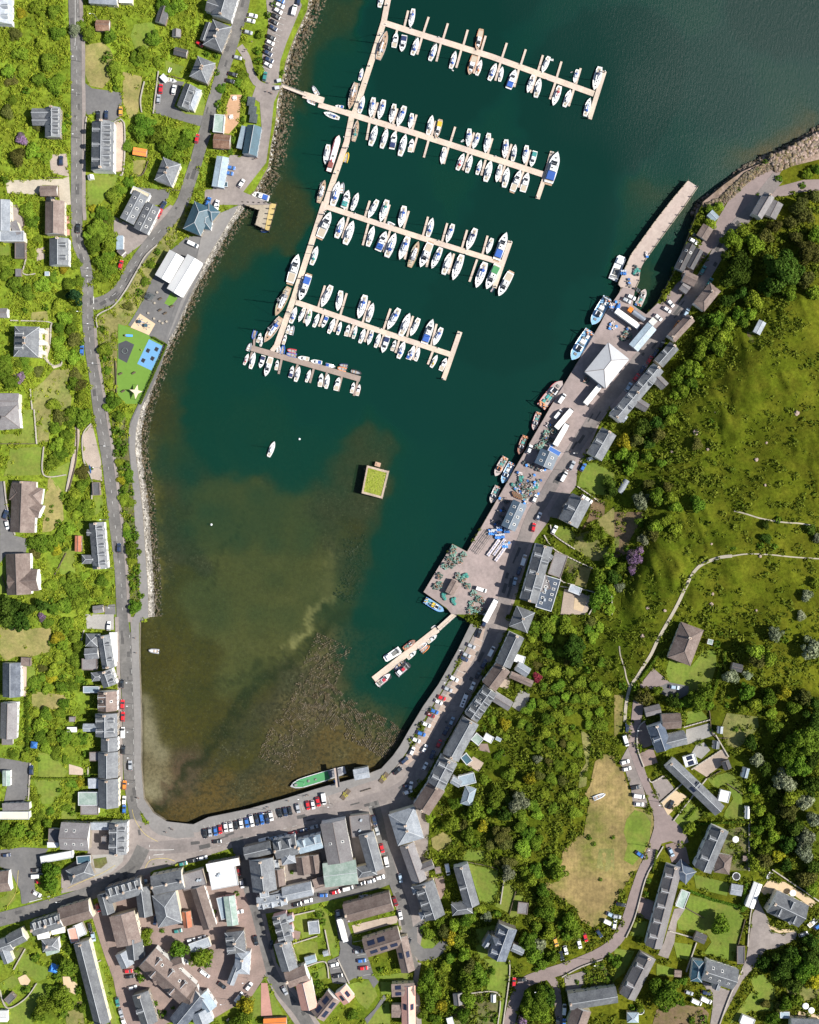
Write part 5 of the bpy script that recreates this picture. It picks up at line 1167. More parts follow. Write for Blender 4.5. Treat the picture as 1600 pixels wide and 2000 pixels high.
idx = np.arange(nx * ny).reshape(ny, nx); Q = np.stack([idx[:-1, :-1], idx[1:, :-1], idx[1:, 1:], idx[:-1, 1:]], -1).reshape(-1, 4)
# bed material: silt with weed tufts where the fourth channel says so
m = bpy.data.materials.new('sea_bed_silt'); m.use_nodes = True; n = m.node_tree.nodes; l = m.node_tree.links; bs = n['Principled BSDF']; bs.inputs['Roughness'].default_value = .95; bs.inputs['Specular IOR Level'].default_value = .1
at = n.new('ShaderNodeAttribute'); at.attribute_name = 'bed'; tc = n.new('ShaderNodeTexCoord')
def noise(sc, det=6, rg=.65):
    z_ = n.new('ShaderNodeTexNoise'); z_.inputs['Scale'].default_value = sc; z_.inputs['Detail'].default_value = det; z_.inputs['Roughness'].default_value = rg; l.new(tc.outputs['Object'], z_.inputs['Vector']); return z_.outputs['Fac']
def mrange(s, a, b_, c_, d_):
    z_ = n.new('ShaderNodeMapRange'); l.new(s, z_.inputs[0])
    for k, v_ in zip((1, 2, 3, 4), (a, b_, c_, d_)): z_.inputs[k].default_value = v_
    return z_.outputs[0]
def mth(op, a, b_):
    z_ = n.new('ShaderNodeMath'); z_.operation = op
    for k, v_ in ((0, a), (1, b_)):
        if isinstance(v_, (int, float)): z_.inputs[k].default_value = v_
        else: l.new(v_, z_.inputs[k])
    return z_.outputs[0]
tuft = mth('MULTIPLY', mrange(noise(.55, 8, .75), .47, .57, 0, 1), at.outputs['Alpha'])
spk = mth('MULTIPLY', mrange(noise(1.3, 4, .8), .55, .66, 0, 1), at.outputs['Alpha'])
pale = mth('MULTIPLY', mth('MULTIPLY', mrange(noise(.9, 6, .8), .54, .66, 0, 1), mrange(noise(.12, 3, .5), .45, .6, .2, 1)), at.outputs['Alpha'])
v1 = mth('MULTIPLY', mrange(noise(.05, 5), .3, .7, .86, 1.14), mrange(noise(2.2, 3), .3, .7, .8, 1.2))
sv = n.new('ShaderNodeVectorMath'); sv.operation = 'SCALE'; l.new(at.outputs['Color'], sv.inputs[0]); l.new(v1, sv.inputs['Scale'])
mx = n.new('ShaderNodeMix'); mx.data_type = 'RGBA'; l.new(mth('MULTIPLY', tuft, .88), mx.inputs[0]); l.new(sv.outputs[0], mx.inputs[6]); mx.inputs[7].default_value = (.030, .025, .014, 1)
m2 = n.new('ShaderNodeMix'); m2.data_type = 'RGBA'; l.new(mth('MULTIPLY', pale, .6), m2.inputs[0]); l.new(mx.outputs[2], m2.inputs[6]); m2.inputs[7].default_value = (.27, .22, .14, 1)
l.new(m2.outputs[2], bs.inputs['Base Color'])
bmp = n.new('ShaderNodeBump'); bmp.inputs['Strength'].default_value = .6; bmp.inputs['Distance'].default_value = .4; l.new(noise(1.0, 8, .75), bmp.inputs['Height']); l.new(bmp.outputs[0], bs.inputs['Normal'])
struct('sea_bed', npmesh('sea_bed', bed, Q, [m], {'bed': ('FLOAT_COLOR', bc)}))
# water sheet: clear over the shallows, turbid green with depth, rippled gloss on top
m = bpy.data.materials.new('sea_water'); m.use_nodes = True; n = m.node_tree.nodes; l = m.node_tree.links; n.remove(n['Principled BSDF']); out = n['Material Output']
at = n.new('ShaderNodeAttribute'); at.attribute_name = 'depth'; tc = n.new('ShaderNodeTexCoord')
turb = mth('SUBTRACT', 1.0, mth('POWER', 2.718, mth('MULTIPLY', mth('POWER', mth('MULTIPLY', at.outputs['Fac'], .52), 1.2), -1.0)))
cr = n.new('ShaderNodeValToRGB'); l.new(mrange(at.outputs['Fac'], 0, 10, 0, 1), cr.inputs[0])
el = cr.color_ramp.elements; el[0].position = .05; el[0].color = (.026, .050, .018, 1); el[1].position = .85; el[1].color = (.0016, .0212, .0160, 1)
e2 = el.new(.25); e2.color = (.0022, .034, .021, 1); e3 = el.new(.5); e3.color = (.0018, .026, .0195, 1)
df = n.new('ShaderNodeBsdfDiffuse'); l.new(cr.outputs[0], df.inputs[0])
tr = n.new('ShaderNodeBsdfTransparent'); tr.inputs[0].default_value = (.86, .95, .90, 1)
ms = n.new('ShaderNodeMixShader'); l.new(turb, ms.inputs[0]); l.new(tr.outputs[0], ms.inputs[1]); l.new(df.outputs[0], ms.inputs[2])
gl = n.new('ShaderNodeBsdfGlossy'); gl.inputs['Roughness'].default_value = .33; gl.inputs['Color'].default_value = (.5, .5, .52, 1)
mp = n.new('ShaderNodeMapping'); mp.inputs['Rotation'].default_value = (0, 0, math.radians(40)); mp.inputs['Scale'].default_value = (1.0, .35, 1); l.new(tc.outputs['Object'], mp.inputs[0])
nz = n.new('ShaderNodeTexNoise'); nz.inputs['Scale'].default_value = 1.1; nz.inputs['Detail'].default_value = 6; nz.inputs['Roughness'].default_value = .7; l.new(mp.outputs[0], nz.inputs['Vector'])
wa = n.new('ShaderNodeAttribute'); wa.attribute_name = 'wind'; l.new(mrange(wa.outputs['Fac'], 0, 1, .30, .52), gl.inputs['Roughness'])
gcol = n.new('ShaderNodeCombineColor'); [l.new(mrange(wa.outputs['Fac'], 0, 1, .45, c_), gcol.inputs[i_]) for i_, c_ in enumerate((1.0, .95, .98))]; l.new(gcol.outputs[0], gl.inputs['Color'])  # gloss tint brightened toward the upper right to put a sun glint there
calm = mrange(noise(.012, 3, .5), .40, .64, .5, 1.0)
bp = n.new('ShaderNodeBump'); bp.inputs['Distance'].default_value = .16; l.new(mth('MULTIPLY', calm, mrange(wa.outputs['Fac'], 0, 1, .6, 4.0)), bp.inputs['Strength']); l.new(nz.outputs['Fac'], bp.inputs['Height']); l.new(bp.outputs[0], gl.inputs['Normal'])
fr = n.new('ShaderNodeFresnel'); fr.inputs[0].default_value = 1.333
m3 = n.new('ShaderNodeMixShader'); l.new(fr.outputs[0], m3.inputs[0]); l.new(ms.outputs[0], m3.inputs[1]); l.new(gl.outputs[0], m3.inputs[2]); l.new(m3.outputs[0], out.inputs['Surface'])
far = (np.abs(GP[:, 0] - 800) > 950) | (np.abs(GP[:, 1] - 1000) > 1150)
wat = WN(GP, z=0.0); wat[:, 2] = 0
# pull the rim of the sheet out to the horizon
sc_ = np.ones(len(GP)); rim = (gx.ravel() == gx.min()) | (gx.ravel() == gx.max()) | (gy.ravel() == gy.min()) | (gy.ravel() == gy.max())
wat[rim, :2] *= 12
struct('water', npmesh('water', wat, Q, [m], {'depth': ('FLOAT', np.maximum(dep, 0.0)), 'wind': ('FLOAT', np.clip((GP[:, 0] - 1130) / 420 + (330 - GP[:, 1]) / 1000 + (vnoise(GP, .012, 61) - .5) * .3, 0, 1))}))

# --- ground sheets
mat('tarmac', (.115, .113, .114), .9, .16, .8, col2=(.15, .146, .142), scale2=.15, fac2=.6)
mat('road_tarmac', (.112, .108, .104), .9, .22, .9, col2=(.165, .157, .15), scale2=.16, fac2=.75)
mat('concrete', (.235, .205, .19), .9, .2, .7, col2=(.175, .152, .142), scale2=.13, fac2=.7)
mat('quay_concrete', (.29, .235, .222), .9, .18, .7, col2=(.215, .178, .168), scale2=.13, fac2=.8)
mat('prom_paving', (.185, .176, .17), .9, .16, .8, col2=(.19, .185, .18), scale2=.13, fac2=.6)
mat('pale_gravel', (.36, .32, .255), .95, .2, 2)
mat('gravel', (.30, .25, .21), .95, .22, 2)
mat('pink_tarmac', (.225, .178, .168), .9, .14, .8, col2=(.18, .145, .138), scale2=.12, fac2=.6)
mat('brick_paving', (.225, .165, .145), .9, .2, 1.4, col2=(.175, .14, .125), scale2=.15, fac2=.6)
mat('lawn_grass', (.118, .172, .020), .95, .28, .8, .3, wave=.02, wscale=.16, col2=(.17, .17, .035), scale2=.12, fac2=.6)
mat('dry_grass', (.235, .20, .075), .95, .30, .9, .4, col2=(.12, .14, .03), scale2=.12, fac2=.7)
mat('rough_grass', (.19, .175, .06), .95, .40, .7, .6, col2=(.10, .13, .025), scale2=.1, fac2=.8)
mat('hay_grass', (.25, .185, .075), .95, .45, .5, .6, wave=.03, wscale=.22, col2=(.105, .115, .020), scale2=.045, fac2=.95)
mat('bare_earth', (.155, .105, .062), .95, .35, .8, .5, col2=(.12, .11, .03), scale2=.15, fac2=.6)
mat('garden_soil', (.105, .095, .04), .95, .5, .9, .6, col2=(.085, .12, .022), scale2=.3, fac2=.8)
mat('patio_paving', (.36, .29, .235), .9, .2, 1.6, wave=.06, wscale=1.2)
mat('grey_paving', (.27, .26, .245), .9, .18, 1.4, wave=.05, wscale=1.2)
mat('artificial_turf', (.115, .215, .032), .95, .08, .6)
mat('play_sand', (.50, .385, .25), .95, .12, 1.2)
mat('rubber_mat', (.055, .058, .066), .95, .1, 1)
mat('blue_rubber', (.12, .28, .48), .95, .08, 1)
mat('timber_deck', (.40, .245, .145), .85, .18, 1, wave=.12, wscale=2)
mat('sand_bay_paving', (.34, .265, .22), .9, .15, 1.2)
mat('red_path', (.37, .20, .165), .9, .15, 1)
mat('road_paint', (.50, .50, .48), .8, .25, 2)
mat('yellow_paint', (.50, .40, .12), .8, .25, 2)
SHEET = {'tar': ('car_park', 'tarmac', 2), 'grav': ('gravel_yard', 'gravel', 1), 'pale': ('gravel_drive', 'pale_gravel', 2), 'dry': ('dry_lawn', 'dry_grass', 1), 'lawn': ('lawn', 'lawn_grass', 1), 'pat': ('patio', 'patio_paving', 2), 'pave': ('paved_yard', 'concrete', 1.5), 'deck': ('decking', 'timber_deck', 2.5), 'grav2': ('gravel_lane', 'pink_tarmac', 1.8), 'turf': ('play_turf', 'artificial_turf', 2.5), 'plaza': ('plaza', 'tarmac', 2), 'sand': ('sand_pit', 'play_sand', 3), 'rubber': ('rubber_play_surface', 'rubber_mat', 3), 'bluepad': ('blue_play_surface', 'blue_rubber', 3), 'pave2': ('red_terrace', 'red_path', 2), 'dryrough': ('rough_grass', 'rough_grass', 1), 'scrubby': ('grass_bank', 'rough_grass', .6), 'earth': ('bare_ground', 'bare_earth', .8), 'quay': ('quay', 'quay_concrete', 1), 'drylawn': ('dry_lawn', 'dry_grass', 1), 'garden': ('garden', 'garden_soil', .9), 'paveg': ('paved_court', 'grey_paving', 2), 'paveg2': ('paved_court', 'grey_paving', 2), 'bedding': ('planting_bed', 'garden_soil', 1), 'bed': ('planting_bed', 'garden_soil', 3), 'sandpave': ('parking_bays', 'sand_bay_paving', 3.2), 'red': ('brick_court', 'brick_paving', 1.9), 'dryfield': ('hay_field', 'hay_grass', .8), 'hayfield': ('field_edge', 'rough_grass', .7), 'lane': ('lane', 'pink_tarmac', 2.6), 'paveb': ('brick_yard', 'brick_paving', 2), 'sandy': ('sunny_court', 'patio_paving', 2), 'drive': ('driveway', 'concrete', 2), 'island': ('pavement_island', 'concrete', 3.4), 'prom': ('promenade', 'prom_paving', 3), 'redpath': ('church_path', 'red_path', 3)}
SHEET['rockb'] = ('rocky_shore', 'shore_rock', .5); mat('shore_rock', (.25, .185, .15), .95, .5, .5, .9, col2=(.13, .095, .06), scale2=.18, fac2=.8)
HARD = {'rockb', 'tar', 'grav', 'pale', 'pat', 'pave', 'deck', 'grav2', 'turf', 'plaza', 'sand', 'rubber', 'bluepad', 'pave2', 'quay', 'paveg', 'paveg2', 'sandpave', 'red', 'lane', 'paveb', 'sandy', 'drive', 'island', 'prom', 'redpath', 'quaypier'}
PS.append(('prom', [(398,430),(468,400),(405,504),(372,562),(338,640),(312,692),(292,745),(275,800),(266,838),(264,880),(273,950),(279,1000),(284,1080),(289,1150),(290,1206),(272,1216),(272,1290),(276,1400),(276,1500),(281,1560),(300,1588),(330,1607),(378,1610),(407,1596),(485,1580),(560,1559),(617,1541),(652,1531),(692,1521),(725,1509),(745,1501),(767,1477),(782,1456),(800,1424),(827,1379),(857,1336),(875,1304),(896,1266),(920,1217),(932,1224),(905,1275),(885,1310),(866,1344),(838,1390),(810,1436),(796,1466),(780,1490),(756,1516),(700,1534),(655,1550),(600,1568),(500,1594),(420,1612),(385,1626),(330,1624),(290,1606),(268,1575),(262,1500),(262,1400),(258,1300),(256,1225),(258,1212),(274,1180),(270,1110),(266,1060),(260,960),(254,880),(252,835),(268,800),(302,728),(330,652),(356,582),(384,512)]))
PS.append(('quay', [(1072,800),(1142,685),(1174,630),(1187,604),(1204,580),(1217,561),(1240,566),(1236,596),(1262,614),(1285,592),(1300,600),(1330,600),(1300,660),(1250,740),(1200,800),(1140,800)]))
PS.append(('pave', [(378,1612),(420,1612),(500,1594),(600,1568),(700,1534),(760,1514),(790,1480),(815,1440),(850,1375),(890,1310),(930,1230),(960,1200),(1000,1210),(960,1290),(910,1380),(870,1450),(830,1520),(780,1570),(700,1590),(560,1630),(470,1650),(380,1680),(300,1700),(240,1740),(200,1700),(260,1600),(290,1610),(340,1630)]))
PS.append(('pave', [(466,1640),(560,1612),(700,1578),(765,1556),(800,1552),(840,1580),(836,1650),(838,1720),(805,1735),(770,1712),(700,1735),(600,1757),(505,1775)]))
PS.append(('pave', [(165,1605),(262,1600),(275,1690),(200,1728),(120,1745),(120,1700),(172,1665)]))
PS.append(('red', [(190,1770),(200,1750),(240,1730),(300,1720),(440,1700),(470,1720),(490,1780),(520,1900),(500,1920),(420,1960),(300,2010),(240,2010),(210,1850)]))
PS.append(('pave', [(455,1650),(480,1640),(500,1720),(520,1790),(540,1880),(640,2020),(590,2020),(540,1950),(505,1880),(480,1780)]))
PS.append(('pave', [(730,1580),(770,1570),(800,1700),(830,1800),(815,1880),(790,1860),(765,1730),(745,1660)]))
PS.append(('dryfield', [(1170,1480),(1200,1478),(1210,1530),(1222,1610),(1250,1590),(1262,1640),(1240,1700),(1215,1740),(1180,1800),(1140,1800),(1110,1740),(1090,1720),(1100,1660),(1140,1630),(1152,1560),(1160,1520)]))
PS.append(('lawn', [(1224,1600),(1240,1582),(1258,1588),(1271,1606),(1270,1635),(1256,1668),(1236,1690),(1218,1680),(1226,1650),(1218,1625)]))
for i, (kind, poly) in enumerate(PS):
    if kind in HARD: fillmask(poly, occ, 2)
    elif kind in ('lawn', 'dry', 'drylawn', 'dryfield', 'hayfield'): fillmask(poly, occ, 3)
    elif kind in ('dryrough', 'earth'): fillmask(poly, occ, 4)
    if kind not in SHEET: continue
    nm, mm, lv = SHEET[kind]
    V, F = drape(poly, 14)
    if len(F) == 0: continue
    struct(nm, npmesh(nm, WN(V, .06 + lv * .055 + i * .0006), F, [M[mm]]))
# --- roads and paths
def ribbon(pts, width, dz, step=6, off=0.0):
    P = [Vector(q_) for q_ in pts]; out = []
    for i in range(len(P) - 1):                      # smooth by Catmull-Rom
        a, b_, c_, d_ = P[max(i - 1, 0)], P[i], P[i + 1], P[min(i + 2, len(P) - 1)]; n_ = max(2, int((c_ - b_).length / step))
        for k in range(n_):
            u = k / n_; out.append(.5 * ((2 * b_) + (c_ - a) * u + (2 * a - 5 * b_ + 4 * c_ - d_) * u * u + (3 * b_ - a - 3 * c_ + d_) * u ** 3))
    out.append(P[-1]); n_ = len(out); cols = max(2, int(width / 7) + 1); V = []
    for i, q_ in enumerate(out):
        d_ = (out[min(i + 1, n_ - 1)] - out[max(i - 1, 0)]).normalized(); nn = Vector((-d_.y, d_.x))
        for k in range(cols): V.append(tuple(q_ + nn * (off + width * (k / (cols - 1) - .5))))
    F = [(i * cols + k, i * cols + k + 1, (i + 1) * cols + k + 1, (i + 1) * cols + k) for i in range(n_ - 1) for k in range(cols - 1)]
    V = np.array(V); A = WN(V, dz)
    F = np.array(F); a, b_, c_ = A[F[0][0]], A[F[0][1]], A[F[0][2]]
    if np.cross(b_ - a, c_ - a)[2] < 0: F = F[:, ::-1]
    return A, F, out
mat('worn_tarmac', (.205, .178, .168), .9, .2, .9, col2=(.15, .135, .13), scale2=.14, fac2=.75)
RDM = {'wornroad': ('road', 'worn_tarmac', .24), 'road': ('road', 'road_tarmac', .24), 'walk': ('pavement', 'concrete', .30), 'prom': ('promenade_path', 'tarmac', .285), 'lane2': ('lane', 'concrete', .225), 'brick': ('brick_lane', 'brick_paving', .215), 'hilllane': ('lane', 'pink_tarmac', .215), 'path': ('hill_path', 'pale_gravel', .22), 'path2': ('trodden_path', 'pale_gravel', .16), 'grav': ('garden_path', 'gravel', .2)}
ROADPTS = []
for i, r_ in enumerate([r_ for r_ in RD if r_]):
    kind, wd, pts, off = r_; nm, mm, dz = RDM[kind]
    A, F, line = ribbon(pts, wd, dz + i * .0012); struct(nm, npmesh(nm, A, F, [M[mm]]))
    for a, b_ in zip(line[:-1], line[1:]):
        nn = Vector((-(b_ - a).y, (b_ - a).x)).normalized() * (wd / 2 + 1)
        fillmask([a + nn, b_ + nn, b_ - nn, a - nn], occ, 2)
    if kind in ('path', 'path2'): ROADPTS += [(q_.x, q_.y) for q_ in line]
tarp = MB()
for r_ in [r_ for r_ in RD if r_ and 'road' in r_[0]]:
    for k_ in range(int(len(r_[2]) * .9)):
        j = R.randrange(len(r_[2]) - 1); a, b_ = Vector(r_[2][j]), Vector(r_[2][j + 1]); d_ = (b_ - a).normalized(); nn = Vector((-d_.y, d_.x)); c_ = a.lerp(b_, R.random()) + nn * R.uniform(-.3, .3) * r_[1]; hl, hw = R.uniform(2, 11), R.uniform(1.2, 4)
        if max(abs(x_) for x_ in (c_.x - 800, c_.y - 1000)) < 1000: tarp.quad(WN(np.array([c_ + d_ * u_ * hl + nn * v_ * hw for u_, v_ in ((-1, 1), (-1, -1), (1, -1), (1, 1))]), .31 + k_ * .0004)[::-1])
mat('tar_repair', (.075, .073, .072), .95, .2, 1); struct('tar_repairs', tarp.mesh('tar_repairs', [M['tar_repair']]))
# road paint: dashes, edge lines, parking bays
paint = MB(); ypaint = MB()
def stroke(mb, pts, wd, dash=None, off=0.0, dz=.36):
    A, F, line = ribbon(pts, .8, dz, 3, off); acc = 0
    for a, b_ in zip(line[:-1], line[1:]):
        L_ = (b_ - a).length; acc += L_
        if dash and (acc % (dash[0] + dash[1])) > dash[0]: continue
        nn = Vector((-(b_ - a).y, (b_ - a).x)).normalized(); o_ = nn * off
        P = WN(np.array([a + o_ + nn * wd / 2, a + o_ - nn * wd / 2, b_ + o_ - nn * wd / 2, b_ + o_ + nn * wd / 2]), dz)
        mb.quad(P[::-1])
def pp(s): v = [float(x) for x in s.split()]; return [(v[i], v[i + 1]) for i in range(0, len(v), 2)]
stroke(paint, pp('150 90 150 200 150 400 152 470 164 505 171 550 172 625 177 680 186 740 193 800 202 850 212 912 222 1000 231 1075 236 1125 240 1200'), .55, (7, 16))
stroke(paint, pp('253 1240 257 1300 260 1400 262 1500 268 1570'), .55, (7, 16))
stroke(paint, pp('205 585 222 576 241 554 258 523 275 498 293 474 315 448'), .55, (7, 12))
stroke(paint, pp('183 577 183 605'), 1.4, (2, 1.5)); stroke(paint, pp('57 1762 100 1750'), 1.3, (2, 1.5)); stroke(paint, pp('152 1763 178 1754'), 1.3, (2, 1.5))
stroke(paint, pp('390 1662 480 1637 560 1617 660 1594 730 1574'), .5, (7, 12))
stroke(paint, pp('292 1650 292 1680'), 1.0, (2, 2)); stroke(paint, pp('292 1660 325 1660 340 1659'), .9); stroke(paint, pp('300 1670 320 1668'), .9)
stroke(paint, pp('141 0 141 80 139 90'), .8, None, -6); stroke(paint, pp('152 0 152 45'), .5, (7, 12))
for off in (-9.6,): stroke(ypaint, pp('262 1580 268 1600 285 1625 310 1640'), .7, None, 4)
stroke(ypaint, pp('284 1695 290 1684 300 1678 325 1677 342 1682'), .8); stroke(ypaint, pp('132 1735 160 1722 200 1705 225 1690'), .7); stroke(ypaint, pp('36 1700 30 1745 10 1775'), .7)
stroke(ypaint, pp('0 1930 20 1945 30 1965'), .7, None, 0) if 0 else None
def bays(x0, y0, x1, y1, n_, dx, dy):
    for k in range(n_ + 1):
        a = Vector((x0 + (x1 - x0) * k / n_, y0 + (y1 - y0) * k / n_)); stroke(paint, [a, a + Vector((dx, dy))], .5, None, 0, .40)
bays(398, 1612, 520, 1584, 12, 4, 18); bays(535, 1580, 640, 1555, 10, 5, 18)
bays(928, 1245, 905, 1285, 4, 16, 8); bays(892, 1308, 822, 1432, 13, 17, 8); bays(815, 1445, 798, 1472, 3, 16, 9)
bays(690, 1840, 710, 1905, 5, 18, -3); bays(645, 1880, 655, 1905, 2, 16, -3); bays(522, 20, 548, -10, 3, 14, 6); bays(512, 130, 545, 20, 10, 16, 7)
struct('road_markings', paint.mesh('road_paint', [M['road_paint']])); struct('yellow_lines', ypaint.mesh('yellow_lines', [M['yellow_paint']]))

# --- broken rocky ground of the hill: fine relief standing on the hillside
HILLP = [(1345,745),(1400,660),(1480,580),(1640,520),(1640,1420),(1560,1380),(1470,1330),(1430,1300),(1400,1240),(1380,1200),(1330,1195),(1262,1270),(1232,1300),(1205,1240),(1215,1130),(1262,1050),(1290,960),(1300,880)]
st = 5.0
ax = np.arange(1200, 1640, st); ay = np.arange(520, 1425, st); gx, gy = np.meshgrid(ax, ay); HP = np.stack([gx.ravel(), gy.ravel()], 1)
HQ = HP @ np.array([[.92, .39], [-.39, .92]])      # scarps run up the slope
HQ = HQ * np.array([1.0, .38])
ins = inpoly(HILLP, HP[:, 0], HP[:, 1])
fb = np.zeros(len(HP))
for f_, a_, sd in ((.018, 1.0, 21), (.045, .55, 22), (.11, .22, 23)):
    v_ = vnoise(HQ, f_, sd); fb += a_ * (1 - np.abs(2 * v_ - 1) * 1.2)
soft = vnoise(HP, .012, 24)
dmin = np.full(len(HP), 1e9); PR = np.array(ROADPTS)
for i in range(0, len(HP), 4000): dmin[i:i + 4000] = np.sqrt(((HP[i:i + 4000, None] - PR) ** 2).sum(2)).min(1)
ed = np.full(len(HP), 1e9); HE = np.array(refine(HILLP, 8))
for i in range(0, len(HP), 4000): ed[i:i + 4000] = np.sqrt(((HP[i:i + 4000, None] - HE) ** 2).sum(2)).min(1)
fade = np.clip((dmin - 7) / 16, 0, 1) * np.clip((ed - 2) / 30, 0, 1)
amp = np.clip((soft - .38) * 4.2, .12, 1)
disp = .02 + fade * amp * np.clip((fb - .72), 0, 2) * 2.7 + fade * nr.rand(len(HP)) * .13
disp[dmin < 5] = -.3
hid = np.arange(len(HP)).reshape(gx.shape); HQd = np.stack([hid[:-1, :-1], hid[1:, :-1], hid[1:, 1:], hid[:-1, 1:]], -1).reshape(-1, 4)
HQd = HQd[ins[HQd].all(1)]
struct('hillside', npmesh('hillside', WN(HP, disp), HQd, [M['ground']], {'biome': ('FLOAT_COLOR', biome_cols(HP))}))

# --- rock armour along the shore
mat('armour_rock', (.27, .245, .215), .95, .3, 1.2, .5, objvar=0, col2=(.16, .14, .11), scale2=.5, fac2=.7, attr='rockcol')
def boulders(name, line, w0, w1, n_, r0, r1, zin, zout, cols, side=1, label=''):
    rs = np.random.RandomState(len(line)); P = np.array(refine(line, 3)[:-1]); 
    keep = np.cumsum(np.r_[0, np.hypot(*(P[1:] - P[:-1]).T)]); Ltot = sum(math.hypot(b_[0] - a[0], b_[1] - a[1]) for a, b_ in zip(line[:-1], line[1:]))
    m_ = keep <= Ltot; P = P[m_]
    T_ = np.gradient(P, axis=0); T_ /= np.linalg.norm(T_, axis=1)[:, None] + 1e-9; N_ = np.stack([-T_[:, 1], T_[:, 0]], 1) * side
    ico = bmesh.new(); bmesh.ops.create_icosphere(ico, subdivisions=1, radius=1.0); BV = np.array([v.co[:] for v in ico.verts]); BF = np.array([[v.index for v in f.verts] for f in ico.faces]); ico.free()
    i = rs.randint(0, len(P), n_); u = rs.rand(n_); off = w0 + (w1 - w0) * u
    Q_ = P[i] + N_[i] * off[:, None]; z = zin + (zout - zin) * u; r_ = r0 + (r1 - r0) * rs.rand(n_) ** 2
    if '_bed' in name:
        k_ = vnoise(Q_, .10, 71) + .6 * vnoise(Q_, .27, 72) > .70; Q_, z, r_, u = Q_[k_], z[k_], r_[k_], u[k_]; n_ = len(Q_)
    C_ = WN(Q_, z=0.0); C_[:, 2] = (z if zin < 3.2 else Tz(Q_[:, 0], Q_[:, 1]) + .1) + r_ * .25
    VV = BV[None] * (1 + (rs.rand(n_, len(BV), 1) - .5) * .55) * (r_[:, None, None] * (.7 + .6 * rs.rand(n_, 1, 3))) + C_[:, None, :]
    FF = BF[None] + (np.arange(n_) * len(BV))[:, None, None]
    cc = np.array(cols)[rs.randint(0, len(cols), n_)] * (.7 + .6 * rs.rand(n_, 1)); wet = np.clip((z - .1) / .9, .45, 1)[:, None]
    cc = np.concatenate([cc * np.clip(wet + .1, 0, 1), np.ones((n_, 1))], 1)
    o = struct(name, npmesh(name, VV.reshape(-1, 3), FF.reshape(-1, 3), [M['armour_rock']], {'rockcol': ('FLOAT_COLOR', np.repeat(cc, len(BV), 0))}), 'stuff', label); return o
GREYR = [(.40, .38, .345), (.34, .32, .29), (.45, .43, .395), (.27, .25, .22)]; WEEDR = [(.16, .12, .06), (.10, .085, .035), (.21, .16, .09), (.075, .06, .03)]; PINKR = [(.30, .22, .185), (.23, .16, .13), (.16, .115, .08), (.34, .255, .215)]
LEFT1 = [(470,396),(440,440),(405,502),(370,562),(335,640),(311,690),(291,745),(273,800),(264,840),(264,880),(273,950),(279,1000),(284,1080),(289,1150),(290,1206)]
boulders('rock_armour', LEFT1, -1, 12, 8500, .2, .62, 2.5, -.1, GREYR, -1, 'pale boulders of the rock armour below the promenade')
boulders('weedy_boulders', LEFT1, 11, 27, 2600, .2, .6, .1, -.5, WEEDR, -1, 'weed-covered boulders at the low tide line')
TOPL = [(612,-60),(600,20),(572,80),(558,120),(549,165),(541,200),(538,240),(528,290),(524,325),(498,372)]
boulders('shore_rocks', TOPL, -2, 7, 1500, .2, .7, 2.6, .3, GREYR + WEEDR, -1, 'mixed boulders under the shore car park')
boulders('shore_weed_rocks', TOPL, 5, 34, 2800, .2, .7, .3, -.7, WEEDR, -1, 'dark weedy boulders off the car park shore')
RTS = [(1360,424),(1372,400),(1398,388),(1420,368),(1452,338),(1492,318),(1516,309),(1534,299),(1572,279),(1592,264),(1640,236)]
boulders('headland_rocks', RTS, -4, 12, 2200, .25, 1.0, 2.2, -.2, PINKR + WEEDR, -1, 'pinkish weathered rocks along the headland shore')
boulders('headland_outcrop', [(1300,440),(1330,420),(1400,380),(1440,350)][:0] or [(1505,325),(1530,316),(1560,300),(1600,280),(1640,262)], -17, 15, 3000, .3, 1.3, 3.6, 2.6, PINKR + WEEDR[:2], 1, 'bare pink rock outcrop beside the headland track')
boulders('headland_shingle', [(1375,402),(1400,392),(1422,372),(1454,342),(1494,322),(1512,313)], -1, 15, 2400, .2, .8, 3.6, 2.6, WEEDR + [(.17,.12,.09),(.10,.07,.05)], 1, 'dark weathered stones below the headland track')
boulders('quay_foot_rocks', [(922,1218),(896,1270),(875,1308),(857,1340),(827,1383),(800,1428),(782,1460)], 1, 9, 900, .2, .6, .5, -.4, WEEDR + PINKR, -1, 'weedy rocks at the foot of the waterfront wall')
boulders('mussel_bed', [(650,1250),(632,1290),(615,1330),(600,1380),(560,1430),(535,1490)], -40, 34, 6500, .08, .34, .10, .0, [(.22,.165,.085),(.15,.11,.05),(.09,.07,.03),(.27,.215,.13)], 1, 'rough bed of weed and stones off the ship')
boulders('weed_bed', [(620,1350),(660,1385),(700,1410),(745,1432),(775,1452)], -30, 40, 6000, .08, .34, .12, -.02, [(.22,.165,.085),(.15,.11,.05),(.09,.07,.03),(.27,.215,.13)], 1, 'weedy stones exposed below the waterfront')
boulders('channel_weed', [(690,1050),(700,1090),(690,1130),(670,1170)], -26, 22, 420, .2, .55, -.75, -1.0, [(.05,.04,.02),(.03,.025,.015)], 1, 'dark weed tufts under shallow water by the islet')
boulders('islet_rocks', [(716,908),(760,920),(747,975),(705,964),(715,910)], 0, 16, 700, .2, .6, .1, -.7, WEEDR, 1, 'weedy stones ringing the walled islet')
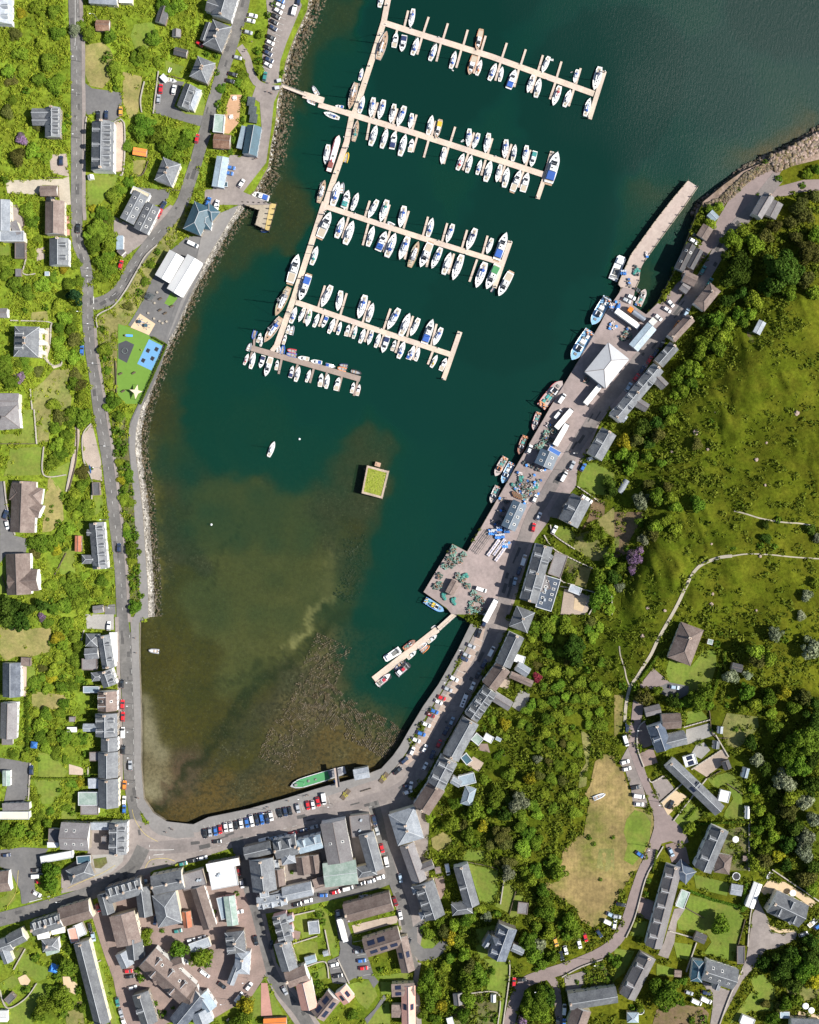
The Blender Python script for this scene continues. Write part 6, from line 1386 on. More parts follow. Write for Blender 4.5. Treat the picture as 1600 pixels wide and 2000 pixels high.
# ================================================================ BUILDINGS
WALLM = {'white': 'white_wall', 'cream': 'cream_wall', 'stone': 'stone_masonry', 'pink': 'pink_wall'}
mat('timber_wall', (.22, .17, .13), .9, .15, 1.5); mat('metal_wall', (.32, .36, .40), .6, .1, 1)
def slope_roof(ty, k, L, W, rise):
    """roof shell, ridge along local x; slots: cladding, ridge tile, gable wall"""
    m = MB(); a, b_, f_ = L / 2, W / 2, .2
    if ty == 'h':
        i = min(b_ * .97, a * .98); r0, r1 = (-a + i, 0, rise), (a - i, 0, rise)
        c0, c1, c2, c3 = (-a, -b_, 0), (a, -b_, 0), (a, b_, 0), (-a, b_, 0)
        m.quad([c0, c1, r1, r0]); m.quad([c2, c3, r0, r1]); m.quad([c1, c2, r1]); m.quad([c3, c0, r0])
        lines = [(r0, r1)] if a - i > .3 else []
        lines += [(c0, r0), (c3, r0), (c1, r1), (c2, r1)]
    else:
        r0, r1 = (-a, 0, rise), (a, 0, rise); c0, c1, c2, c3 = (-a, -b_, 0), (a, -b_, 0), (a, b_, 0), (-a, b_, 0)
        m.quad([c0, c1, r1, r0]); m.quad([c2, c3, r0, r1]); m.quad([c1, c2, r1], 2); m.quad([c3, c0, r0], 2); lines = [(r0, r1)]
    B = [(x, y, -f_) for x, y, _ in (c0, c1, c2, c3)]; T_ = [c0, c1, c2, c3]
    for j in range(4): m.quad([B[j], B[(j + 1) % 4], T_[(j + 1) % 4], T_[j]], 1)
    m.quad(B[::-1], 2)
    for p0, p1 in lines: m.tube([Vector(p0) + Vector((0, 0, .03)), Vector(p1) + Vector((0, 0, .03))], .12, 5, 1)
    return m.mesh('roof', [ROOFC[k][0], ROOFC[k][1], M['white_wall']])
def flat_roof(k, L, W, mono=0.0):
    m = MB(); a, b_ = L / 2, W / 2
    if mono:
        m.hexa([(-a, -b_, -.2), (a, -b_, -.2), (a, b_, -.2), (-a, b_, -.2)], [(-a, -b_, 0), (a, -b_, 0), (a, b_, mono), (-a, b_, mono)])
    else:
        e = min(.3, a * .2, b_ * .2); hh = .28 if min(a, b_) > 1.6 else .05
        m.quad([(-a + e, -b_ + e, 0), (a - e, -b_ + e, 0), (a - e, b_ - e, 0), (-a + e, b_ - e, 0)])
        o = [(-a, -b_), (a, -b_), (a, b_), (-a, b_)]; i = [(-a + e, -b_ + e), (a - e, -b_ + e), (a - e, b_ - e), (-a + e, b_ - e)]
        for j in range(4):
            q_ = (j + 1) % 4
            m.quad([(*o[j], -.2), (*o[q_], -.2), (*o[q_], hh), (*o[j], hh)], 1); m.quad([(*o[j], hh), (*o[q_], hh), (*i[q_], hh), (*i[j], hh)], 1); m.quad([(*i[j], hh), (*i[q_], hh), (*i[q_], 0), (*i[j], 0)], 1)
    return m.mesh('flat_roof', [ROOFC[k][0], M['lead_ridge'] if k not in 'fgb' else M['dark_ridge']])
def chimney_mesh():
    m = MB(); m.box(0, 0, -1.6, .75, 1.15, 2.7); m.box(0, 0, 1.1, .9, 1.3, .14)
    return m.mesh('chimney', [M['chimney_brick']])
def pot_mesh():
    m = MB(); m.tube([(0, 0, 1.24), (0, 0, 1.8)], .19, 8, 0, .15)
    return m.mesh('chimney_pot', [M['clay_pot']])
def dormer_mesh(k):
    m = MB(); w2 = .95
    m.box(0, -.3, -1.2, 1.8, 3.0, 2.1, 0, 1)
    e = [(-w2 - .12, 1.35, .9), (w2 + .12, 1.35, .9), (w2 + .12, -2.3, .9), (-w2 - .12, -2.3, .9)]; r0, r1 = (0, 1.35, 1.75), (0, -2.3, 1.75)
    m.quad([e[1], e[2], r1, r0], 0); m.quad([e[3], e[0], r0, r1], 0); m.quad([e[0], e[1], r0], 1); m.quad([e[2], e[3], r1], 1); m.quad([e[0], e[3], e[2], e[1]], 1)
    m.tube([r0, r1], .14, 5, 2); m.tube([e[0], r0], .09, 4, 2); m.tube([e[1], r0], .09, 4, 2)
    return m.mesh('dormer', [ROOFC[k][0], M['white_wall'], M['lead_ridge']])
def pane_mesh():
    m = MB(); m.box(0, 1.22, -.2, 1.3, .06, 1.0); return m.mesh('dormer_pane', [M['glass_pane']])
def window_mesh():
    m = MB(); m.box(0, 0, 0, 1.15, .16, 1.4, 0, 0); m.box(0, -.06, .1, .45, .1, 1.2, 0, 1) ; m.box(-.0, -.05, .1, .95, .1, .55, 0, 1); m.box(0, -.05, .72, .95, .1, .58, 0, 1)
    return m.mesh('window', [M['white_wall'], M['glass_pane']])
def door_mesh():
    m = MB(); m.box(0, 0, 0, 1.1, .14, 2.15, 0, 0); m.box(0, -.05, .05, .9, .1, 2.0, 0, 1); return m.mesh('door', [M['white_wall'], M['door_paint']])
def rooflight_mesh(solar):
    m = MB()
    if solar: m.box(0, 0, .03, 3.4, 2.3, .08, 0, 0)
    else: m.box(0, 0, .0, 1.05, 1.35, .12, 0, 0); m.box(0, 0, .10, .75, 1.0, .05, 0, 1)
    return m.mesh('solar_panel' if solar else 'rooflight', [mat('solar_glass', (.018, .024, .05), .25, .05, 1)] if solar else [M['white_wall'], M['glass_pane']])
import re
EXTRA = {'skylit slate depot': 'V6', 'L-shaped brown flats': 'P5', 'brown flats with solar': 'P4', 'stepped brown flats': 'P3', 'cottage row with solar': 'P2', 'rooflight row and ruby': 'V8', 'tall slate house with a round': 'V4', 'two square rooflights': 'V2', 'dark slate house with skylights': 'V5', 'large brown care home': 'V4', 'slate corner inn': 'V5', 'blue flat roof with rows': 'V9', 'slate row of pale roofs': 'V4', 'big pale blue-grey': 'V1', 'glazed skylight': 'V2', 'two pale skylight': 'V4', 'yellow rooflights': 'V6', 'long black-roofed': 'V3'}
MATEXTRA = {}
def build_house(label, ws, z, d, ch, n):
    cx, cy = (ws[0][0] + ws[0][2]) / 2, (ws[0][1] + ws[0][3]) / 2; T0 = T1(cx, cy) + .15
    small = n in ('shed', 'garage', 'hut', 'cabin', 'kiosk', 'caravan', 'shelter', 'glasshouse', 'container', 'stall', 'bothy', 'summer_house', 'garden_room', 'outbuilding', 'store')
    eave = T0 + z
    root = thing(n, label, n.replace('_', ' '), W3(cx, cy, .15)); O = root.location
    wallk = 'timber_wall' if small and ws[0][6] in 'fgbrRo' else ('metal_wall' if n in ('boat_shed', 'quay_shed', 'harbour_office', 'container', 'market_hall') else R.choice(['white_wall'] * 5 + ['cream_wall'] * 2 + ['stone_masonry'] * 2))
    if 'pink' in label: wallk = 'pink_wall'
    if n == 'church' or 'stone' in label: wallk = 'stone_masonry'
    if ws[0][6] in 'w' and small or n == 'marquee': wallk = 'white_wall'
    wall = MB(); roofs = []
    for i, (x1, y1, x2, y2, wd, ty, rk_) in enumerate(ws):
        if ty == 'h' and math.dist((x1, y1), (x2, y2)) < wd:      # keep the ridge on the long side
            mx_, my_ = (x1 + x2) / 2, (y1 + y2) / 2; L0 = math.dist((x1, y1), (x2, y2)); ux, uy = (x2 - x1) / L0, (y2 - y1) / L0
            x1, y1, x2, y2, wd = mx_ + uy * wd / 2, my_ - ux * wd / 2, mx_ - uy * wd / 2, my_ + ux * wd / 2, L0
        ez = z * (1 if i == 0 else (.93 - .035 * i if ty in 'gh' else .78 - .03 * i)); 
        zz = T0 + ez; k = 1 - zz / H
        A = Vector(((x1 - 800) * S * k, (1000 - y1) * S * k)); B = Vector(((x2 - 800) * S * k, (1000 - y2) * S * k))
        L = max((B - A).length, 1.2); W_ = wd * S * k; an = math.atan2((B - A).y, (B - A).x); C_ = (A + B) / 2
        lx, ly = C_.x - O.x, C_.y - O.y; ins = .3 if not small else .12
        wall.box(lx, ly, -3.2, L - ins * (1 if ty == 'g' else 2), W_ - 2 * ins, 3.2 + ez - .02 * (i + 1), an)
        rise = {'g': min(W_ / 2 * .74, 4.4), 'k': W_ / 2 * .30, 'h': min(W_ / 2 * .68, 4.2)}.get(ty, 0)
        if n == 'church': rise *= 1.25
        if n == 'marquee': rise = W_ / 2 * .42
        if n == 'market_hall': rise = W_ / 2 * .42
        me = slope_roof(ty, rk_, L, W_, rise) if ty in 'gkh' else flat_roof(rk_, L, W_, W_ * .12 if ty == 'l' else 0)
        ro = link('roof', me, root, (lx, ly, ez + (.002 * i)), an); roofs.append((ro, ty, rk_, L, W_, rise, an, ez))
        if ty == 'f' and min(L, W_) > 7:
            vm = cached('ventbox', lambda: (lambda m_: (m_.box(0, 0, 0, 1.3, .9, .8), m_.mesh('roof_vent', [M['metal_wall']]))[1])(MB()))
            for _ in range(2): link('roof_vent', vm, ro, (R.uniform(-.3, .3) * L, R.uniform(-.3, .3) * W_, .0), R.uniform(0, 1))
    wo = link('wall', wall.mesh('wall', [M[wallk]]), root)
    ro, ty, rk_, L, W_, rise, an, ez = roofs[0]
    # chimneys on the first (main) roof, sub-parts of it
    if ty in 'gh' and ch:
        half = L / 2 - .55 if ty == 'g' else max(L / 2 - min(W_ / 2, L / 2) , .2)
        for xx in [-half, half, 0, half * .5][:ch]:
            o = link('chimney', cached('chim', chimney_mesh), ro, (xx, 0, rise), 0)
            link('chimney_pot', cached('pots', pot_mesh), ro, (xx, .28, rise), 0)
    # dormers: L faces the left (or upper) side of the plan, R the other
    pitch = math.atan2(rise, W_ / 2) if W_ else 0
    nl = Vector((-math.sin(an), math.cos(an)))       # world direction of local +y
    plus_left = (nl.x < -.25) or (abs(nl.x) <= .25 and nl.y > 0)
    for side, cnt in re.findall(r'([LR])(\d)', d):
        cnt = int(cnt); sg = 1 if (side == 'L') == plus_left else -1
        sc = min(1.0, L / (cnt * 2.6), W_ / 7.5)
        for j in range(cnt):
            xx = (-.5 + (j + .5) / cnt) * L * .92
            o = link('dormer', cached('dorm' + rk_, lambda: dormer_mesh(rk_)), root, (0, 0, 0), 0)
            yl = sg * W_ * .27; loc = Vector((xx, yl)); loc.rotate(Matrix.Rotation(an, 2)) if hasattr(loc, 'rotate') else None
            o.location = (ro.location.x + loc.x, ro.location.y + loc.y, ez + rise * .46); o.rotation_euler = (0, 0, an + (0 if sg > 0 else math.pi)); o.scale = (sc, sc, sc)
            link('dormer_pane', cached('dpane', pane_mesh), o)
    ex = next((v_ for k_, v_ in EXTRA.items() if k_ in label), None)
    if ex and ty in 'gkfh':
        cnt = int(ex[1:]); solar = ex[0] == 'P'
        for r_i, (ro, ty, rk_, L, W_, rise, an, ez) in enumerate(roofs[:2] if solar else roofs[:1]):
            pt = math.atan2(rise, W_ / 2) if ty != 'f' else 0; nn_ = cnt if r_i == 0 else 2
            for j in range(nn_):
                sg = 1 if j % 2 else -1; xx = (-.42 + .84 * ((j // 2) + .5) / max(1, (nn_ + 1) // 2)) * L; yy = sg * W_ * .24
                o = link('solar_panel' if solar else 'rooflight', cached('sol' if solar else 'rl', lambda: rooflight_mesh(solar)), ro, (xx, yy, (rise * (1 - .48) if ty != 'f' else 0) + .03)); o.rotation_euler = (-sg * pt, 0, 0)
                if solar and W_ < 7: o.scale = (.8, .8, 1)
    # windows and door of the main block
    ro, ty, rk_, L, W_, rise, an, ez = roofs[0]; ins = .3 if not small else .12
    dirx = Vector((math.cos(an), math.sin(an))); c0 = Vector((ro.location.x, ro.location.y))
    if n not in ('marquee', 'caravan', 'container', 'glasshouse', 'stall') and z >= 2.3:
        ns = min(4, int(L / 3.0)) if not small else 1
        for sg in (1, -1):
            nr_ = Vector((-dirx.y, dirx.x)) * sg; ra = an + (math.pi if sg > 0 else 0)
            for fl in range(2 if z >= 5 and not small else 1):
                for j in range(ns):
                    xx = (-.5 + (j + .5) / ns) * (L - 2); p_ = c0 + dirx * xx + nr_ * (W_ / 2 - ins)
                    if fl == 0 and sg < 0 and j == ns // 2: link('door', cached('door', door_mesh), root, (p_.x, p_.y, 0), ra)
                    else: link('window', cached('win', window_mesh), root, (p_.x, p_.y, (.9 if not small else .7) + 2.7 * fl), ra, (1, 1, 1) if not small else (.8, 1, .8))
    if n == 'marquee':
        for xx in (-.5, .5): link('gable_sheet', cached('msh', lambda: (lambda m_: (m_.box(0, 0, 0, .05, 4, 2.6), m_.mesh('sheet', [M['white_wall']]))[1])(MB())), root, (c0.x + dirx.x * xx * L, c0.y + dirx.y * xx * L, .2), an)
    if n == 'church':
        m_ = MB(); m_.box(0, 0, -2, 3.4, 3.4, 12); m_.hexa([(-1.8, -1.8, 10), (1.8, -1.8, 10), (1.8, 1.8, 10), (-1.8, 1.8, 10)], [(-.1, -.1, 16), (.1, -.1, 16), (.1, .1, 16), (-.1, .1, 16)], 1)
        sp = dirx * (-L * .32); nn_ = Vector((-dirx.y, dirx.x)); nn_ = nn_ if nn_.x < 0 else -nn_
        link('spired_porch', m_.mesh('spired_porch', [M['stone_masonry'], ROOFC['n'][0]]), root, (c0.x + nn_.x * W_ * .45 , c0.y + nn_.y * W_ * .45, 0), an)
    for (x1, y1, x2, y2, wd, ty, rk_) in ws:
        u = Vector((x2 - x1, y2 - y1)); u = u.normalized() if u.length else Vector((1, 0)); v_ = Vector((-u.y, u.x)) * (wd / 2 + 2); A = Vector((x1, y1)) - u * 2; B = Vector((x2, y2)) + u * 2
        fillmask([A + v_, B + v_, B - v_, A - v_], occ, 5)
    return root
roofm('G', 'glasshouse_roof', (.45, .52, .52), 'lead_ridge', .15, 1.5, 'X', .2)
for e in HS: build_house(*e)

# ================================================================ CARS
CARC = {'w': ('white', (.78, .78, .78)), 'k': ('black', (.018, .019, .022)), 'N': ('dark navy', (.025, .04, .085)), 'S': ('silver grey', (.34, .36, .39)), 'R': ('red', (.50, .022, .03)), 'r': ('dark red', (.20, .02, .025)), 'B': ('blue', (.04, .14, .42)), 'b': ('pale blue-grey', (.32, .42, .52)), 't': ('teal green', (.04, .20, .19)), 'o': ('orange', (.62, .20, .03)), 'y': ('orange-yellow', (.60, .32, .06))}
mat('tyre_rubber', (.02, .02, .02), .9, .1); mat('wheel_rim', (.45, .46, .48), .4, .05, metal=.6); mat('head_lamp', (.75, .77, .8), .2, 0); mat('tail_lamp', (.45, .02, .02), .3, 0)
mat('tank_steel', (.30, .33, .38), .4, .1, metal=.5); mat('bed_liner', (.05, .05, .055), .8, .1)
def paintm(k): return mat('car_paint_' + CARC[k][0].replace(' ', '_'), CARC[k][1], .22, .03, 1, spec=.6)
def car_body(van=False):
    m = MB(); N_ = 12; rings = []
    prof = [(-2.2, .62, .80), (-2.12, .78, .86), (-1.9, .93, .88), (-1.0, .95, .9), (0, .96, .9), (.9, .95, .9), (1.3, .92, .9), (1.9, .80, .87), (2.12, .70, .80), (2.22, .55, .68)]
    if van: prof = [(-2.6, .9, .92), (-2.55, 1.0, .97), (-2, 1.02, .98), (0, 1.02, .98), (1.4, 1.02, .98), (2.0, .95, .95), (2.45, .85, .86), (2.6, .6, .75)]
    for x, zt, hw in prof:
        rings.append([(x, -hw * .94, .22), (x, -hw, .45), (x, -hw * .98, zt * .82), (x, -hw * .86, zt), (x, hw * .86, zt), (x, hw * .98, zt * .82), (x, hw, .45), (x, hw * .94, .22)])
    m.loft(rings)
    if van:   # tall body
        m.hexa([(-2.58, -.93, 1.0), (1.35, -.93, 1.0), (1.35, .93, 1.0), (-2.58, .93, 1.0)], [(-2.5, -.80, 2.0), (.95, -.80, 2.0), (.95, .80, 2.0), (-2.5, .80, 2.0)])
    else: m.hexa([(-1.5, -.68, 1.40), (.42, -.68, 1.40), (.42, .68, 1.40), (-1.5, .68, 1.40)], [(-1.36, -.58, 1.47), (.25, -.58, 1.47), (.25, .58, 1.47), (-1.36, .58, 1.47)])
    return m
def car_glass(van=False):
    m = MB()
    if van: m.hexa([(.9, -.88, 1.0), (2.0, -.86, .98), (2.0, .86, .98), (.9, .88, 1.0)], [(.8, -.79, 1.92), (1.05, -.76, 1.92), (1.05, .76, 1.92), (.8, .79, 1.92)])
    else: m.hexa([(-2.02, -.78, .90), (1.25, -.80, .90), (1.25, .80, .90), (-2.02, .78, .90)], [(-1.5, -.66, 1.42), (.42, -.66, 1.42), (.42, .66, 1.42), (-1.5, .66, 1.42)])
    return m
def wheel_mesh():
    m = MB(); m.tube([(0, -.1, 0), (0, .1, 0)], .32, 12, 0); return m.mesh('wheel', [M['tyre_rubber']])
def rim_mesh():
    m = MB(); m.tube([(0, -.115, 0), (0, .115, 0)], .19, 8, 0); return m.mesh('rim', [M['wheel_rim']])
def lamps_mesh(x, hw, z, mm):
    m = MB(); m.box(x, hw, z, .12, .34, .16); return m.mesh('lamp', [M[mm]])
def add_wheels(root, xs, hw, sc=1.0):
    for x in xs:
        for y in (-hw, hw):
            o = link('wheel', cached('wheel', wheel_mesh), root, (x, y, .32 * sc), 0, (sc, sc, sc)); link('rim', cached('rim', rim_mesh), o)
for (px, py, ang, k) in CS:
    loc = W3(px, py, .34); a = math.radians(ang); wh = zone(px, py); sc = R.uniform(.93, 1.06)
    if k in 'VCL':
        L_ = {'V': 1, 'C': 1, 'L': 1}[k]
        if k == 'V':
            o = thing('van', '', 'van', loc, a, (sc, sc, sc), 'cars and vans parked about the harbour village'); pm = paintm('w')
            link('body', cached('vanb', lambda: car_body(True).mesh('van_body', [pm])), o); link('windscreen', cached('vang', lambda: car_glass(True).mesh('van_glass', [M['glass_pane']])), o); add_wheels(o, (-1.6, 1.7), .92); later(o, 'white van', wh, px, py)
        elif k == 'C':
            o = thing('minibus', '', 'minibus', loc, a, None, None)
            def cb():
                m_ = MB(); m_.hexa([(-3.4, -1.0, .4), (3.4, -1.0, .4), (3.4, 1.0, .4), (-3.4, 1.0, .4)], [(-3.3, -.92, 2.5), (2.9, -.92, 2.5), (2.9, .92, 2.5), (-3.3, .92, 2.5)]); return m_.mesh('body', [paintm('w')])
            link('body', cb(), o)
            for x in (-2.2, -.8, .6):
                m_ = MB(); m_.box(x, 0, 2.49, .8, .9, .1); link('roof_hatch', m_.mesh('hatch', [M['glass_pane']]), o)
            m_ = MB(); m_.hexa([(3.0, -.9, 1.4), (3.5, -.9, 1.3), (3.5, .9, 1.3), (3.0, .9, 1.4)], [(2.7, -.85, 2.4), (2.95, -.85, 2.4), (2.95, .85, 2.4), (2.7, .85, 2.4)]); link('windscreen', m_.mesh('ws', [M['glass_pane']]), o)
            add_wheels(o, (-2.2, 2.3), .95); later(o, 'long white minibus with roof hatches', wh, px, py)
        else:
            o = thing('lorry', '', 'lorry', loc, a, None, 'white lorries on the quay')
            LL = 9.5 if (px, py) != (1225, 625) else 11.5
            m_ = MB(); m_.box(-1.2, 0, .9, LL, 2.5, 2.9); link('cargo_box', m_.mesh('cargo_box', [M['white_wall']]), o)
            m_ = MB(); m_.hexa([(LL / 2 - 1.0, -1.2, .5), (LL / 2 + 1.0, -1.2, .5), (LL / 2 + 1.0, 1.2, .5), (LL / 2 - 1.0, 1.2, .5)], [(LL / 2 - 1.0, -1.15, 2.8), (LL / 2 + .5, -1.1, 2.8), (LL / 2 + .5, 1.1, 2.8), (LL / 2 - 1.0, 1.15, 2.8)]); link('cab', m_.mesh('cab', [paintm('w')]), o)
            m_ = MB(); m_.box(LL / 2 + .82, 0, 1.7, .25, 2.0, .9); link('windscreen', m_.mesh('ws', [M['glass_pane']]), o)
            m_ = MB(); m_.box(-.5, 0, .55, LL + 1, 1.0, .3); link('chassis', m_.mesh('chassis', [M['bed_liner']]), o)
            add_wheels(o, (-LL / 2 + .2, -LL / 2 + 1.4, LL / 2 - .2), 1.1, 1.4); later(o, 'white box lorry', wh, px, py)
    elif k == 'K':
        o = thing('tanker_lorry', 'orange-cabbed tanker lorry with a grey tank on the upper quay', 'tanker lorry', loc, a + math.pi)
        m_ = MB(); m_.tube([(-5.0, 0, 2.1), (-4.8, 0, 2.1), (1.6, 0, 2.1), (1.8, 0, 2.1)], 1.25, 14); link('tank', m_.mesh('tank', [M['tank_steel']], True), o)
        m_ = MB(); m_.box(3.2, 0, .6, 2.2, 2.5, 2.5, 0, 0, .93); link('cab', m_.mesh('cab', [paintm('o')]), o)
        m_ = MB(); m_.box(4.2, 0, 1.8, .2, 2.1, .9); link('windscreen', m_.mesh('ws', [M['glass_pane']]), o)
        m_ = MB(); m_.box(-.6, 0, .5, 9.4, 1.1, .4); link('chassis', m_.mesh('chassis', [M['bed_liner']]), o); add_wheels(o, (-4, -2.8, 3.2), 1.1, 1.4)
    else:
        o = thing('parked_car', '', 'car', loc, a, (sc, sc, sc), 'cars and vans parked about the harbour village'); pm = paintm(k)
        link('body', cached('carb' + k, lambda: car_body().mesh('car_body', [pm])), o); link('cabin_glass', cached('carg', lambda: car_glass().mesh('car_glass', [M['glass_pane']])), o)
        add_wheels(o, (-1.35, 1.35), .82)
        for y in (-.55, .55):
            link('headlight', cached('hl%g' % y, lambda: lamps_mesh(2.14, y, .55, 'head_lamp')), o); link('tail_light', cached('tlt%g' % y, lambda: lamps_mesh(-2.14, y, .60, 'tail_lamp')), o)
        if k == 'y': later(o, 'orange-yellow pickup car', wh, px, py)
        else: later(o, CARC[k][0] + ' car', wh, px, py)

# ================================================================ BOATS AND PONTOONS
mat('gel_white', (.76, .77, .78), .35, .04, 1, objvar=.05); mat('deck_grp', (.66, .66, .64), .6, .08, 1, objvar=.08); mat('teak_deck', (.36, .25, .17), .8, .12, 1, wave=.08, wscale=3, axis='Y'); mat('alloy_mast', (.62, .63, .65), .35, .03, metal=.3)
mat('boat_glass', (.02, .024, .03), .1, 0); mat('cockpit_sole', (.42, .36, .28), .8, .1, 2); mat('outboard_black', (.03, .03, .035), .4, 0); mat('grey_tube', (.30, .31, .33), .6, .05); mat('fish_gear', (.20, .20, .19), .8, .5, 3)
CANV = {'w': ('plain white', (.70, .70, .70)), 'b': ('blue', (.035, .10, .36)), 'n': ('dark navy', (.022, .035, .10)), 't': ('teal', (.05, .26, .25)), 'g': ('grey', (.28, .29, .32)), 'r': ('red', (.42, .04, .06)), 'k': ('dark', (.04, .04, .045)), 'v': ('green', (.06, .22, .09)), 'y': ('yellow', (.55, .38, .04)), 'o': ('orange', (.60, .22, .08)), 'R': ('rusty red', (.33, .08, .06)), 'B': ('bright blue', (.03, .12, .50)), 'G': ('green', (.13, .42, .10))}
def canv(k): return mat('canvas_' + CANV[k][0].replace(' ', '_'), CANV[k][1], .8, .12, 2, objvar=.1)
def hullc(k): return mat('hull_' + CANV[k][0].replace(' ', '_'), CANV[k][1], .35, .06, 1)
def beamf(t, tr, ex, mx_=.42):
    if t < mx_: return tr + (1 - tr) * math.sin(t / mx_ * math.pi / 2)
    return max(math.cos(((t - mx_) / (1 - mx_)) ** ex * math.pi / 2), 0.0) ** .85
def hull_deck(B, fb, tr, ex, sheer=.4, n_=14, mx_=.42):
    hm, dm = MB(), MB(); rings = []; P_, S_ = [], []
    for i in range(n_ + 1):
        t_ = i / n_; x = -.5 + t_; bb = max(B * beamf(t_, tr, ex, mx_), .003); f_ = fb * (1 + sheer * t_ * t_); rk_ = .03 * t_
        rings.append([(x, bb, f_), (x - rk_, bb * .97, f_ * .45), (x - rk_ * 2, bb * .80, -.01), (x - rk_ * 2.6, 0, -.05), (x - rk_ * 2, -bb * .80, -.01), (x - rk_, -bb * .97, f_ * .45), (x, -bb, f_)])
        P_.append((x, bb * .93, f_ - .004)); S_.append((x, -bb * .93, f_ - .004))
    hm.loft(rings, 0, False, False); hm.quad(rings[0])
    for i in range(n_):
        dm.quad([S_[i], S_[i + 1], P_[i + 1], P_[i]])
        for a, b_ in ((P_, 0), (S_, 6)): hm.quad([rings[i][b_], rings[i + 1][b_], a[i + 1], a[i]])
    return hm, dm
def deckhouse(m, x0, x1, w0, w1, z0, z1, mi=0, rake=.03, sh=.82):
    m.hexa([(x0, -w0, z0), (x1, -w1, z0), (x1, w1, z0), (x0, w0, z0)], [(x0 + rake * .3, -w0 * sh, z1), (x1 - rake, -w1 * sh, z1), (x1 - rake, w1 * sh, z1), (x0 + rake * .3, w0 * sh, z1)], mi)
def proto(ty, k):
    """parts of one boat type at unit length, bow on +x: list of (name, mesh, [(sub name, mesh)])"""
    P_ = []
    if ty in 'skKG':
        B = .148 if ty == 's' else .13; hm, dm = hull_deck(B, .085, .62, 1.55, .35)
        hk = {'s': M['gel_white'], 'k': hullc('w'), 'K': hullc('v' if k == 'g' else 'k') if k != 'b' else hullc('w'), 'G': hullc('g')}[ty]
        P_.append(('hull', hm.mesh('yacht_hull', [hk], True))); P_.append(('deck', dm.mesh('yacht_deck', [M['deck_grp'] if ty in 's' else M['teak_deck']])))
        m = MB(); deckhouse(m, -.14, .24, .088, .05, .085, .130, 0, .05); P_.append(('cabin', m.mesh('coachroof', [M['gel_white'] if ty != 'k' else M['teak_deck']])))
        m = MB(); [m.box(x, y, .098, .09, .012, .016, 0, 0) for x in (-.06, .07) for y in (-.083, .083)]; m.box(.13, 0, .128, .05, .04, .006); m.box(.30, 0, .110, .045, .04, .006); P_.append(('hatches', m.mesh('hatches', [M['boat_glass']])))
        m = MB(); m.box(-.30, 0, .078, .26, .12, .012); m.box(-.36, 0, .09, .012, .09, .05); P_.append(('cockpit', m.mesh('cockpit', [M['cockpit_sole']])))
        m = MB(); m.tube([(.07, 0, .12), (.07, 0, 1.28)], .0105, 6, 0, .007)
        for zz, ww in ((.55, .095), (.9, .075)): m.tube([(.07, -ww, zz), (.07, ww, zz)], .0045, 4)
        m.tube([(.49, 0, .13), (.07, 0, 1.25)], .0035, 4); m.tube([(-.49, 0, .09), (.07, 0, 1.27)], .0016, 3); m.tube([(.05, .13, .1), (.07, .09, .55), (.07, 0, 1.1)], .0016, 3); m.tube([(.05, -.13, .1), (.07, -.09, .55), (.07, 0, 1.1)], .0016, 3)
        if ty in 'kK': m.tube([(-.30, 0, .1), (-.30, 0, .85)], .007, 6)
        P_.append(('mast', m.mesh('mast', [M['alloy_mast']])))
        m = MB(); m.tube([(.06, 0, .24), (-.12, 0, .232), (-.33, 0, .222)], .026, 8, 0, .014); P_.append(('boom_cover', m.mesh('boom_cover', [canv(k)], True)))
        m = MB(); deckhouse(m, -.235, -.115, .085, .075, .10, .172, 0, .03, .8); P_.append(('sprayhood', m.mesh('sprayhood', [canv(k if k != 'w' else 'g')])))
        if ty == 's': m = MB(); m.tube([(-.45, -.10, .09), (-.47, -.10, .16), (-.47, .10, .16), (-.45, .10, .09)], .004, 4); [m.tube([(x, y, .09), (x, y, .14)], .003, 4) for x in (-.3, 0, .25) for y in (-.12 + abs(x) * .12, .12 - abs(x) * .12)]; m.tube([(.38, -.05, .11), (.49, 0, .16), (.38, .05, .11)], .004, 4); P_.append(('guard_rail', m.mesh('guard_rail', [M['alloy_mast']])))
    elif ty in 'mM':
        B = .175 if ty == 'm' else .150; hm, dm = hull_deck(B, .10, .86, 2.0, .45, mx_=.35)
        hk = hullc('o') if k in 'o' else (hullc('r') if k == 'r' else M['gel_white'])
        P_.append(('hull', hm.mesh('cruiser_hull', [hk], True))); P_.append(('deck', dm.mesh('cruiser_deck', [M['deck_grp'] if k not in 'oy' else M['teak_deck']])))
        m = MB(); deckhouse(m, -.16, .20, B * .78, B * .62, .10, .19, 0, .09, .86); deckhouse(m, .18, .34, B * .55, B * .30, .12, .145, 0, .06, .8); P_.append(('wheelhouse', m.mesh('wheelhouse', [M['gel_white']])))
        m = MB(); m.hexa([(.10, -B * .60, .155), (.215, -B * .56, .14), (.215, B * .56, .14), (.10, B * .60, .155)], [(.05, -B * .52, .196), (.10, -B * .50, .194), (.10, B * .50, .194), (.05, B * .52, .196)]); [m.box(-.02, s_ * B * .755, .13, .26, .01, .035) for s_ in (-1, 1)]; P_.append(('windscreen', m.mesh('windscreen', [M['boat_glass']])))
        m = MB(); m.box(-.31, 0, .10, .28, B * 1.5, .01); P_.append(('cockpit', m.mesh('cockpit', [M['cockpit_sole']])))
        if k != 'w' and k not in 'or': m = MB(); deckhouse(m, -.42, -.13, B * .84, B * .80, .11, .20, 0, .02, .88); P_.append(('canopy', m.mesh('canopy', [canv(k)])))
        if ty == 'M': m = MB(); deckhouse(m, -.14, .04, B * .58, B * .5, .19, .235, 0, .04, .9); P_.append(('flybridge', m.mesh('flybridge', [M['deck_grp']]))); m = MB(); m.box(-.53, 0, .03, .07, B * 1.5, .015); P_.append(('swim_platform', m.mesh('swim', [M['teak_deck']])))
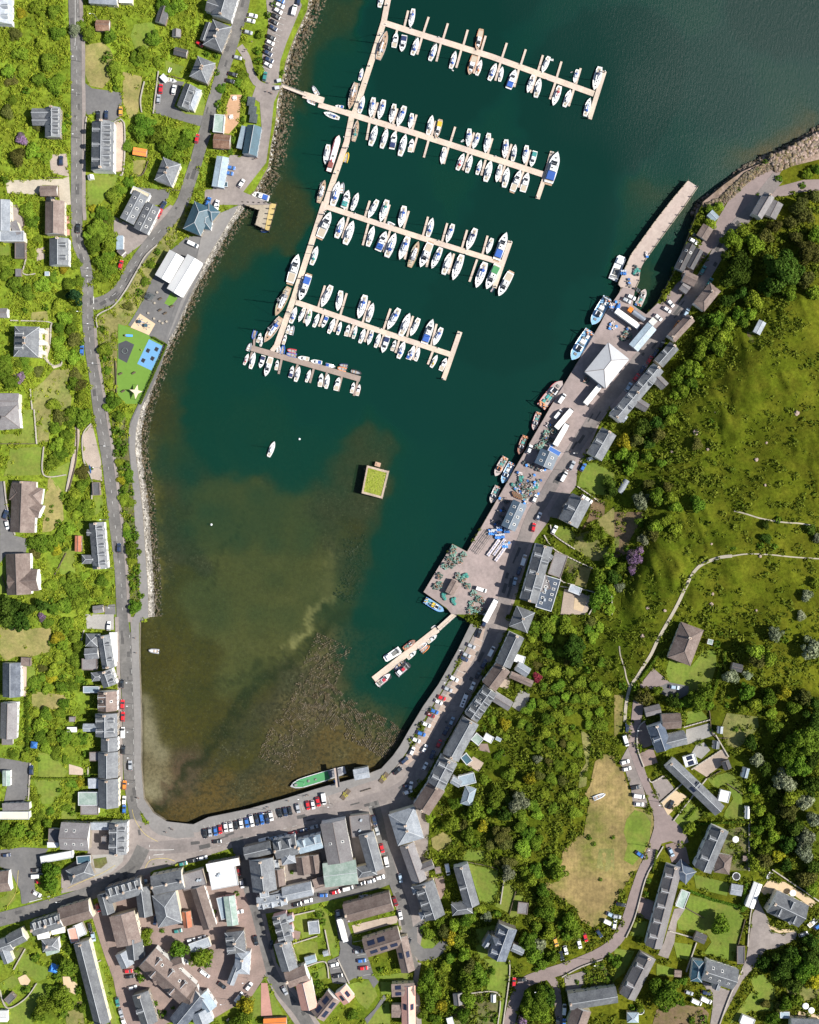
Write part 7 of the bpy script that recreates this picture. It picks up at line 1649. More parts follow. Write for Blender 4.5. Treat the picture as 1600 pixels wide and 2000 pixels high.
        m = MB(); m.tube([(.26, -B * .72, .15), (.42, -B * .36, .19), (.5, 0, .20), (.42, B * .36, .19), (.26, B * .72, .15)], .005, 4); P_.append(('bow_rail', m.mesh('bow_rail', [M['alloy_mast']])))
        m = MB(); m.box(.30, 0, .146, .05, .05, .008); m.box(-.05, .03, .19 if ty == 'm' else .235, .05, .04, .01); P_.append(('hatch', m.mesh('hatch', [M['boat_glass']])))
    elif ty == 'd':
        m = MB(); B = .19; pts = [(-.5, -B, .07), (-.1, -B, .07), (.2, -B * .85, .08), (.4, -B * .4, .10), (.48, 0, .11), (.4, B * .4, .10), (.2, B * .85, .08), (-.1, B, .07), (-.5, B, .07)]
        m.tube(pts, .055, 8); P_.append(('tube', m.mesh('dinghy_tube', [canv(k) if k != 'w' else M['gel_white']], True)))
        m = MB(); m.hexa([(-.48, -B * .9, 0), (.15, -B * .8, 0), (.42, 0, .03), (.15, B * .8, 0), (-.48, B * .9, 0)], [(-.48, -B * .9, .04), (.15, -B * .8, .04), (.42, 0, .06), (.15, B * .8, .04), (-.48, B * .9, .04)]); P_.append(('floor', m.mesh('dinghy_floor', [M['grey_tube'] if k != 'g' else M['deck_grp']])))
        m = MB(); m.box(-.05, 0, .06, .09, B * 1.8, .02); m.box(-.33, 0, .06, .09, B * 1.8, .02); P_.append(('thwarts', m.mesh('thwarts', [M['teak_deck']])))
        m = MB(); m.box(-.54, 0, .02, .10, .10, .17, 0, 0, .8); P_.append(('outboard', m.mesh('outboard', [M['outboard_black']])))
    elif ty == 'F':
        B = .172; hm, dm = hull_deck(B, .12, .86, 2.3, .75, mx_=.45)
        hk = {'b': hullc('w'), 'r': hullc('r'), 'R': hullc('R'), 'o': hullc('k'), 'w': hullc('w'), 'B': hullc('B')}.get(k, hullc('w')); dk = {'b': mat('deck_sky_blue', (.20, .38, .58), .7, .2, 4), 'r': mat('deck_worn', (.42, .36, .34), .8, .3, 5), 'o': mat('deck_worn', (.42, .36, .34), .8, .3, 5), 'R': mat('deck_rust', (.30, .17, .13), .8, .35, 5), 'B': mat('deck_sky_blue', (.20, .38, .58), .7, .2, 4)}.get(k, mat('deck_worn', (.42, .36, .34), .8, .3, 5))
        P_.append(('hull', hm.mesh('fishing_hull', [hk], True))); P_.append(('deck', dm.mesh('fishing_deck', [dk])))
        m = MB(); deckhouse(m, .02, .20, B * .62, B * .55, .125, .27, 0, .03, .92); P_.append(('wheelhouse', m.mesh('wheelhouse', [M['gel_white'] if k != 'o' else hullc('o')])))
        m = MB(); m.box(.11, 0, .27, .13, B * .7, .008); m.box(.192, 0, .20, .02, B * .95, .045); P_.append(('wheelhouse_windows', m.mesh('wheelhouse_windows', [M['boat_glass']])))
        m = MB(); m.box(-.12, 0, .12, .16, B * .9, .035); m.box(-.30, .04, .12, .1, B * .5, .05); P_.append(('hatch', m.mesh('fish_hatch', [hullc('w') if k == 'b' else canv('t')])))
        m = MB(); m.box(-.22, -.03, .12, .06, .1, .06); m.tube([(-.04, -.09, .16), (-.04, .09, .16)], .03, 8); m.box(.30, 0, .16, .07, .09, .04); [m.ball(-.42 + .045 * i_, (-.06 + .04 * (i_ % 4)), .15, .025, .025, .022) for i_ in range(5)]; P_.append(('winch', m.mesh('winch', [M['fish_gear']])))
        m = MB(); m.tube([(-.40, -B * .8, .12), (-.40, -B * .8, .42), (-.40, B * .8, .42), (-.40, B * .8, .12)], .012, 6); m.tube([(.03, 0, .27), (.02, 0, .62)], .010, 6); m.tube([(.02, 0, .34), (-.36, 0, .44)], .007, 5); P_.append(('gantry', m.mesh('gantry', [mat('gantry_paint', (.55, .30, .16), .6, .2, 3) if k in 'roR' else M['alloy_mast']])))
        m = MB()
        for i_ in range(5): m.box(-.46 + .05 * (i_ % 3), -.08 + .045 * i_, .12, .05, .045, .045, .3 * i_)
        P_.append(('fish_boxes', m.mesh('deck_boxes', [canv('o' if k != 'B' else 'y')])))
        if k == 'B': m = MB(); m.box(-.02, 0, .128, .22, B * 1.25, .10, 0, 0, .95); P_.append(('yellow_shelter', m.mesh('yellow_shelter', [canv('y')])))
    elif ty == 'W':
        B = .185; m = MB(); m.hexa([(-.5, -B, -.04), (.42, -B, -.04), (.5, -B * .7, -.02), (.5, B * .7, -.02), (.42, B, -.04), (-.5, B, -.04)], [(-.5, -B, .09), (.42, -B, .09), (.5, -B * .7, .10), (.5, B * .7, .10), (.42, B, .09), (-.5, B, .09)]); P_.append(('hull', m.mesh('workboat_hull', [hullc('w') if k == 'w' else hullc('k')])))
        m = MB(); m.box(-.12, 0, .082, .62, B * 1.7, .012); P_.append(('deck', m.mesh('workboat_deck', [M['grey_tube'] if k != 'w' else M['deck_grp']])))
        m = MB(); deckhouse(m, .16, .40, B * .8, B * .7, .09, .22, 0, .05, .9) if k != 'r' else deckhouse(m, -.08, .12, B * .5, B * .5, .09, .24, 0, .02, .9); P_.append(('wheelhouse', m.mesh('workboat_house', [M['gel_white'] if k != 'r' else hullc('r')])))
        m = MB(); m.box(-.15, 0, .095, .25, B * 1.0, .05, .05); m.box(-.38, .06, .09, .1, .08, .07, .3); m.box(-.36, -.07, .09, .08, .09, .06, .8); P_.append(('cargo', m.mesh('cargo', [M['fish_gear']])))
        m = MB(); m.tube([(-.44, -B * .9, .09), (-.44, -B * .9, .30), (-.44, B * .9, .30), (-.44, B * .9, .09)], .012, 5); P_.append(('gantry', m.mesh('gantry', [M['alloy_mast']])))
    elif ty == 'P':
        B = .085; hm, dm = hull_deck(B, .075, .80, 4.0, .3, mx_=.5); P_.append(('hull', hm.mesh('puffer_hull', [hullc('r')], True))); P_.append(('deck', dm.mesh('puffer_deck', [M['deck_grp']])))
        m = MB(); m.box(.02, 0, .074, .62, B * 1.35, .03); P_.append(('hold_cover', m.mesh('hold_cover', [canv('w')])))
        m = MB(); deckhouse(m, -.40, -.24, B * .72, B * .72, .075, .15, 0, .01, .95); P_.append(('wheelhouse', m.mesh('puffer_house', [mat('maroon_paint', (.22, .07, .06), .6, .1, 4)])))
        m = MB(); m.box(-.08, 0, .104, .06, .06, .01); P_.append(('hatch', m.mesh('puffer_hatch', [M['fish_gear']]))); m = MB(); m.tube([(.33, 0, .1), (.33, 0, .45)], .008, 6); P_.append(('mast', m.mesh('puffer_mast', [M['alloy_mast']]))); m = MB(); m.tube([(-.22, 0, .1), (-.22, 0, .24)], .022, 10); P_.append(('funnel', m.mesh('funnel', [hullc('r')])))
    elif ty == 'J':
        B = .088; hm, dm = hull_deck(B, .055, .72, 3.2, .04, mx_=.5); P_.append(('hull', hm.mesh('ship_hull', [M['gel_white']], True))); P_.append(('deck', dm.mesh('ship_deck', [M['grey_tube']])))
        m = MB(); m.hexa([(-.20, -B * .84, .05), (.30, -B * .82, .05), (.44, -B * .30, .05), (.44, B * .30, .05), (.30, B * .82, .05), (-.20, B * .84, .05)], [(-.20, -B * .84, .060), (.30, -B * .82, .060), (.44, -B * .30, .060), (.44, B * .30, .060), (.30, B * .82, .060), (-.20, B * .84, .060)]); P_.append(('green_deck', m.mesh('green_deck', [canv('G')])))
        m = MB(); m.box(-.27, 0, .055, .12, B * 1.3, .045); m.box(-.40, 0, .055, .08, B * 1.0, .02); P_.append(('wheelhouse', m.mesh('ship_house', [mat('slate_paint', (.16, .16, .18), .7, .1, 4)])))
        m = MB(); m.ball(.17, 0, .062, .03, .03, .02); m.box(.04, .01, .058, .035, .03, .02); m.box(.40, 0, .058, .05, .04, .03); P_.append(('deck_gear', m.mesh('ship_gear', [M['fish_gear']])))
        m = MB(); [m.tube([(-.42 + .1 * i_, s_ * B * .97, .06), (-.42 + .1 * i_, s_ * B * .97, .085)], .002, 3) for i_ in range(8) for s_ in (-1, 1)]; [m.tube([(-.45, s_ * B * .8, .085), (-.2, s_ * B * .97, .085), (.28, s_ * B * .96, .085)], .002, 3) for s_ in (-1, 1)]; P_.append(('guard_rail', m.mesh('ship_rail', [M['alloy_mast']])))
        m = MB(); m.tube([(.24, 0, .06), (.24, 0, .30)], .004, 5); m.tube([(-.30, 0, .1), (-.30, 0, .28)], .004, 5); P_.append(('mast', m.mesh('ship_mast', [M['alloy_mast']])))
    return P_
ARMS = [((752, 45), (1165, 182), 'first'), ((690, 228), (1065, 343), 'second'), ((640, 405), (988, 515), 'third'), ((578, 591), (888, 694), 'fourth'), ((491, 680), (703, 740), 'old brown')]
SPINE = [(760, -10), (750, 42), (730, 107), (695, 215), (678, 277), (650, 357), (640, 405), (580, 580), (540, 678)]
def sdist(a, b_, q_):
    a, b_, q_ = Vector(a), Vector(b_), Vector(q_); u = max(0, min(1, (q_ - a).dot(b_ - a) / (b_ - a).length_squared)); c_ = a + (b_ - a) * u; return (q_ - c_).length, (q_ - c_), u
def boat_where(px, py):
    if 470 < px < 1200 and py < 790:
        best = min(ARMS, key=lambda a: sdist(a[0], a[1], (px, py))[0]); d1, v1, u = sdist(best[0], best[1], (px, py))
        dsp = min(((*sdist(SPINE[i], SPINE[i + 1], (px, py)),) for i in range(len(SPINE) - 1)), key=lambda e: e[0])
        if dsp[0] < d1 and dsp[0] < 22 or d1 > 45: return ('left' if dsp[1].x < 0 else 'right') + ' of the main walkway'
        if u >= .999: return f'at the end float of the {best[2]} pontoon'
        return ('above' if v1.y < 0 else 'below') + f' the {best[2]} pontoon'
    if 720 < px < 880 and 1190 < py < 1355: return 'at the workboat pontoon'
    if 820 < px < 1290 and 520 < py < 1200: return 'along the fish quay'
    if 580 < px < 680 and 160 < py < 230: return 'by the marina landing'
    if 520 < px < 545: return 'moored alone in the bay'
    return zone(px, py)
BDESC = {'s': 'white sailing yacht with {} canvas', 'm': 'small motor cruiser with {} canopy', 'M': 'large motor yacht with {} canopy', 'd': '{} dinghy', 'F': 'fishing boat in {} paint', 'W': '{} flat workboat', 'k': 'wooden ketch with {} covers', 'K': 'wooden motor yacht with {} covers', 'G': 'grey-hulled yacht'}
def boat_desc(ty, k):
    nm = CANV[k][0]
    if ty == 's' and k == 'w': return 'all-white sailing yacht'
    if ty in 'mM' and k in 'w': return ('small' if ty == 'm' else 'large') + ' white motor boat'
    if ty in 'm' and k in 'ro': return nm + '-hulled motor boat'
    if ty == 'd' and k == 'w': return 'white rowing dinghy'
    if ty == 'F': return {'b': 'white fishing boat with blue deck', 'r': 'red-hulled fishing boat', 'R': 'rust-red fishing boat', 'o': 'dark fishing boat with orange wheelhouse', 'w': 'white fishing boat', 'B': 'blue fishing boat with yellow shelter'}[k]
    return BDESC[ty].format(nm)
BNAME = {'s': 'sailing_yacht', 'k': 'ketch', 'K': 'wooden_yacht', 'G': 'sailing_yacht', 'm': 'motor_cruiser', 'M': 'motor_yacht', 'd': 'dinghy', 'F': 'fishing_boat', 'W': 'workboat', 'P': 'cargo_puffer', 'J': 'museum_ship'}
for (bx, by, sx, sy, ty, k) in BS:
    if ty == 'X': continue
    px, py = (bx + sx) / 2, (by + sy) / 2; ashore = mk(px, py, land_mask) == 1 and not (ty == 'd' and 820 < px < 900 and False)
    zz = T1(px, py) + .35 if ashore else 0.0; kk = 1 - zz / H; L_ = math.dist((bx, by), (sx, sy)) * S * kk
    parts = cached('boat' + ty + k, lambda: proto(ty, k)); a = math.atan2(-(by - sy), bx - sx)
    nm = BNAME[ty]; sc = (L_, L_ * R.uniform(.95, 1.07), L_ * R.uniform(.92, 1.05))
    if ty == 'd': sc = (L_, min(L_, 4.6), min(L_, 4.6))
    o = thing(nm, '', nm.replace('_', ' '), ((px - 800) * S * kk, (1000 - py) * S * kk, zz), a, sc, 'boats moored in the harbour' if not ashore else None)
    for pn, pm in parts: link(pn, pm, o)
    if ty == 'P': o['label'] = 'long red-hulled cargo puffer with white hold cover beside the main walkway'
    elif ty == 'J': o['label'] = 'white ship with a bright green deck aground by the waterfront'
    elif ty == 'G' and px < 800: later(o, 'grey-hulled sailing yacht', boat_where(px, py), px, py)
    else: later(o, boat_desc(ty, k), boat_where(px, py), px, py)
# pontoons
mat('pontoon_deck', (.50, .42, .335), .85, .22, 1.5, wave=.07, wscale=1.4, col2=(.46, .37, .33), scale2=.05, fac2=.8); mat('old_pontoon', (.26, .205, .175), .9, .2, 1.5, wave=.08, wscale=1.4); mat('float_grey', (.25, .25, .25), .8, .1); mat('white_fender', (.7, .7, .7), .5, 0); mat('steel_pile', (.10, .10, .10), .7, .1)
def deck_strip(pts, width, z0, z1, dm):
    """deck boards along a centre line, with a float body under them"""
    P = [Vector(((x - 800) * S, (1000 - y) * S)) for x, y in pts]; O = P[0]; hw = width * S / 2; dk, fl = MB(), MB()
    L_, R_ = [], []
    for i, q_ in enumerate(P):
        d_ = (P[min(i + 1, len(P) - 1)] - P[max(i - 1, 0)]).normalized(); n_ = Vector((-d_.y, d_.x)); L_.append(q_ + n_ * hw - O); R_.append(q_ - n_ * hw - O)
    for i in range(len(P) - 1):
        def ring(zz, e=1.0):
            out_ = []
            for j, v_ in ((i, R_[i]), (i + 1, R_[i + 1]), (i + 1, L_[i + 1]), (i, L_[i])):
                mid = (L_[j] + R_[j]) / 2; w2 = mid + (v_ - mid) * e; out_.append((w2.x, w2.y, zz))
            return out_
        dk.hexa(ring(z1 - .12), ring(z1)); fl.hexa(ring(z0, .86), ring(z1 - .12, .86))
    return O, dk.mesh('deck', [dm]), fl.mesh('float', [M['float_grey']])
for width, pts, label, nm in WS:
    ramp = nm == 'gangway'; dm = M['old_pontoon'] if 'brown' in label else M['pontoon_deck']
    z1 = {'gangway': 1.5, 'landing_stage': .9}.get(nm, .55) + R.uniform(0, .012)
    O, d_, f_ = deck_strip(pts, width, -.35, z1, dm); o = thing(nm, label, nm.replace('_', ' '), (O.x, O.y, 0)); link('deck', d_, o)
    if not ramp: link('float', f_, o)
    else:
        for sg in (-1, 1):
            m = MB(); P = [Vector(((x - 800) * S, (1000 - y) * S)) - O for x, y in pts]; dd = (P[-1] - P[0]).normalized(); nn = Vector((-dd.y, dd.x)) * (width * S / 2) * sg
            m.tube([(P[0] + nn).to_3d() + Vector((0, 0, z1 + 1)), (P[-1] + nn).to_3d() + Vector((0, 0, z1 + 1))], .05, 5)
            for u in range(6): q_ = P[0].lerp(P[-1], u / 5) + nn; m.tube([(q_.x, q_.y, z1), (q_.x, q_.y, z1 + 1)], .04, 4)
            link('handrail', m.mesh('handrail', [M['alloy_mast']]), o)
    if 'marina pontoon' in label and 'end' not in label or 'main pontoon' in label:
        tot = sum(math.dist(pts[i], pts[i + 1]) for i in range(len(pts) - 1)); P = [Vector(((x - 800) * S, (1000 - y) * S)) - O for x, y in pts]
        for i in range(len(P) - 1):
            seg = (P[i + 1] - P[i]).length; dd = (P[i + 1] - P[i]).normalized(); nn = Vector((-dd.y, dd.x)) * (width * S / 2 - .12)
            for j in range(1, max(2, int(seg / 14))):
                q_ = P[i] + dd * j * 14 + nn * (1 if j % 2 else -1)
                link('service_bollard', cached('svc', lambda: (lambda m_: (m_.box(0, 0, 0, .3, .3, 1.0), m_.mesh('bollard', [M['white_fender']]))[1])(MB())), o, (q_.x, q_.y, z1))
for pts, row in FGS:
    O, d_, f_ = deck_strip(pts, 4.2, -.3, .5 + R.uniform(0, .01), M['pontoon_deck'] if row < 4 else M['old_pontoon'])
    o = thing('finger_pontoon', '', 'finger pontoon', (O.x, O.y, 0), group='finger berths of the marina'); link('deck', d_, o); link('float', f_, o)
    px, py = (pts[0][0] + pts[1][0]) / 2, (pts[0][1] + pts[1][1]) / 2; a = ARMS[row]; up = sdist(a[0], a[1], (px, py))[1].y < 0
    later(o, 'finger berth', ('above' if up else 'below') + f' the {a[2]} pontoon', px, py)
# mooring piles of the marina
PILE = [(756, 12), (742, 70), (722, 130), (700, 200), (676, 290), (655, 340), (634, 420), (612, 480), (592, 545), (566, 610), (1180, 142), (1148, 232), (1078, 300), (1048, 386), (998, 474), (968, 560), (898, 652), (866, 740)]
for px, py in PILE:
    o = thing('mooring_pile', '', 'mooring pile', ((px - 800) * S, (1000 - py) * S, -3)); m_ = cached('pile', lambda: (lambda m_: (m_.tube([(0, 0, 0), (0, 0, 6.2)], .26, 10), m_.mesh('pile', [M['steel_pile']]))[1])(MB())); c_ = cached('pilecap', lambda: (lambda m_: (m_.tube([(0, 0, 6.2), (0, 0, 6.7)], .29, 10, 0, .03), m_.mesh('pile_cap', [M['white_fender']]))[1])(MB()))
    link('post', m_, o); link('cap', c_, o); later(o, 'dark steel mooring pile with white cap', 'holding the marina pontoons', px, py)
# piers: solid decks on piles
def extr(poly, z0, z1, mats):
    A = WN(np.array(poly), z=z1); m = MB(); B = A.copy(); B[:, 2] = z0
    s_ = sum(A[i][0] * A[(i + 1) % len(A)][1] - A[(i + 1) % len(A)][0] * A[i][1] for i in range(len(A)))
    if s_ < 0: A, B = A[::-1], B[::-1]
    O = A[0].copy(); O[2] = 0
    m.hexa([tuple(q_ - O) for q_ in B], [tuple(q_ - O) for q_ in A], 1, True, 0); return O, m.mesh('pier_deck', mats)
mat('pier_boards', (.40, .33, .29), .9, .15, .9, wave=.05, wscale=.7, col2=(.33, .26, .23), scale2=.2, fac2=.8); mat('pier_side', (.10, .085, .07), .9, .3, 1.5); mat('jetty_boards', (.30, .26, .20), .9, .2, 1.2, wave=.10, wscale=1.2); mat('yellow_boards', (.42, .32, .13), .9, .2, 1.2, wave=.08, wscale=1.2)
PIERS = [e for e in PS if e[0] in ('quaypier', 'sandpier')]
for i, (kd, poly) in enumerate(PIERS):
    lab = ['long concrete pier running out from the head of the fish quay', 'grey planked jetty by the boat slip', 'yellow timber fender deck along the jetty end'][i]
    O, me = extr(poly, [1.6, 1.7, 1.2][i], [2.95, 2.75, 2.9][i], [[M['pier_boards'], M['jetty_boards'], M['yellow_boards']][i], M['pier_side']]); o = thing('pier' if i == 0 else 'jetty', lab, 'pier' if i == 0 else 'jetty', tuple(O)); link('deck', me, o)
    E_ = refine(poly, 16 if i == 0 else 10)
    pm = cached('pierpile%d' % i, lambda: (lambda m_: (m_.tube([(0, 0, -5), (0, 0, 4.3)], .24, 8), m_.mesh('pile', [M['pier_side']]))[1])(MB()))
    kb = MB(); Q2 = WN(np.array(poly), z=2.95) - O
    for a_, b_ in zip(Q2, np.roll(Q2, -1, 0)):
        if np.hypot(*(b_ - a_)[:2]) > 6 and i == 0: kb.tube([(a_[0], a_[1], 3.1), (b_[0], b_[1], 3.1)], .2, 5)
    if i == 0: link('edge_kerb', kb.mesh('kerb', [M['gel_white'] if 0 else M['jetty_boards']]), o)
    for (x, y) in E_[:90]:
        if mk(x, y, land_mask) == 1: continue
        q_ = WN(np.array([[x, y]]), z=3.0)[0] - O; link('pile', pm, o, (q_[0], q_[1], 0))
    fillmask(poly, occ, 2)
# the walled islet
A = WN(np.array(ISLET), z=4.0); O = A.mean(0); O[2] = 0
o = thing('islet', 'square walled islet with a grassy top alone in the bay', 'islet', tuple(O)); A = A - O; A = A[::-1]
def inset(P, e):
    c_ = P.mean(0); return np.array([c_ + (q_ - c_) * (1 - e / np.linalg.norm((q_ - c_)[:2])) for q_ in P])
IN = inset(A, 1.25); m = MB(); up = lambda P, z: [(q_[0], q_[1], z) for q_ in P]
oz, iz = up(A, 4.2), up(IN, 4.2)
bt = [(q_[0] * 1.03, q_[1] * 1.03, -2) for q_ in A]
for j in range(4):
    q_ = (j + 1) % 4; m.quad([bt[j], bt[q_], oz[q_], oz[j]]); m.quad([oz[j], oz[q_], iz[q_], iz[j]], 1); m.quad([iz[j], iz[q_], up(IN, 3.2)[q_], up(IN, 3.2)[j]])
link('wall', m.mesh('islet_wall', [M['stone_masonry'], mat('coping_stone', (.36, .285, .22), .9, .4, 1.2)]), o)
m = MB(); m.quad(up(IN, 3.9)); link('grass', m.mesh('islet_top', [M['lawn_grass']]), o)
tv, tf = [], []; rs = np.random.RandomState(3)
for _ in range(1500):
    a_, b_ = rs.rand(2); q_ = (IN[0] * (1 - a_) + IN[1] * a_) * (1 - b_) + (IN[3] * (1 - a_) + IN[2] * a_) * b_; th = rs.rand() * 6.28; hh = .25 + .4 * rs.rand(); i_ = len(tv); dx, dy = .3 * math.cos(th), .3 * math.sin(th)
    tv += [(q_[0] - dx, q_[1] - dy, 3.9), (q_[0] + dx, q_[1] + dy, 3.9), (q_[0] + dx * .6 - dy * 1.6, q_[1] + dy * .6 + dx * 1.6, 3.9 + hh * .5)]; tf.append((i_, i_ + 1, i_ + 2))
leafmat('tall_grass', (.22, .33, .03), (.36, .40, .10))
go = link('tall_grass', npmesh('tall_grass', np.array(tv), np.array(tf), [M['tall_grass']], {'var': ('FLOAT', np.repeat(rs.rand(1500), 3))}), o); go['kind'] = 'stuff'
m = MB(); m.box(0, 0, -2, 2.6, 2.0, 3.6, -.27); m.box(0, 0, 1.6, 1.2, .8, .3, -.27); q_ = WN(np.array([[738, 907]]), z=1.6)[0]
oo = thing('beacon_plinth', 'small stone plinth standing off the top wall of the islet', 'plinth', (q_[0], q_[1], 0), data=None); link('block', m.mesh('plinth', [mat('plinth_stone', (.42, .28, .20), .9, .2, 2)]), oo)
# ================================================================ TREES, BUSHES, SCRUB
LEAF = {'l': ('light green', (.125, .215, .018), (.26, .34, .04)), 'd': ('mid green', (.068, .140, .014), (.18, .26, .030)), 'D': ('dark green', (.036, .080, .012), (.095, .155, .024)), 'c': ('dark conifer', (.015, .048, .020), (.035, .085, .03)), 'o': ('olive green', (.075, .090, .018), (.16, .16, .045)), 'p': ('pale-blossomed', (.13, .165, .075), (.36, .38, .26)), 'y': ('yellow-flecked', (.13, .17, .02), (.52, .44, .03)), 'v': ('purple-flowered', (.07, .10, .03), (.42, .22, .46)), 's': ('rounded green', (.08, .16, .016), (.17, .26, .035)), 'r': ('dark red-leaved', (.12, .02, .025), (.30, .05, .05))}
LEAF['C'] = LEAF['c']
for k_, (nm_, c1, c2) in LEAF.items():
    if k_ != 'C': leafmat('leaves_' + nm_.replace(' ', '_').replace('-', '_'), c1, c2)
LM = lambda k_: M['leaves_' + LEAF[k_][0].replace(' ', '_').replace('-', '_')]
mat('bark', (.11, .085, .06), .95, .3, 4)
def leafquads(C, Nrm, size, rs):
    """one bent leaf clump (quad) per centre, facing roughly along Nrm"""
    n = len(C); Nn = Nrm + rs.randn(n, 3) * .55; Nn /= np.linalg.norm(Nn, axis=1)[:, None] + 1e-9
    a = np.cross(Nn, rs.randn(n, 3)); a /= np.linalg.norm(a, axis=1)[:, None] + 1e-9; b_ = np.cross(Nn, a)
    s = (size * (.6 + .8 * rs.rand(n)))[:, None] if np.ndim(size) else (np.full(n, size) * (.6 + .8 * rs.rand(n)))[:, None]
    V = np.stack([C + a * s, C + b_ * s * .62 + Nn * s * .12, C - a * s, C - b_ * s * .62 + Nn * s * .12], 1)
    return V.reshape(-1, 3), np.arange(4 * n).reshape(n, 4)
def crown(seed, kd):
    rs = np.random.RandomState(seed); big = kd == 'big'; con = kd == 'con'
    nl = 26 if big else (15 if kd == 'mid' else 8); C = []; Nr = []; va = []
    for i in range(nl):
        a = rs.rand() * 6.283; rr = math.sqrt(rs.rand()) * .74; zz = .30 + .62 * (1 - rr * rr * 1.2) * (.75 + .4 * rs.rand()); lr = (.20 + .17 * rs.rand()) * (.85 if big else 1.12)
        if i < nl * .3: rr *= .5
        c_ = np.array([rr * math.cos(a), rr * math.sin(a), zz]); k_ = int((330 if big else 150 if kd == 'mid' else 75))
        d_ = rs.randn(k_, 3); d_[:, 2] = np.abs(d_[:, 2]) * .9 - .25; d_ /= np.linalg.norm(d_, axis=1)[:, None]
        C.append(c_ + d_ * lr * (.72 + .38 * rs.rand(k_, 1)) * np.array([1, 1, .85])); Nr.append(d_); va.append(np.clip(rs.rand() * .45 + .5 * rs.rand(k_) * rs.rand(k_) + .12 * d_[:, 2], 0, 1))
    C, Nr, va = np.concatenate(C), np.concatenate(Nr), np.concatenate(va)
    if con: rad = np.linalg.norm(C[:, :2], axis=1); C[:, 2] = .25 + 1.55 * np.clip(1 - rad, 0, 1) + rs.rand(len(C)) * .15
    V, F = leafquads(C, Nr, .058 if big else .088 if kd == 'mid' else .14, rs)
    return V, F, np.repeat(va, 4)
PROTO = {}
def crown_mesh(size, k_):
    kd = 'con' if k_ in 'cC' else 'big' if size > 5.2 else 'mid' if size > 1.7 else 'sml'; v_ = R.randrange(4); key = (kd, v_)
    if key not in PROTO: PROTO[key] = crown(100 + v_ + 10 * len(kd) + ord(kd[0]), kd)
    def mkm():
        V, F, va = PROTO[key]; return npmesh('crown', V, F, [LM(k_)], {'var': ('FLOAT', va)})
    return cached(('crown', key, LEAF[k_][0]), mkm)
def trunk_mesh(v_):
    m = MB(); rs = random.Random(v_); m.tube([(0, 0, -.25), (.01, 0, .2), (.03, .02, .55)], .055, 7, 0, .03)
    for j in range(5):
        a = j * 1.256 + rs.random(); m.tube([(.02, .01, .22 + .05 * j), (.22 * math.cos(a), .22 * math.sin(a), .48 + .03 * j), (.42 * math.cos(a), .42 * math.sin(a), .62)], .024, 5, 0, .008)
    return m.mesh('trunk', [M['bark']])
TS.sort(key=lambda e: -e[2])
NTREE = 298; trees = [e for e in TS if e[2] >= 9.0][:NTREE]; rest = TS[len(trees):]; bushes = rest[:296]; rest = rest[296:]
def tree(e, nm, cat, noun):
    px, py, r_, k_ = e; loose = 950 < px < 1250 and 1180 < py < 1700 and k_ in 'ldo'; rm = r_ * S * (.82 if loose else 1); hgt = (1.0 + (.35 if rm > 3 else 0)) * (.55 if px < 480 and py < 1600 and k_ not in 'cCD' else .62 if loose else 1); z0 = rm * .55 * hgt
    loc = W3(px, py, 0); kk = 1 - (loc.z + z0) / H; loc.x, loc.y = (px - 800) * S * kk, (1000 - py) * S * kk
    o = thing(nm, '', cat, tuple(loc), R.uniform(0, 6.28)); sx = rm * R.uniform(1.02, 1.18)
    cr_ = link('crown' if nm == 'tree' else 'foliage', crown_mesh(rm, k_), o, (0, 0, 0), 0, (sx, sx * R.uniform(.9, 1.1), rm * hgt)); link('trunk' if nm == 'tree' else 'stem', cached('trunk%d' % (int(px) % 3), lambda: trunk_mesh(int(px) % 3)), o, (0, 0, 0), 0, (rm, rm, rm * hgt))
    wh = zone(px, py); sz = ('big ' if rm > 5.2 else 'small ' if rm < 2.7 else '') if nm == 'tree' else ''
    later(o, sz + LEAF[k_][0] + ' ' + noun, wh, px, py, 'trees of the village and hillside' if nm == 'tree' else 'garden bushes')
for e in trees: tree(e, 'tree', 'tree', 'tree')
for e in bushes: tree(e, 'bush', 'bush', 'bush')
# loose scrub: ground cover nobody could count, one object per quarter of the village
leafmat('scrub_leaves_bright', (.125, .205, .016), (.29, .35, .04)); leafmat('scrub_leaves_dark', (.062, .108, .012), (.165, .205, .026)); leafmat('hill_tussocks', (.062, .088, .007), (.135, .15, .014))
TREEM = np.zeros((MH, MW), np.int8)
SCRUBZ = [(60,60,.95),(60,300,.9),(60,560,.85),(60,760,.7),(60,1000,.5),(60,1250,.6),(110,1500,.6),(60,1650,.7),(250,60,.7),(230,200,.55),(290,270,.85),(240,430,.8),(140,620,.95),(140,760,.7),(130,860,.8),(140,1050,.75),(210,680,.6),(225,850,.9),(260,1000,.5),(480,80,.75),(340,560,.35),(300,1880,.3),(120,1880,.5),(60,1960,.3),(600,1850,.5),(850,1880,.85),(940,1960,.6),(860,1620,.5),(950,1620,.9),(980,1520,.9),(1060,1280,.95),(1120,1400,.95),(1130,1560,.9),(1080,1680,.85),(1060,1820,.9),(1200,1440,.4),(1180,1180,.45),(1230,1080,.5),(1260,900,.8),(1340,760,.8),(1400,660,.7),(1300,1000,.35),(1440,800,.16),(1450,950,.16),(1400,1100,.12),(1300,1150,.2),(1500,1100,.12),(1550,800,.25),(1560,600,.5),(1480,560,.4),(1450,470,.9),(1560,460,.8),(1560,1000,.2),(1480,1300,.5),(1540,1400,.8),(1430,1400,.25),(1500,1600,.95),(1440,1560,.4),(1580,1700,.7),(1540,1880,.85),(1380,1760,.15),(1300,1950,.2),(1250,1230,.3)]
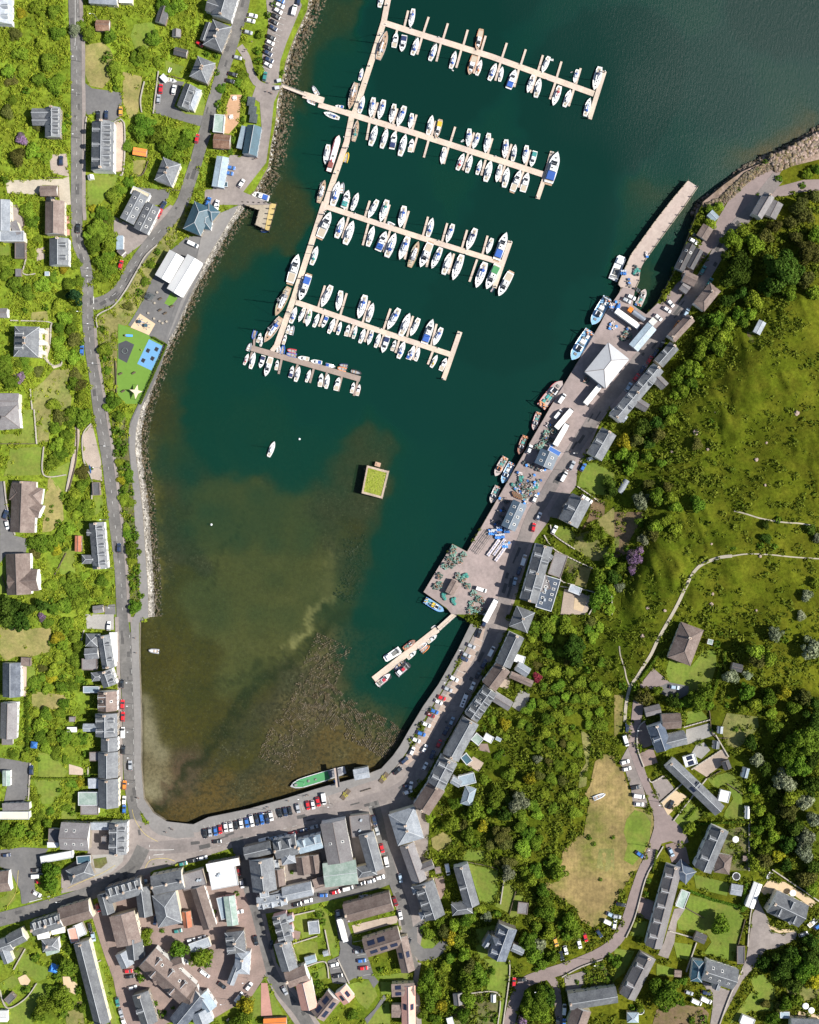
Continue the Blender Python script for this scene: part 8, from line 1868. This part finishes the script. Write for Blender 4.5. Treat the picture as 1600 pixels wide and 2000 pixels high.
def scrub(name, box, n_, mk_, rr, label, only=None, leaves=26, tall=1.0, dens=None):
    rs = np.random.RandomState(int(box[0] + box[1]) + n_); P = np.stack([box[0] + (box[2] - box[0]) * rs.rand(n_), box[1] + (box[3] - box[1]) * rs.rand(n_)], 1)
    I = np.clip((P[:, 1] / 2).astype(int) + 10, 0, MH - 1), np.clip((P[:, 0] / 2).astype(int) + 10, 0, MW - 1)
    o_ = occ[I]; d_ = blend(P, [(a, b_, (c_,)) for a, b_, c_ in SCRUBZ], 60)[:, 0]
    cl = vnoise(P, .03, 31) * .6 + vnoise(P, .08, 32) * .4
    ok = ((o_ == 0) & (rs.rand(n_) < d_ * np.clip((cl - .18) * 2.8, 0, 1.3))) | ((o_ == 4) & (rs.rand(n_) < .10)) | ((o_ == 3) & (rs.rand(n_) < .006))
    P = P[ok]; n_ = len(P); r_ = rr[0] + (rr[1] - rr[0]) * rs.rand(n_) ** 1.8; C = WN(P, 0)
    k_ = leaves; D = rs.randn(n_, k_, 3); D[..., 2] = np.abs(D[..., 2]) * .8; D /= np.linalg.norm(D, axis=2)[..., None]
    Q_ = C[:, None, :] + D * (r_[:, None, None] * (.55 + .5 * rs.rand(n_, k_, 1))) * np.array([1, 1, tall]); va = np.clip(rs.rand(n_, 1) * .6 + .5 * rs.rand(n_, k_) * rs.rand(n_, k_), 0, 1)
    V, F = leafquads(Q_.reshape(-1, 3), D.reshape(-1, 3), np.repeat(r_ * .30, k_), rs)
    o = struct(name, npmesh(name, V, F, [M[mk_]], {'var': ('FLOAT', np.repeat(va.ravel(), 4))}), 'stuff', label); return n_
scrub('scrub', (-200, -200, 480, 1640), 60000, 'scrub_leaves_bright', (.4, 1.6), 'bright green scrub and bramble covering the slopes beside the hill road')
scrub('garden_growth', (-200, 1600, 900, 2200), 18000, 'scrub_leaves_bright', (.4, 1.5), 'garden shrubs and weeds between the town houses')
scrub('hill_scrub', (800, 380, 1800, 2200), 66000, 'scrub_leaves_dark', (.4, 2.2), 'mixed dark scrub and bracken over the wooded hillside')
scrub('tussocks', (1180, 500, 1800, 1500), 36000, 'hill_tussocks', (.2, .65), 'rough grass tussocks of the open hill', leaves=12, tall=.7)
# the smallest plants of the gardens together
VV, FF, AA = [], [], []; n0 = 0; rs = np.random.RandomState(9)
for px, py, r_, k_ in rest:
    rm = r_ * S; c_ = np.array(W3(px, py, 0)); D = rs.randn(40, 3); D[:, 2] = abs(D[:, 2]); D /= np.linalg.norm(D, axis=1)[:, None]
    V, F = leafquads(c_ + D * rm * (.6 + .4 * rs.rand(40, 1)), D, rm * .35, rs); VV.append(V); FF.append(F + n0); n0 += len(V); AA.append(np.repeat(rs.rand(40), 4))
if VV: struct('small_plants', npmesh('small_plants', np.concatenate(VV), np.concatenate(FF), [LM('d')], {'var': ('FLOAT', np.concatenate(AA))}), 'stuff', 'small plants dotted through the gardens')
# hedges: each one a thing
for i, (pts, wd) in enumerate(HGS):
    P = np.array(refine(pts, 1.6)[:int(sum(math.dist(a, b_) for a, b_ in zip(pts[:-1], pts[1:])) / 1.6) + 1]); w_m = max(wd * S, .8); C = WN(P); O = C[0].copy(); rs = np.random.RandomState(i); n_ = len(C)
    k_ = 34; j = np.repeat(np.arange(n_), k_); D = rs.rand(len(j), 3) - .5; Q_ = C[j] - O + D * np.array([w_m, w_m, 0]); Q_[:, 2] += .2 + (1.5 * (.5 + D[:, 2])) ; Nr = D.copy(); Nr[:, 2] = np.abs(Nr[:, 2]) + .3
    V, F = leafquads(Q_, Nr, .22, rs); px, py = pts[0][0] * .5 + pts[-1][0] * .5, pts[0][1] * .5 + pts[-1][1] * .5
    o = thing('hedge', '', 'hedge', tuple(O), group='clipped garden hedges'); link('foliage', npmesh('hedge_leaves', V, F, [LM('d')], {'var': ('FLOAT', np.repeat(rs.rand(len(j)) * .7, 4))}), o); later(o, 'long clipped hedge', zone(px, py), px, py)

# ================================================================ STREET FURNITURE, QUAY GEAR AND SMALL THINGS
def P_(fn, mats, smooth=False):
    m = MB(); fn(m); return m.mesh('piece', [M[x] if isinstance(x, str) else x for x in mats], smooth)
mat('net_green', (.05, .22, .19), .95, .5, 3, .6); mat('net_dark', (.07, .085, .09), .95, .6, 3, .6); mat('creel_green', (.10, .20, .16), .9, .5, 3, .4, objvar=.5); mat('creel_brown', (.24, .13, .09), .9, .5, 3, .4, objvar=.4); mat('rust_iron', (.36, .15, .07), .9, .3, 3); mat('crate_blue', (.04, .17, .50), .7, .15, 2, objvar=.5); mat('crate_plain', (.40, .36, .36), .8, .3, 2, objvar=.5); mat('sail_cloth', (.62, .52, .38), .8, .05); mat('lamp_post', (.22, .22, .22), .5, .05); mat('skin', (.52, .33, .25), .7, .05); mat('dark_cloth', (.05, .06, .09), .9, .2, objvar=.9); mat('hair', (.05, .035, .02), .8, .1); mat('flower_mix', (.30, .27, .05), .9, .6, 3)
def sub(m, fn): fn(m)
def heap(m, n_, r_, h_, seed, b_=(.5, .35)):
    rs = random.Random(seed)
    for _ in range(n_):
        a = rs.random() * 6.28; d_ = r_ * math.sqrt(rs.random()); m.box(d_ * math.cos(a), d_ * math.sin(a), rs.random() * h_, b_[0] * (.7 + .6 * rs.random()), b_[1] * (.7 + .6 * rs.random()), .35, rs.random() * 3)
def star(m):
    P = [(x * .64, y * .64) for x, y in ((4.6, .3), (1.4, 1.1), (.9, 5.2), (-1.2, 1.5), (-5.0, 1.6), (-1.6, -1.0), (-.6, -5.4), (1.3, -1.4))]; m.hexa([(x, y, 3.0) for x, y in P], [(x, y, 3.06) for x, y in P])
def lampf(m): m.tube([(0, 0, -.3), (0, 0, 6.4), (0, 0, 7.2), (.4, 0, 7.6), (1.6, 0, 7.7)], .085, 6, 0, .05)
def sailposts(m):
    for x, y in ((2.85, .2), (.57, 3.25), (-3.1, 1.0), (-.4, -3.35)): m.tube([(x, y, -.2), (x, y, 3.2)], .07, 6)
KIND = {
 'lamp': ('street_lamp', 'grey lamp post', 'street lamp', lambda: [('pole', P_(lampf, ['lamp_post'])), ('lamp_head', P_(lambda m: m.box(1.7, 0, 7.62, .7, .28, .14), ['gel_white']))]),
 'bin': ('shore_kiosk', 'small blue-grey locker', 'locker', lambda: [('cabinet', P_(lambda m: m.box(0, 0, 0, 2.0, 1.4, 1.5, .2), [ROOFC['t'][0]])), ('lid', P_(lambda m: m.box(0, 0, 1.5, 2.1, 1.5, .1, .2), ['lead_ridge']))]),
 'tables': ('picnic_table', 'white picnic table', 'picnic table', lambda: [('table_top', P_(lambda m: m.box(0, 0, .72, 1.9, .9, .06, .1), ['white_wall'])), ('bench', P_(lambda m: m.box(-.1, .85, .42, 1.9, .3, .05, .1), ['white_wall'])), ('bench', P_(lambda m: m.box(.1, -.85, .42, 1.9, .3, .05, .1), ['white_wall'])), ('leg', P_(lambda m: m.box(-.6, 0, 0, .1, 1.6, .72, .1), ['bark'])), ('leg', P_(lambda m: m.box(.6, 0, 0, .1, 1.6, .72, .1), ['bark']))]),
 'cage': ('storage_cage', 'dark storage cage of blue gear', 'storage cage', lambda: [('frame', P_(lambda m: m.box(0, 0, 0, 3.4, 4.2, 1.7, -.15), ['net_dark'])), ('gear', P_(lambda m: heap(m, 9, 1.2, .2, 3), ['crate_blue']))]),
 'climber': ('climbing_frame', 'dark blue climbing frame', 'climbing frame', lambda: [('frame', P_(lambda m: [m.tube([(0, 0, 0), (.7 * math.cos(a), .7 * math.sin(a), 1.6), (1.9 * math.cos(a), 1.9 * math.sin(a), .1)], .09, 6) for a in [i * .9 for i in range(7)]], ['crate_blue'])), ('platform', P_(lambda m: m.tube([(0, 0, 1.5), (0, 0, 1.66)], .85, 10), [ROOFC['t'][0]]))]),
 'trampoline': ('ground_trampoline', 'black square trampoline set in the ground', 'trampoline', lambda: [('frame', P_(lambda m: m.box(0, 0, -.1, 1.9, 1.9, .16, -.5), ['rubber_mat'])), ('mat', P_(lambda m: m.box(0, 0, .06, 1.5, 1.5, .02, -.5), ['outboard_black']))]),
 'bench': ('bench', 'dark park bench', 'bench', lambda: [('seat', P_(lambda m: m.box(0, 0, .42, 1.9, .55, .08, .5), ['bark'])), ('backrest', P_(lambda m: m.box(-.13, .3, .5, 1.9, .08, .5, .5), ['bark'])), ('leg', P_(lambda m: m.box(-.6, -.35, 0, .1, .5, .42, .5), ['lamp_post'])), ('leg', P_(lambda m: m.box(.6, .35, 0, .1, .5, .42, .5), ['lamp_post']))]),
 'rounder': ('play_roundabout', 'ringed play roundabout', 'roundabout', lambda: [('platform', P_(lambda m: m.tube([(0, 0, .0), (0, 0, .2)], 1.3, 14), ['rubber_mat'])), ('rail', P_(lambda m: m.tube([(1.3 * math.cos(i * .524), 1.3 * math.sin(i * .524), .75) for i in range(13)], .08, 5), [ROOFC['v'][0]]))]),
 'shade': ('shade_sail', 'cream four-pointed shade sail', 'shade sail', lambda: [('cloth', P_(star, ['sail_cloth'])), ('posts', P_(sailposts, ['lamp_post']))]),
 'drum': ('stone_seat', 'round stone seat', 'seat', lambda: [('drum', P_(lambda m: m.tube([(0, 0, -.1), (0, 0, .5)], .62, 12, 0, .58), ['concrete'])), ('top', P_(lambda m: m.tube([(0, 0, .5), (0, 0, .56)], .5, 12), ['pale_gravel']))]),
 'pavilion': ('pergola', 'dark slatted pergola', 'pergola', lambda: [('roof', P_(lambda m: [m.box(0, -1.6 + .4 * i, 2.5, 3.2, .22, .1, -.35) for i in range(9)], ['net_dark'])), ('frame', P_(lambda m: [m.box(x, y, 0, .14, .14, 2.5) for x in (-1.5, 1.5) for y in (-1.4, 1.4)], ['bark']))]),
 'slide': ('play_slide', 'bright blue play slide', 'slide', lambda: [('chute', P_(lambda m: m.hexa([(-1.5, -.45, .2), (1.3, -.45, .1), (1.3, .45, .1), (-1.5, .45, .2)], [(-1.5, -.45, 1.5), (1.3, -.45, .25), (1.3, .45, .25), (-1.5, .45, 1.5)]), ['crate_blue'])), ('ladder', P_(lambda m: m.box(-1.8, 0, 0, .5, .8, 1.5), ['lamp_post']))]),
 'planter': ('low_planter', 'dark rectangular planter', 'planter', lambda: [('box', P_(lambda m: m.box(0, 0, 0, .9, 1.7, .5, -.5), ['net_dark'])), ('plants', P_(lambda m: heap(m, 8, .4, .35, 5, (.35, .3)), [LM('d')]))]),
 'swing': ('play_spring', 'yellow and green springer', 'springer', lambda: [('seat', P_(lambda m: m.box(0, 0, .5, .9, .3, .3, .6), ['flower_mix'])), ('spring', P_(lambda m: m.tube([(0, 0, 0), (0, 0, .5)], .14, 8), ['lamp_post']))]),
 'polytunnel': ('polytunnel', 'grey-blue polytunnel on the quay villa lawn', 'polytunnel', lambda: [('cover', P_(lambda m: m.loft([[(-3.4 + 6.8 * i, 1.5 * math.cos(a), 1.5 * math.sin(a)) for a in [j * math.pi / 8 for j in range(9)]] for i in (0, 1)], 0, True, True), [ROOFC['l'][0]])), ('door_frame', P_(lambda m: m.box(3.4, 0, 0, .1, 1.0, 1.3), ['lamp_post']))]),
 'blue_kayak': ('kayak', 'bright blue upturned kayak', 'kayak', lambda: [('hull', P_(lambda m: m.loft([[(-2.2 + 4.4 * t_, w_ * .48 * math.cos(a), .1 + w_ * .3 * math.sin(a)) for a in [j * .785 for j in range(8)]] for t_, w_ in ((0, .05), (.2, .7), (.5, 1), (.8, .7), (1, .05))]), ['crate_blue'], True)), ('seat', P_(lambda m: m.ball(0, 0, .38, .4, .22, .06), ['outboard_black']))]),
 'nets': ('net_heap', 'dark heap of fishing nets', 'nets', lambda: [('net', P_(lambda m: [m.ball(.75 * math.cos(i * 1.3), .75 * math.sin(i * 1.9), .25 + .12 * (i % 3), .62, .55, .42, 0, 9, 5) for i in range(6)], ['net_dark'], True)), ('floats', P_(lambda m: [m.ball(.8 * math.cos(i), .8 * math.sin(i), .65, .13, .13, .13) for i in range(7)], ['rust_iron']))]),
 'green_net': ('net_bale', 'turquoise heap of trawl net', 'nets', lambda: [('net', P_(lambda m: [m.ball(1.1 * math.cos(i * 1.1), .9 * math.sin(i * 1.7), .35, .95, .8, .55, 0, 10, 6) for i in range(5)], ['net_green'], True)), ('rope', P_(lambda m: m.tube([(math.cos(i * .7) * 1.3, math.sin(i * .7) * 1.1, .75) for i in range(10)], .07, 5), ['crate_plain']))]),
 'creels': ('creel_stack', 'green and brown stack of creels', 'creels', lambda: [('creels', P_(lambda m: heap(m, 22, 1.7, .9, 8, (.75, .5)), ['creel_green'])), ('top_creels', P_(lambda m: heap(m, 8, 1.5, 1.3, 4, (.6, .45)), ['creel_brown'])), ('rope', P_(lambda m: m.tube([(1.2 * math.cos(i * .8), 1.1 * math.sin(i * .8), 1.5) for i in range(9)], .06, 5), ['crate_plain']))]),
 'rust_bins': ('rust_skip', 'rust-brown open steel bin', 'steel bin', lambda: [('bin', P_(lambda m: m.box(0, 0, 0, 1.1, 2.4, 1.2, .45), ['rust_iron'])), ('inside', P_(lambda m: m.box(0, 0, 1.2, .85, 2.1, .02, .45), ['bark']))]),
 'fish_boxes': ('fish_box_stack', 'blue stack of fish boxes', 'fish boxes', lambda: [('boxes', P_(lambda m: [m.box(-.9 + .9 * (i % 3), -.6 + 1.2 * (i // 3), 0, .85, 1.1, 1.1 + .25 * (i % 2), .5) for i in range(6)], ['crate_blue'])), ('lids', P_(lambda m: [m.box(-.9 + .9 * (i % 3), .6, 1.38, .7, .9, .05, .5) for i in range(3)], ['lead_ridge']))]),
 'racks': ('steel_rack', 'long black steel frame rack', 'steel rack', lambda: [('rails', P_(lambda m: [m.tube([(-6, y, .8), (6, y, .8)], .09, 5) for y in (-1.9, -1.1, 0, .7, 1.7)], ['steel_pile'])), ('cross_bars', P_(lambda m: [m.tube([(x, -1.9, .75), (x, 1.7, .75)], .07, 5) for x in (-5.5, -3, 0, 3, 5.5)], ['steel_pile']))]),
 'long_crates': ('crate_row', 'long row of pale crates', 'crates', lambda: [('crates', P_(lambda m: [m.box(-4 + 1.15 * i, 0, 0, 1.1, 1.5, .9 + .2 * (i % 2)) for i in range(8)], ['crate_plain'])), ('straps', P_(lambda m: m.box(0, 0, 1.12, 9, .15, .05), ['crate_blue']))]),
 'pallets': ('pallet_stack', 'mixed stack of pallets and boxes', 'pallets', lambda: [('pallets', P_(lambda m: [m.box(0, 0, .14 * i, 1.2, 1.0, .1, .1 * i) for i in range(5)], ['jetty_boards'])), ('boxes', P_(lambda m: heap(m, 10, 1.1, .75, 6, (.6, .5)), ['crate_plain'])), ('crate', P_(lambda m: m.box(.5, -.9, 0, 1.1, .9, 1.0, .5), ['crate_blue']))]),
 'gazebo': ('garden_gazebo', 'small bright blue gazebo', 'gazebo', lambda: [('canopy', P_(lambda m: m.hexa([(-1.5, -1.5, 2), (1.5, -1.5, 2), (1.5, 1.5, 2), (-1.5, 1.5, 2)], [(-.1, -.1, 2.9), (.1, -.1, 2.9), (.1, .1, 2.9), (-.1, .1, 2.9)]), ['crate_blue'])), ('posts', P_(lambda m: [m.box(x, y, 0, .1, .1, 2) for x in (-1.4, 1.4) for y in (-1.4, 1.4)], ['lamp_post']))]),
 'flower_bed': ('flower_bed', 'raised flower bed with shrubs', 'flower bed', lambda: [('edging', P_(lambda m: m.box(0, 0, 0, 5.5, 2.2, .45, .9), ['bark'])), ('plants', P_(lambda m: heap(m, 26, 1.2, .3, 2, (.5, .4)), ['flower_mix']))]),
 'rail_bench': ('rail_row', 'dark row of railings and seats', 'railing', lambda: [('rail', P_(lambda m: m.tube([(-2.6, -.8, .9), (2.6, .8, .9)], .06, 5), ['steel_pile'])), ('seats', P_(lambda m: [m.box(-2 + 1.3 * i, -.6 + .4 * i, 0, .9, .5, .45, .3) for i in range(4)], ['bark']))]),
 'sheltered_bench': ('notice_board', 'small blue and white notice board', 'notice board', lambda: [('board', P_(lambda m: m.box(0, 0, .8, 1.6, .15, 1.1, .4), ['crate_blue'])), ('post', P_(lambda m: m.box(0, 0, 0, .12, .12, .8), ['bark']))]),
 'footbridge_small': ('boarding_bridge', 'grey boarding bridge onto the green ship', 'footbridge', lambda: [('deck', P_(lambda m: m.box(0, 2.0, 2.6, 1.8, 9.0, .15, .12), ['pier_boards'])), ('handrail', P_(lambda m: [m.box(x, 2.0, 2.75, .08, 9.0, .9, .12) for x in (-.85, .85)], ['lamp_post']))]),
 'trampoline_round': ('round_trampoline', 'round garden trampoline', 'trampoline', lambda: [('ring', P_(lambda m: m.tube([(1.7 * math.cos(i * .4488), 1.7 * math.sin(i * .4488), .8) for i in range(15)], .16, 6), ['gel_white'])), ('bed', P_(lambda m: m.tube([(0, 0, .74), (0, 0, .78)], 1.55, 18), ['outboard_black'])), ('legs', P_(lambda m: [m.box(1.6 * math.cos(a), 1.6 * math.sin(a), 0, .08, .08, .8) for a in (0, 1.57, 3.14, 4.71)], ['lamp_post']))]),
 'parasol': ('garden_parasol', 'pale round garden parasol', 'parasol', lambda: [('canopy', P_(lambda m: m.tube([(0, 0, 2.1), (0, 0, 2.6)], 1.45, 12, 0, .06), ['gel_white'])), ('pole', P_(lambda m: m.tube([(0, 0, 0), (0, 0, 2.6)], .04, 6), ['lamp_post']))]),
 'gazebo_blue': ('tarpaulin_tent', 'crumpled bright blue tarpaulin tent', 'tarpaulin', lambda: [('sheet', P_(lambda m: m.hexa([(-2.2, -2.0, .2), (1.6, -2.4, .2), (2.3, 1.8, .2), (-1.9, 2.1, .2)], [(-.8, -1.0, 2.0), (.6, -.6, 2.3), (.8, .9, 1.8), (-.9, .6, 2.2)]), ['crate_blue'])), ('pole', P_(lambda m: m.tube([(0, 0, 0), (0, 0, 2.5)], .05, 6), ['lamp_post']))]),
 'boat_cover': ('covered_boat', 'boat under a deep blue cover on the upper quay', 'covered boat', lambda: [('cover', P_(lambda m: m.loft([[(-2 + 4 * t_, w_ * math.cos(a), .5 + .6 * w_ * math.sin(a)) for a in [j * .785 for j in range(8)]] for t_, w_ in ((0, .3), (.25, .95), (.6, 1.0), (.85, .6), (1, .1))]), ['crate_blue'], True)), ('trailer', P_(lambda m: m.box(0, 0, 0, 3.6, .9, .3), ['steel_pile']))]),
 'buoy': ('mooring_buoy', 'white mooring buoy', 'buoy', lambda: [('float', P_(lambda m: m.ball(0, 0, .2, .55, .55, .5, 0, 10, 7), ['gel_white'], True)), ('ring', P_(lambda m: m.tube([(.1 * math.cos(i), .1 * math.sin(i), .75) for i in range(7)], .03, 5), ['steel_pile']))])}
ROTK = {'racks': .95, 'long_crates': .95, 'lamp': None, 'boat_cover': 1.1, 'polytunnel': 1.0, 'blue_kayak': 1.75}
for kd, px, py in QS:
    if kd not in KIND: continue
    nm, ds, cat, fn = KIND[kd]; parts = cached('q' + kd, fn); wet = mk(px, py, land_mask) == 0
    a = ROTK.get(kd, 0 if kd in ('footbridge_small', 'trampoline', 'flower_bed', 'rail_bench', 'bench', 'planter', 'drum', 'tables', 'rust_bins', 'fish_boxes', 'bin', 'cage', 'shade', 'slide') else R.uniform(0, 6.28))
    if a is None: a = math.pi if px > 0 else 0
    z_ = 0 if kd == 'buoy' else (2.95 if wet and kd not in ('footbridge_small',) else None)
    o = thing(nm, '', cat, tuple(W3(px, py, 0, z_)) if z_ is not None else tuple(W3(px, py, .22)), a, None, {'lamp': 'street lamps', 'creels': 'creel stacks on the quay', 'nets': 'net heaps on the quay'}.get(kd))
    for pn, pm in parts: link(pn, pm, o)
    later(o, ds, 'floating in the bay' if kd == 'buoy' else zone(px, py), px, py)
# rocks of the hill
for i, (px, py, r_) in enumerate(RKS):
    m = bmesh.new(); bmesh.ops.create_icosphere(m, subdivisions=2, radius=r_ * S); rs = random.Random(i)
    for v in m.verts: v.co *= .7 + .5 * rs.random(); v.co.z *= .55
    me = bpy.data.meshes.new('boulder'); m.to_mesh(me); m.free(); me.materials.append(mat('hill_rock', (.33, .25, .21), .95, .3, 2, .4))
    o = thing('boulder', '', 'rock', tuple(W3(px, py, .35)), 0, None, 'rocks on the open hill', me); later(o, 'pinkish bare rock', zone(px, py), px, py)
# low walls and fences
mat('garden_stone', (.34, .31, .27), .9, .25, 2)
for kd, wd, pts, lab in LNS:
    A, F, line = ribbon(pts, wd, 1.0); O = A[0].copy(); m = MB(); B = WN(np.array([(q_.x, q_.y) for q_ in line]), 0) - O
    for a, b_ in zip(B[:-1], B[1:]): d_ = b_ - a; m.box((a[0] + b_[0]) / 2, (a[1] + b_[1]) / 2, min(a[2], b_[2]) - .3, np.hypot(d_[0], d_[1]), wd * S, 1.3, math.atan2(d_[1], d_[0]))
    fn_ = kd == 'fence'; o = thing(kd, lab, kd.replace('_', ' '), tuple(O), data=m.mesh(kd, [M['bark'] if fn_ else M['garden_stone']]), group='garden walls and fences')
    if not lab: mid = line[len(line) // 2]; later(o, 'thin brown fence' if fn_ else 'low stone garden wall', zone(mid.x, mid.y), mid.x, mid.y)
# people: one continuous body each, hair and clothes as children
def body():
    me = bpy.data.meshes.new('p'); V = [(0, 0, .95), (0, 0, 1.2), (0, 0, 1.42), (0, 0, 1.52), (.02, 0, 1.66), (.01, 0, 1.76), (0, .1, .92), (.08, .11, .5), (.02, .11, .08), (.16, .12, .04), (0, -.1, .92), (-.08, -.11, .5), (-.16, -.11, .08), (-.03, -.12, .04), (0, .19, 1.4), (-.08, .24, 1.12), (.06, .25, .88), (.10, .24, .80), (0, -.19, 1.4), (.06, -.24, 1.12), (.18, -.24, .9), (.22, -.23, .82)]
    E = [(0, 1), (1, 2), (2, 3), (3, 4), (4, 5), (0, 6), (6, 7), (7, 8), (8, 9), (0, 10), (10, 11), (11, 12), (12, 13), (2, 14), (14, 15), (15, 16), (16, 17), (2, 18), (18, 19), (19, 20), (20, 21)]
    rad = [.15, .14, .15, .06, .10, .08, .1, .07, .05, .045, .1, .07, .05, .045, .065, .045, .035, .03, .065, .045, .035, .03]
    me.from_pydata(V, E, []); o = bpy.data.objects.new('p', me); COL.objects.link(o); o.modifiers.new('s', 'SKIN')
    for v, r_ in zip(me.skin_vertices[0].data, rad): v.radius = (r_, r_)
    me.skin_vertices[0].data[0].use_root = True; o.modifiers.new('u', 'SUBSURF').levels = 1
    dg = bpy.context.evaluated_depsgraph_get(); out_ = bpy.data.meshes.new_from_object(o.evaluated_get(dg)); bpy.data.objects.remove(o); out_.materials.clear(); out_.materials.append(M['skin']); return out_
BODY = body(); COAT = P_(lambda m: m.loft([[(hx * math.cos(a), hy * math.sin(a), zz) for a in [j * .628 for j in range(10)]] for zz, hx, hy in ((.80, .19, .22), (1.05, .17, .20), (1.35, .18, .25), (1.46, .09, .12))]), ['dark_cloth'], True); HAIR = P_(lambda m: m.ball(-.01, 0, 1.74, .115, .105, .10, 0, 8, 5), ['hair'], True)
for px, py, a in PES:
    o = thing('person', '', 'person', tuple(W3(px, py, .33)), math.radians(a * 17 + px), group='people out walking'); link('body', BODY, o); link('coat', COAT, o); link('hair', HAIR, o); later(o, 'person walking in dark clothes', zone(px, py), px, py)
settle_labels()
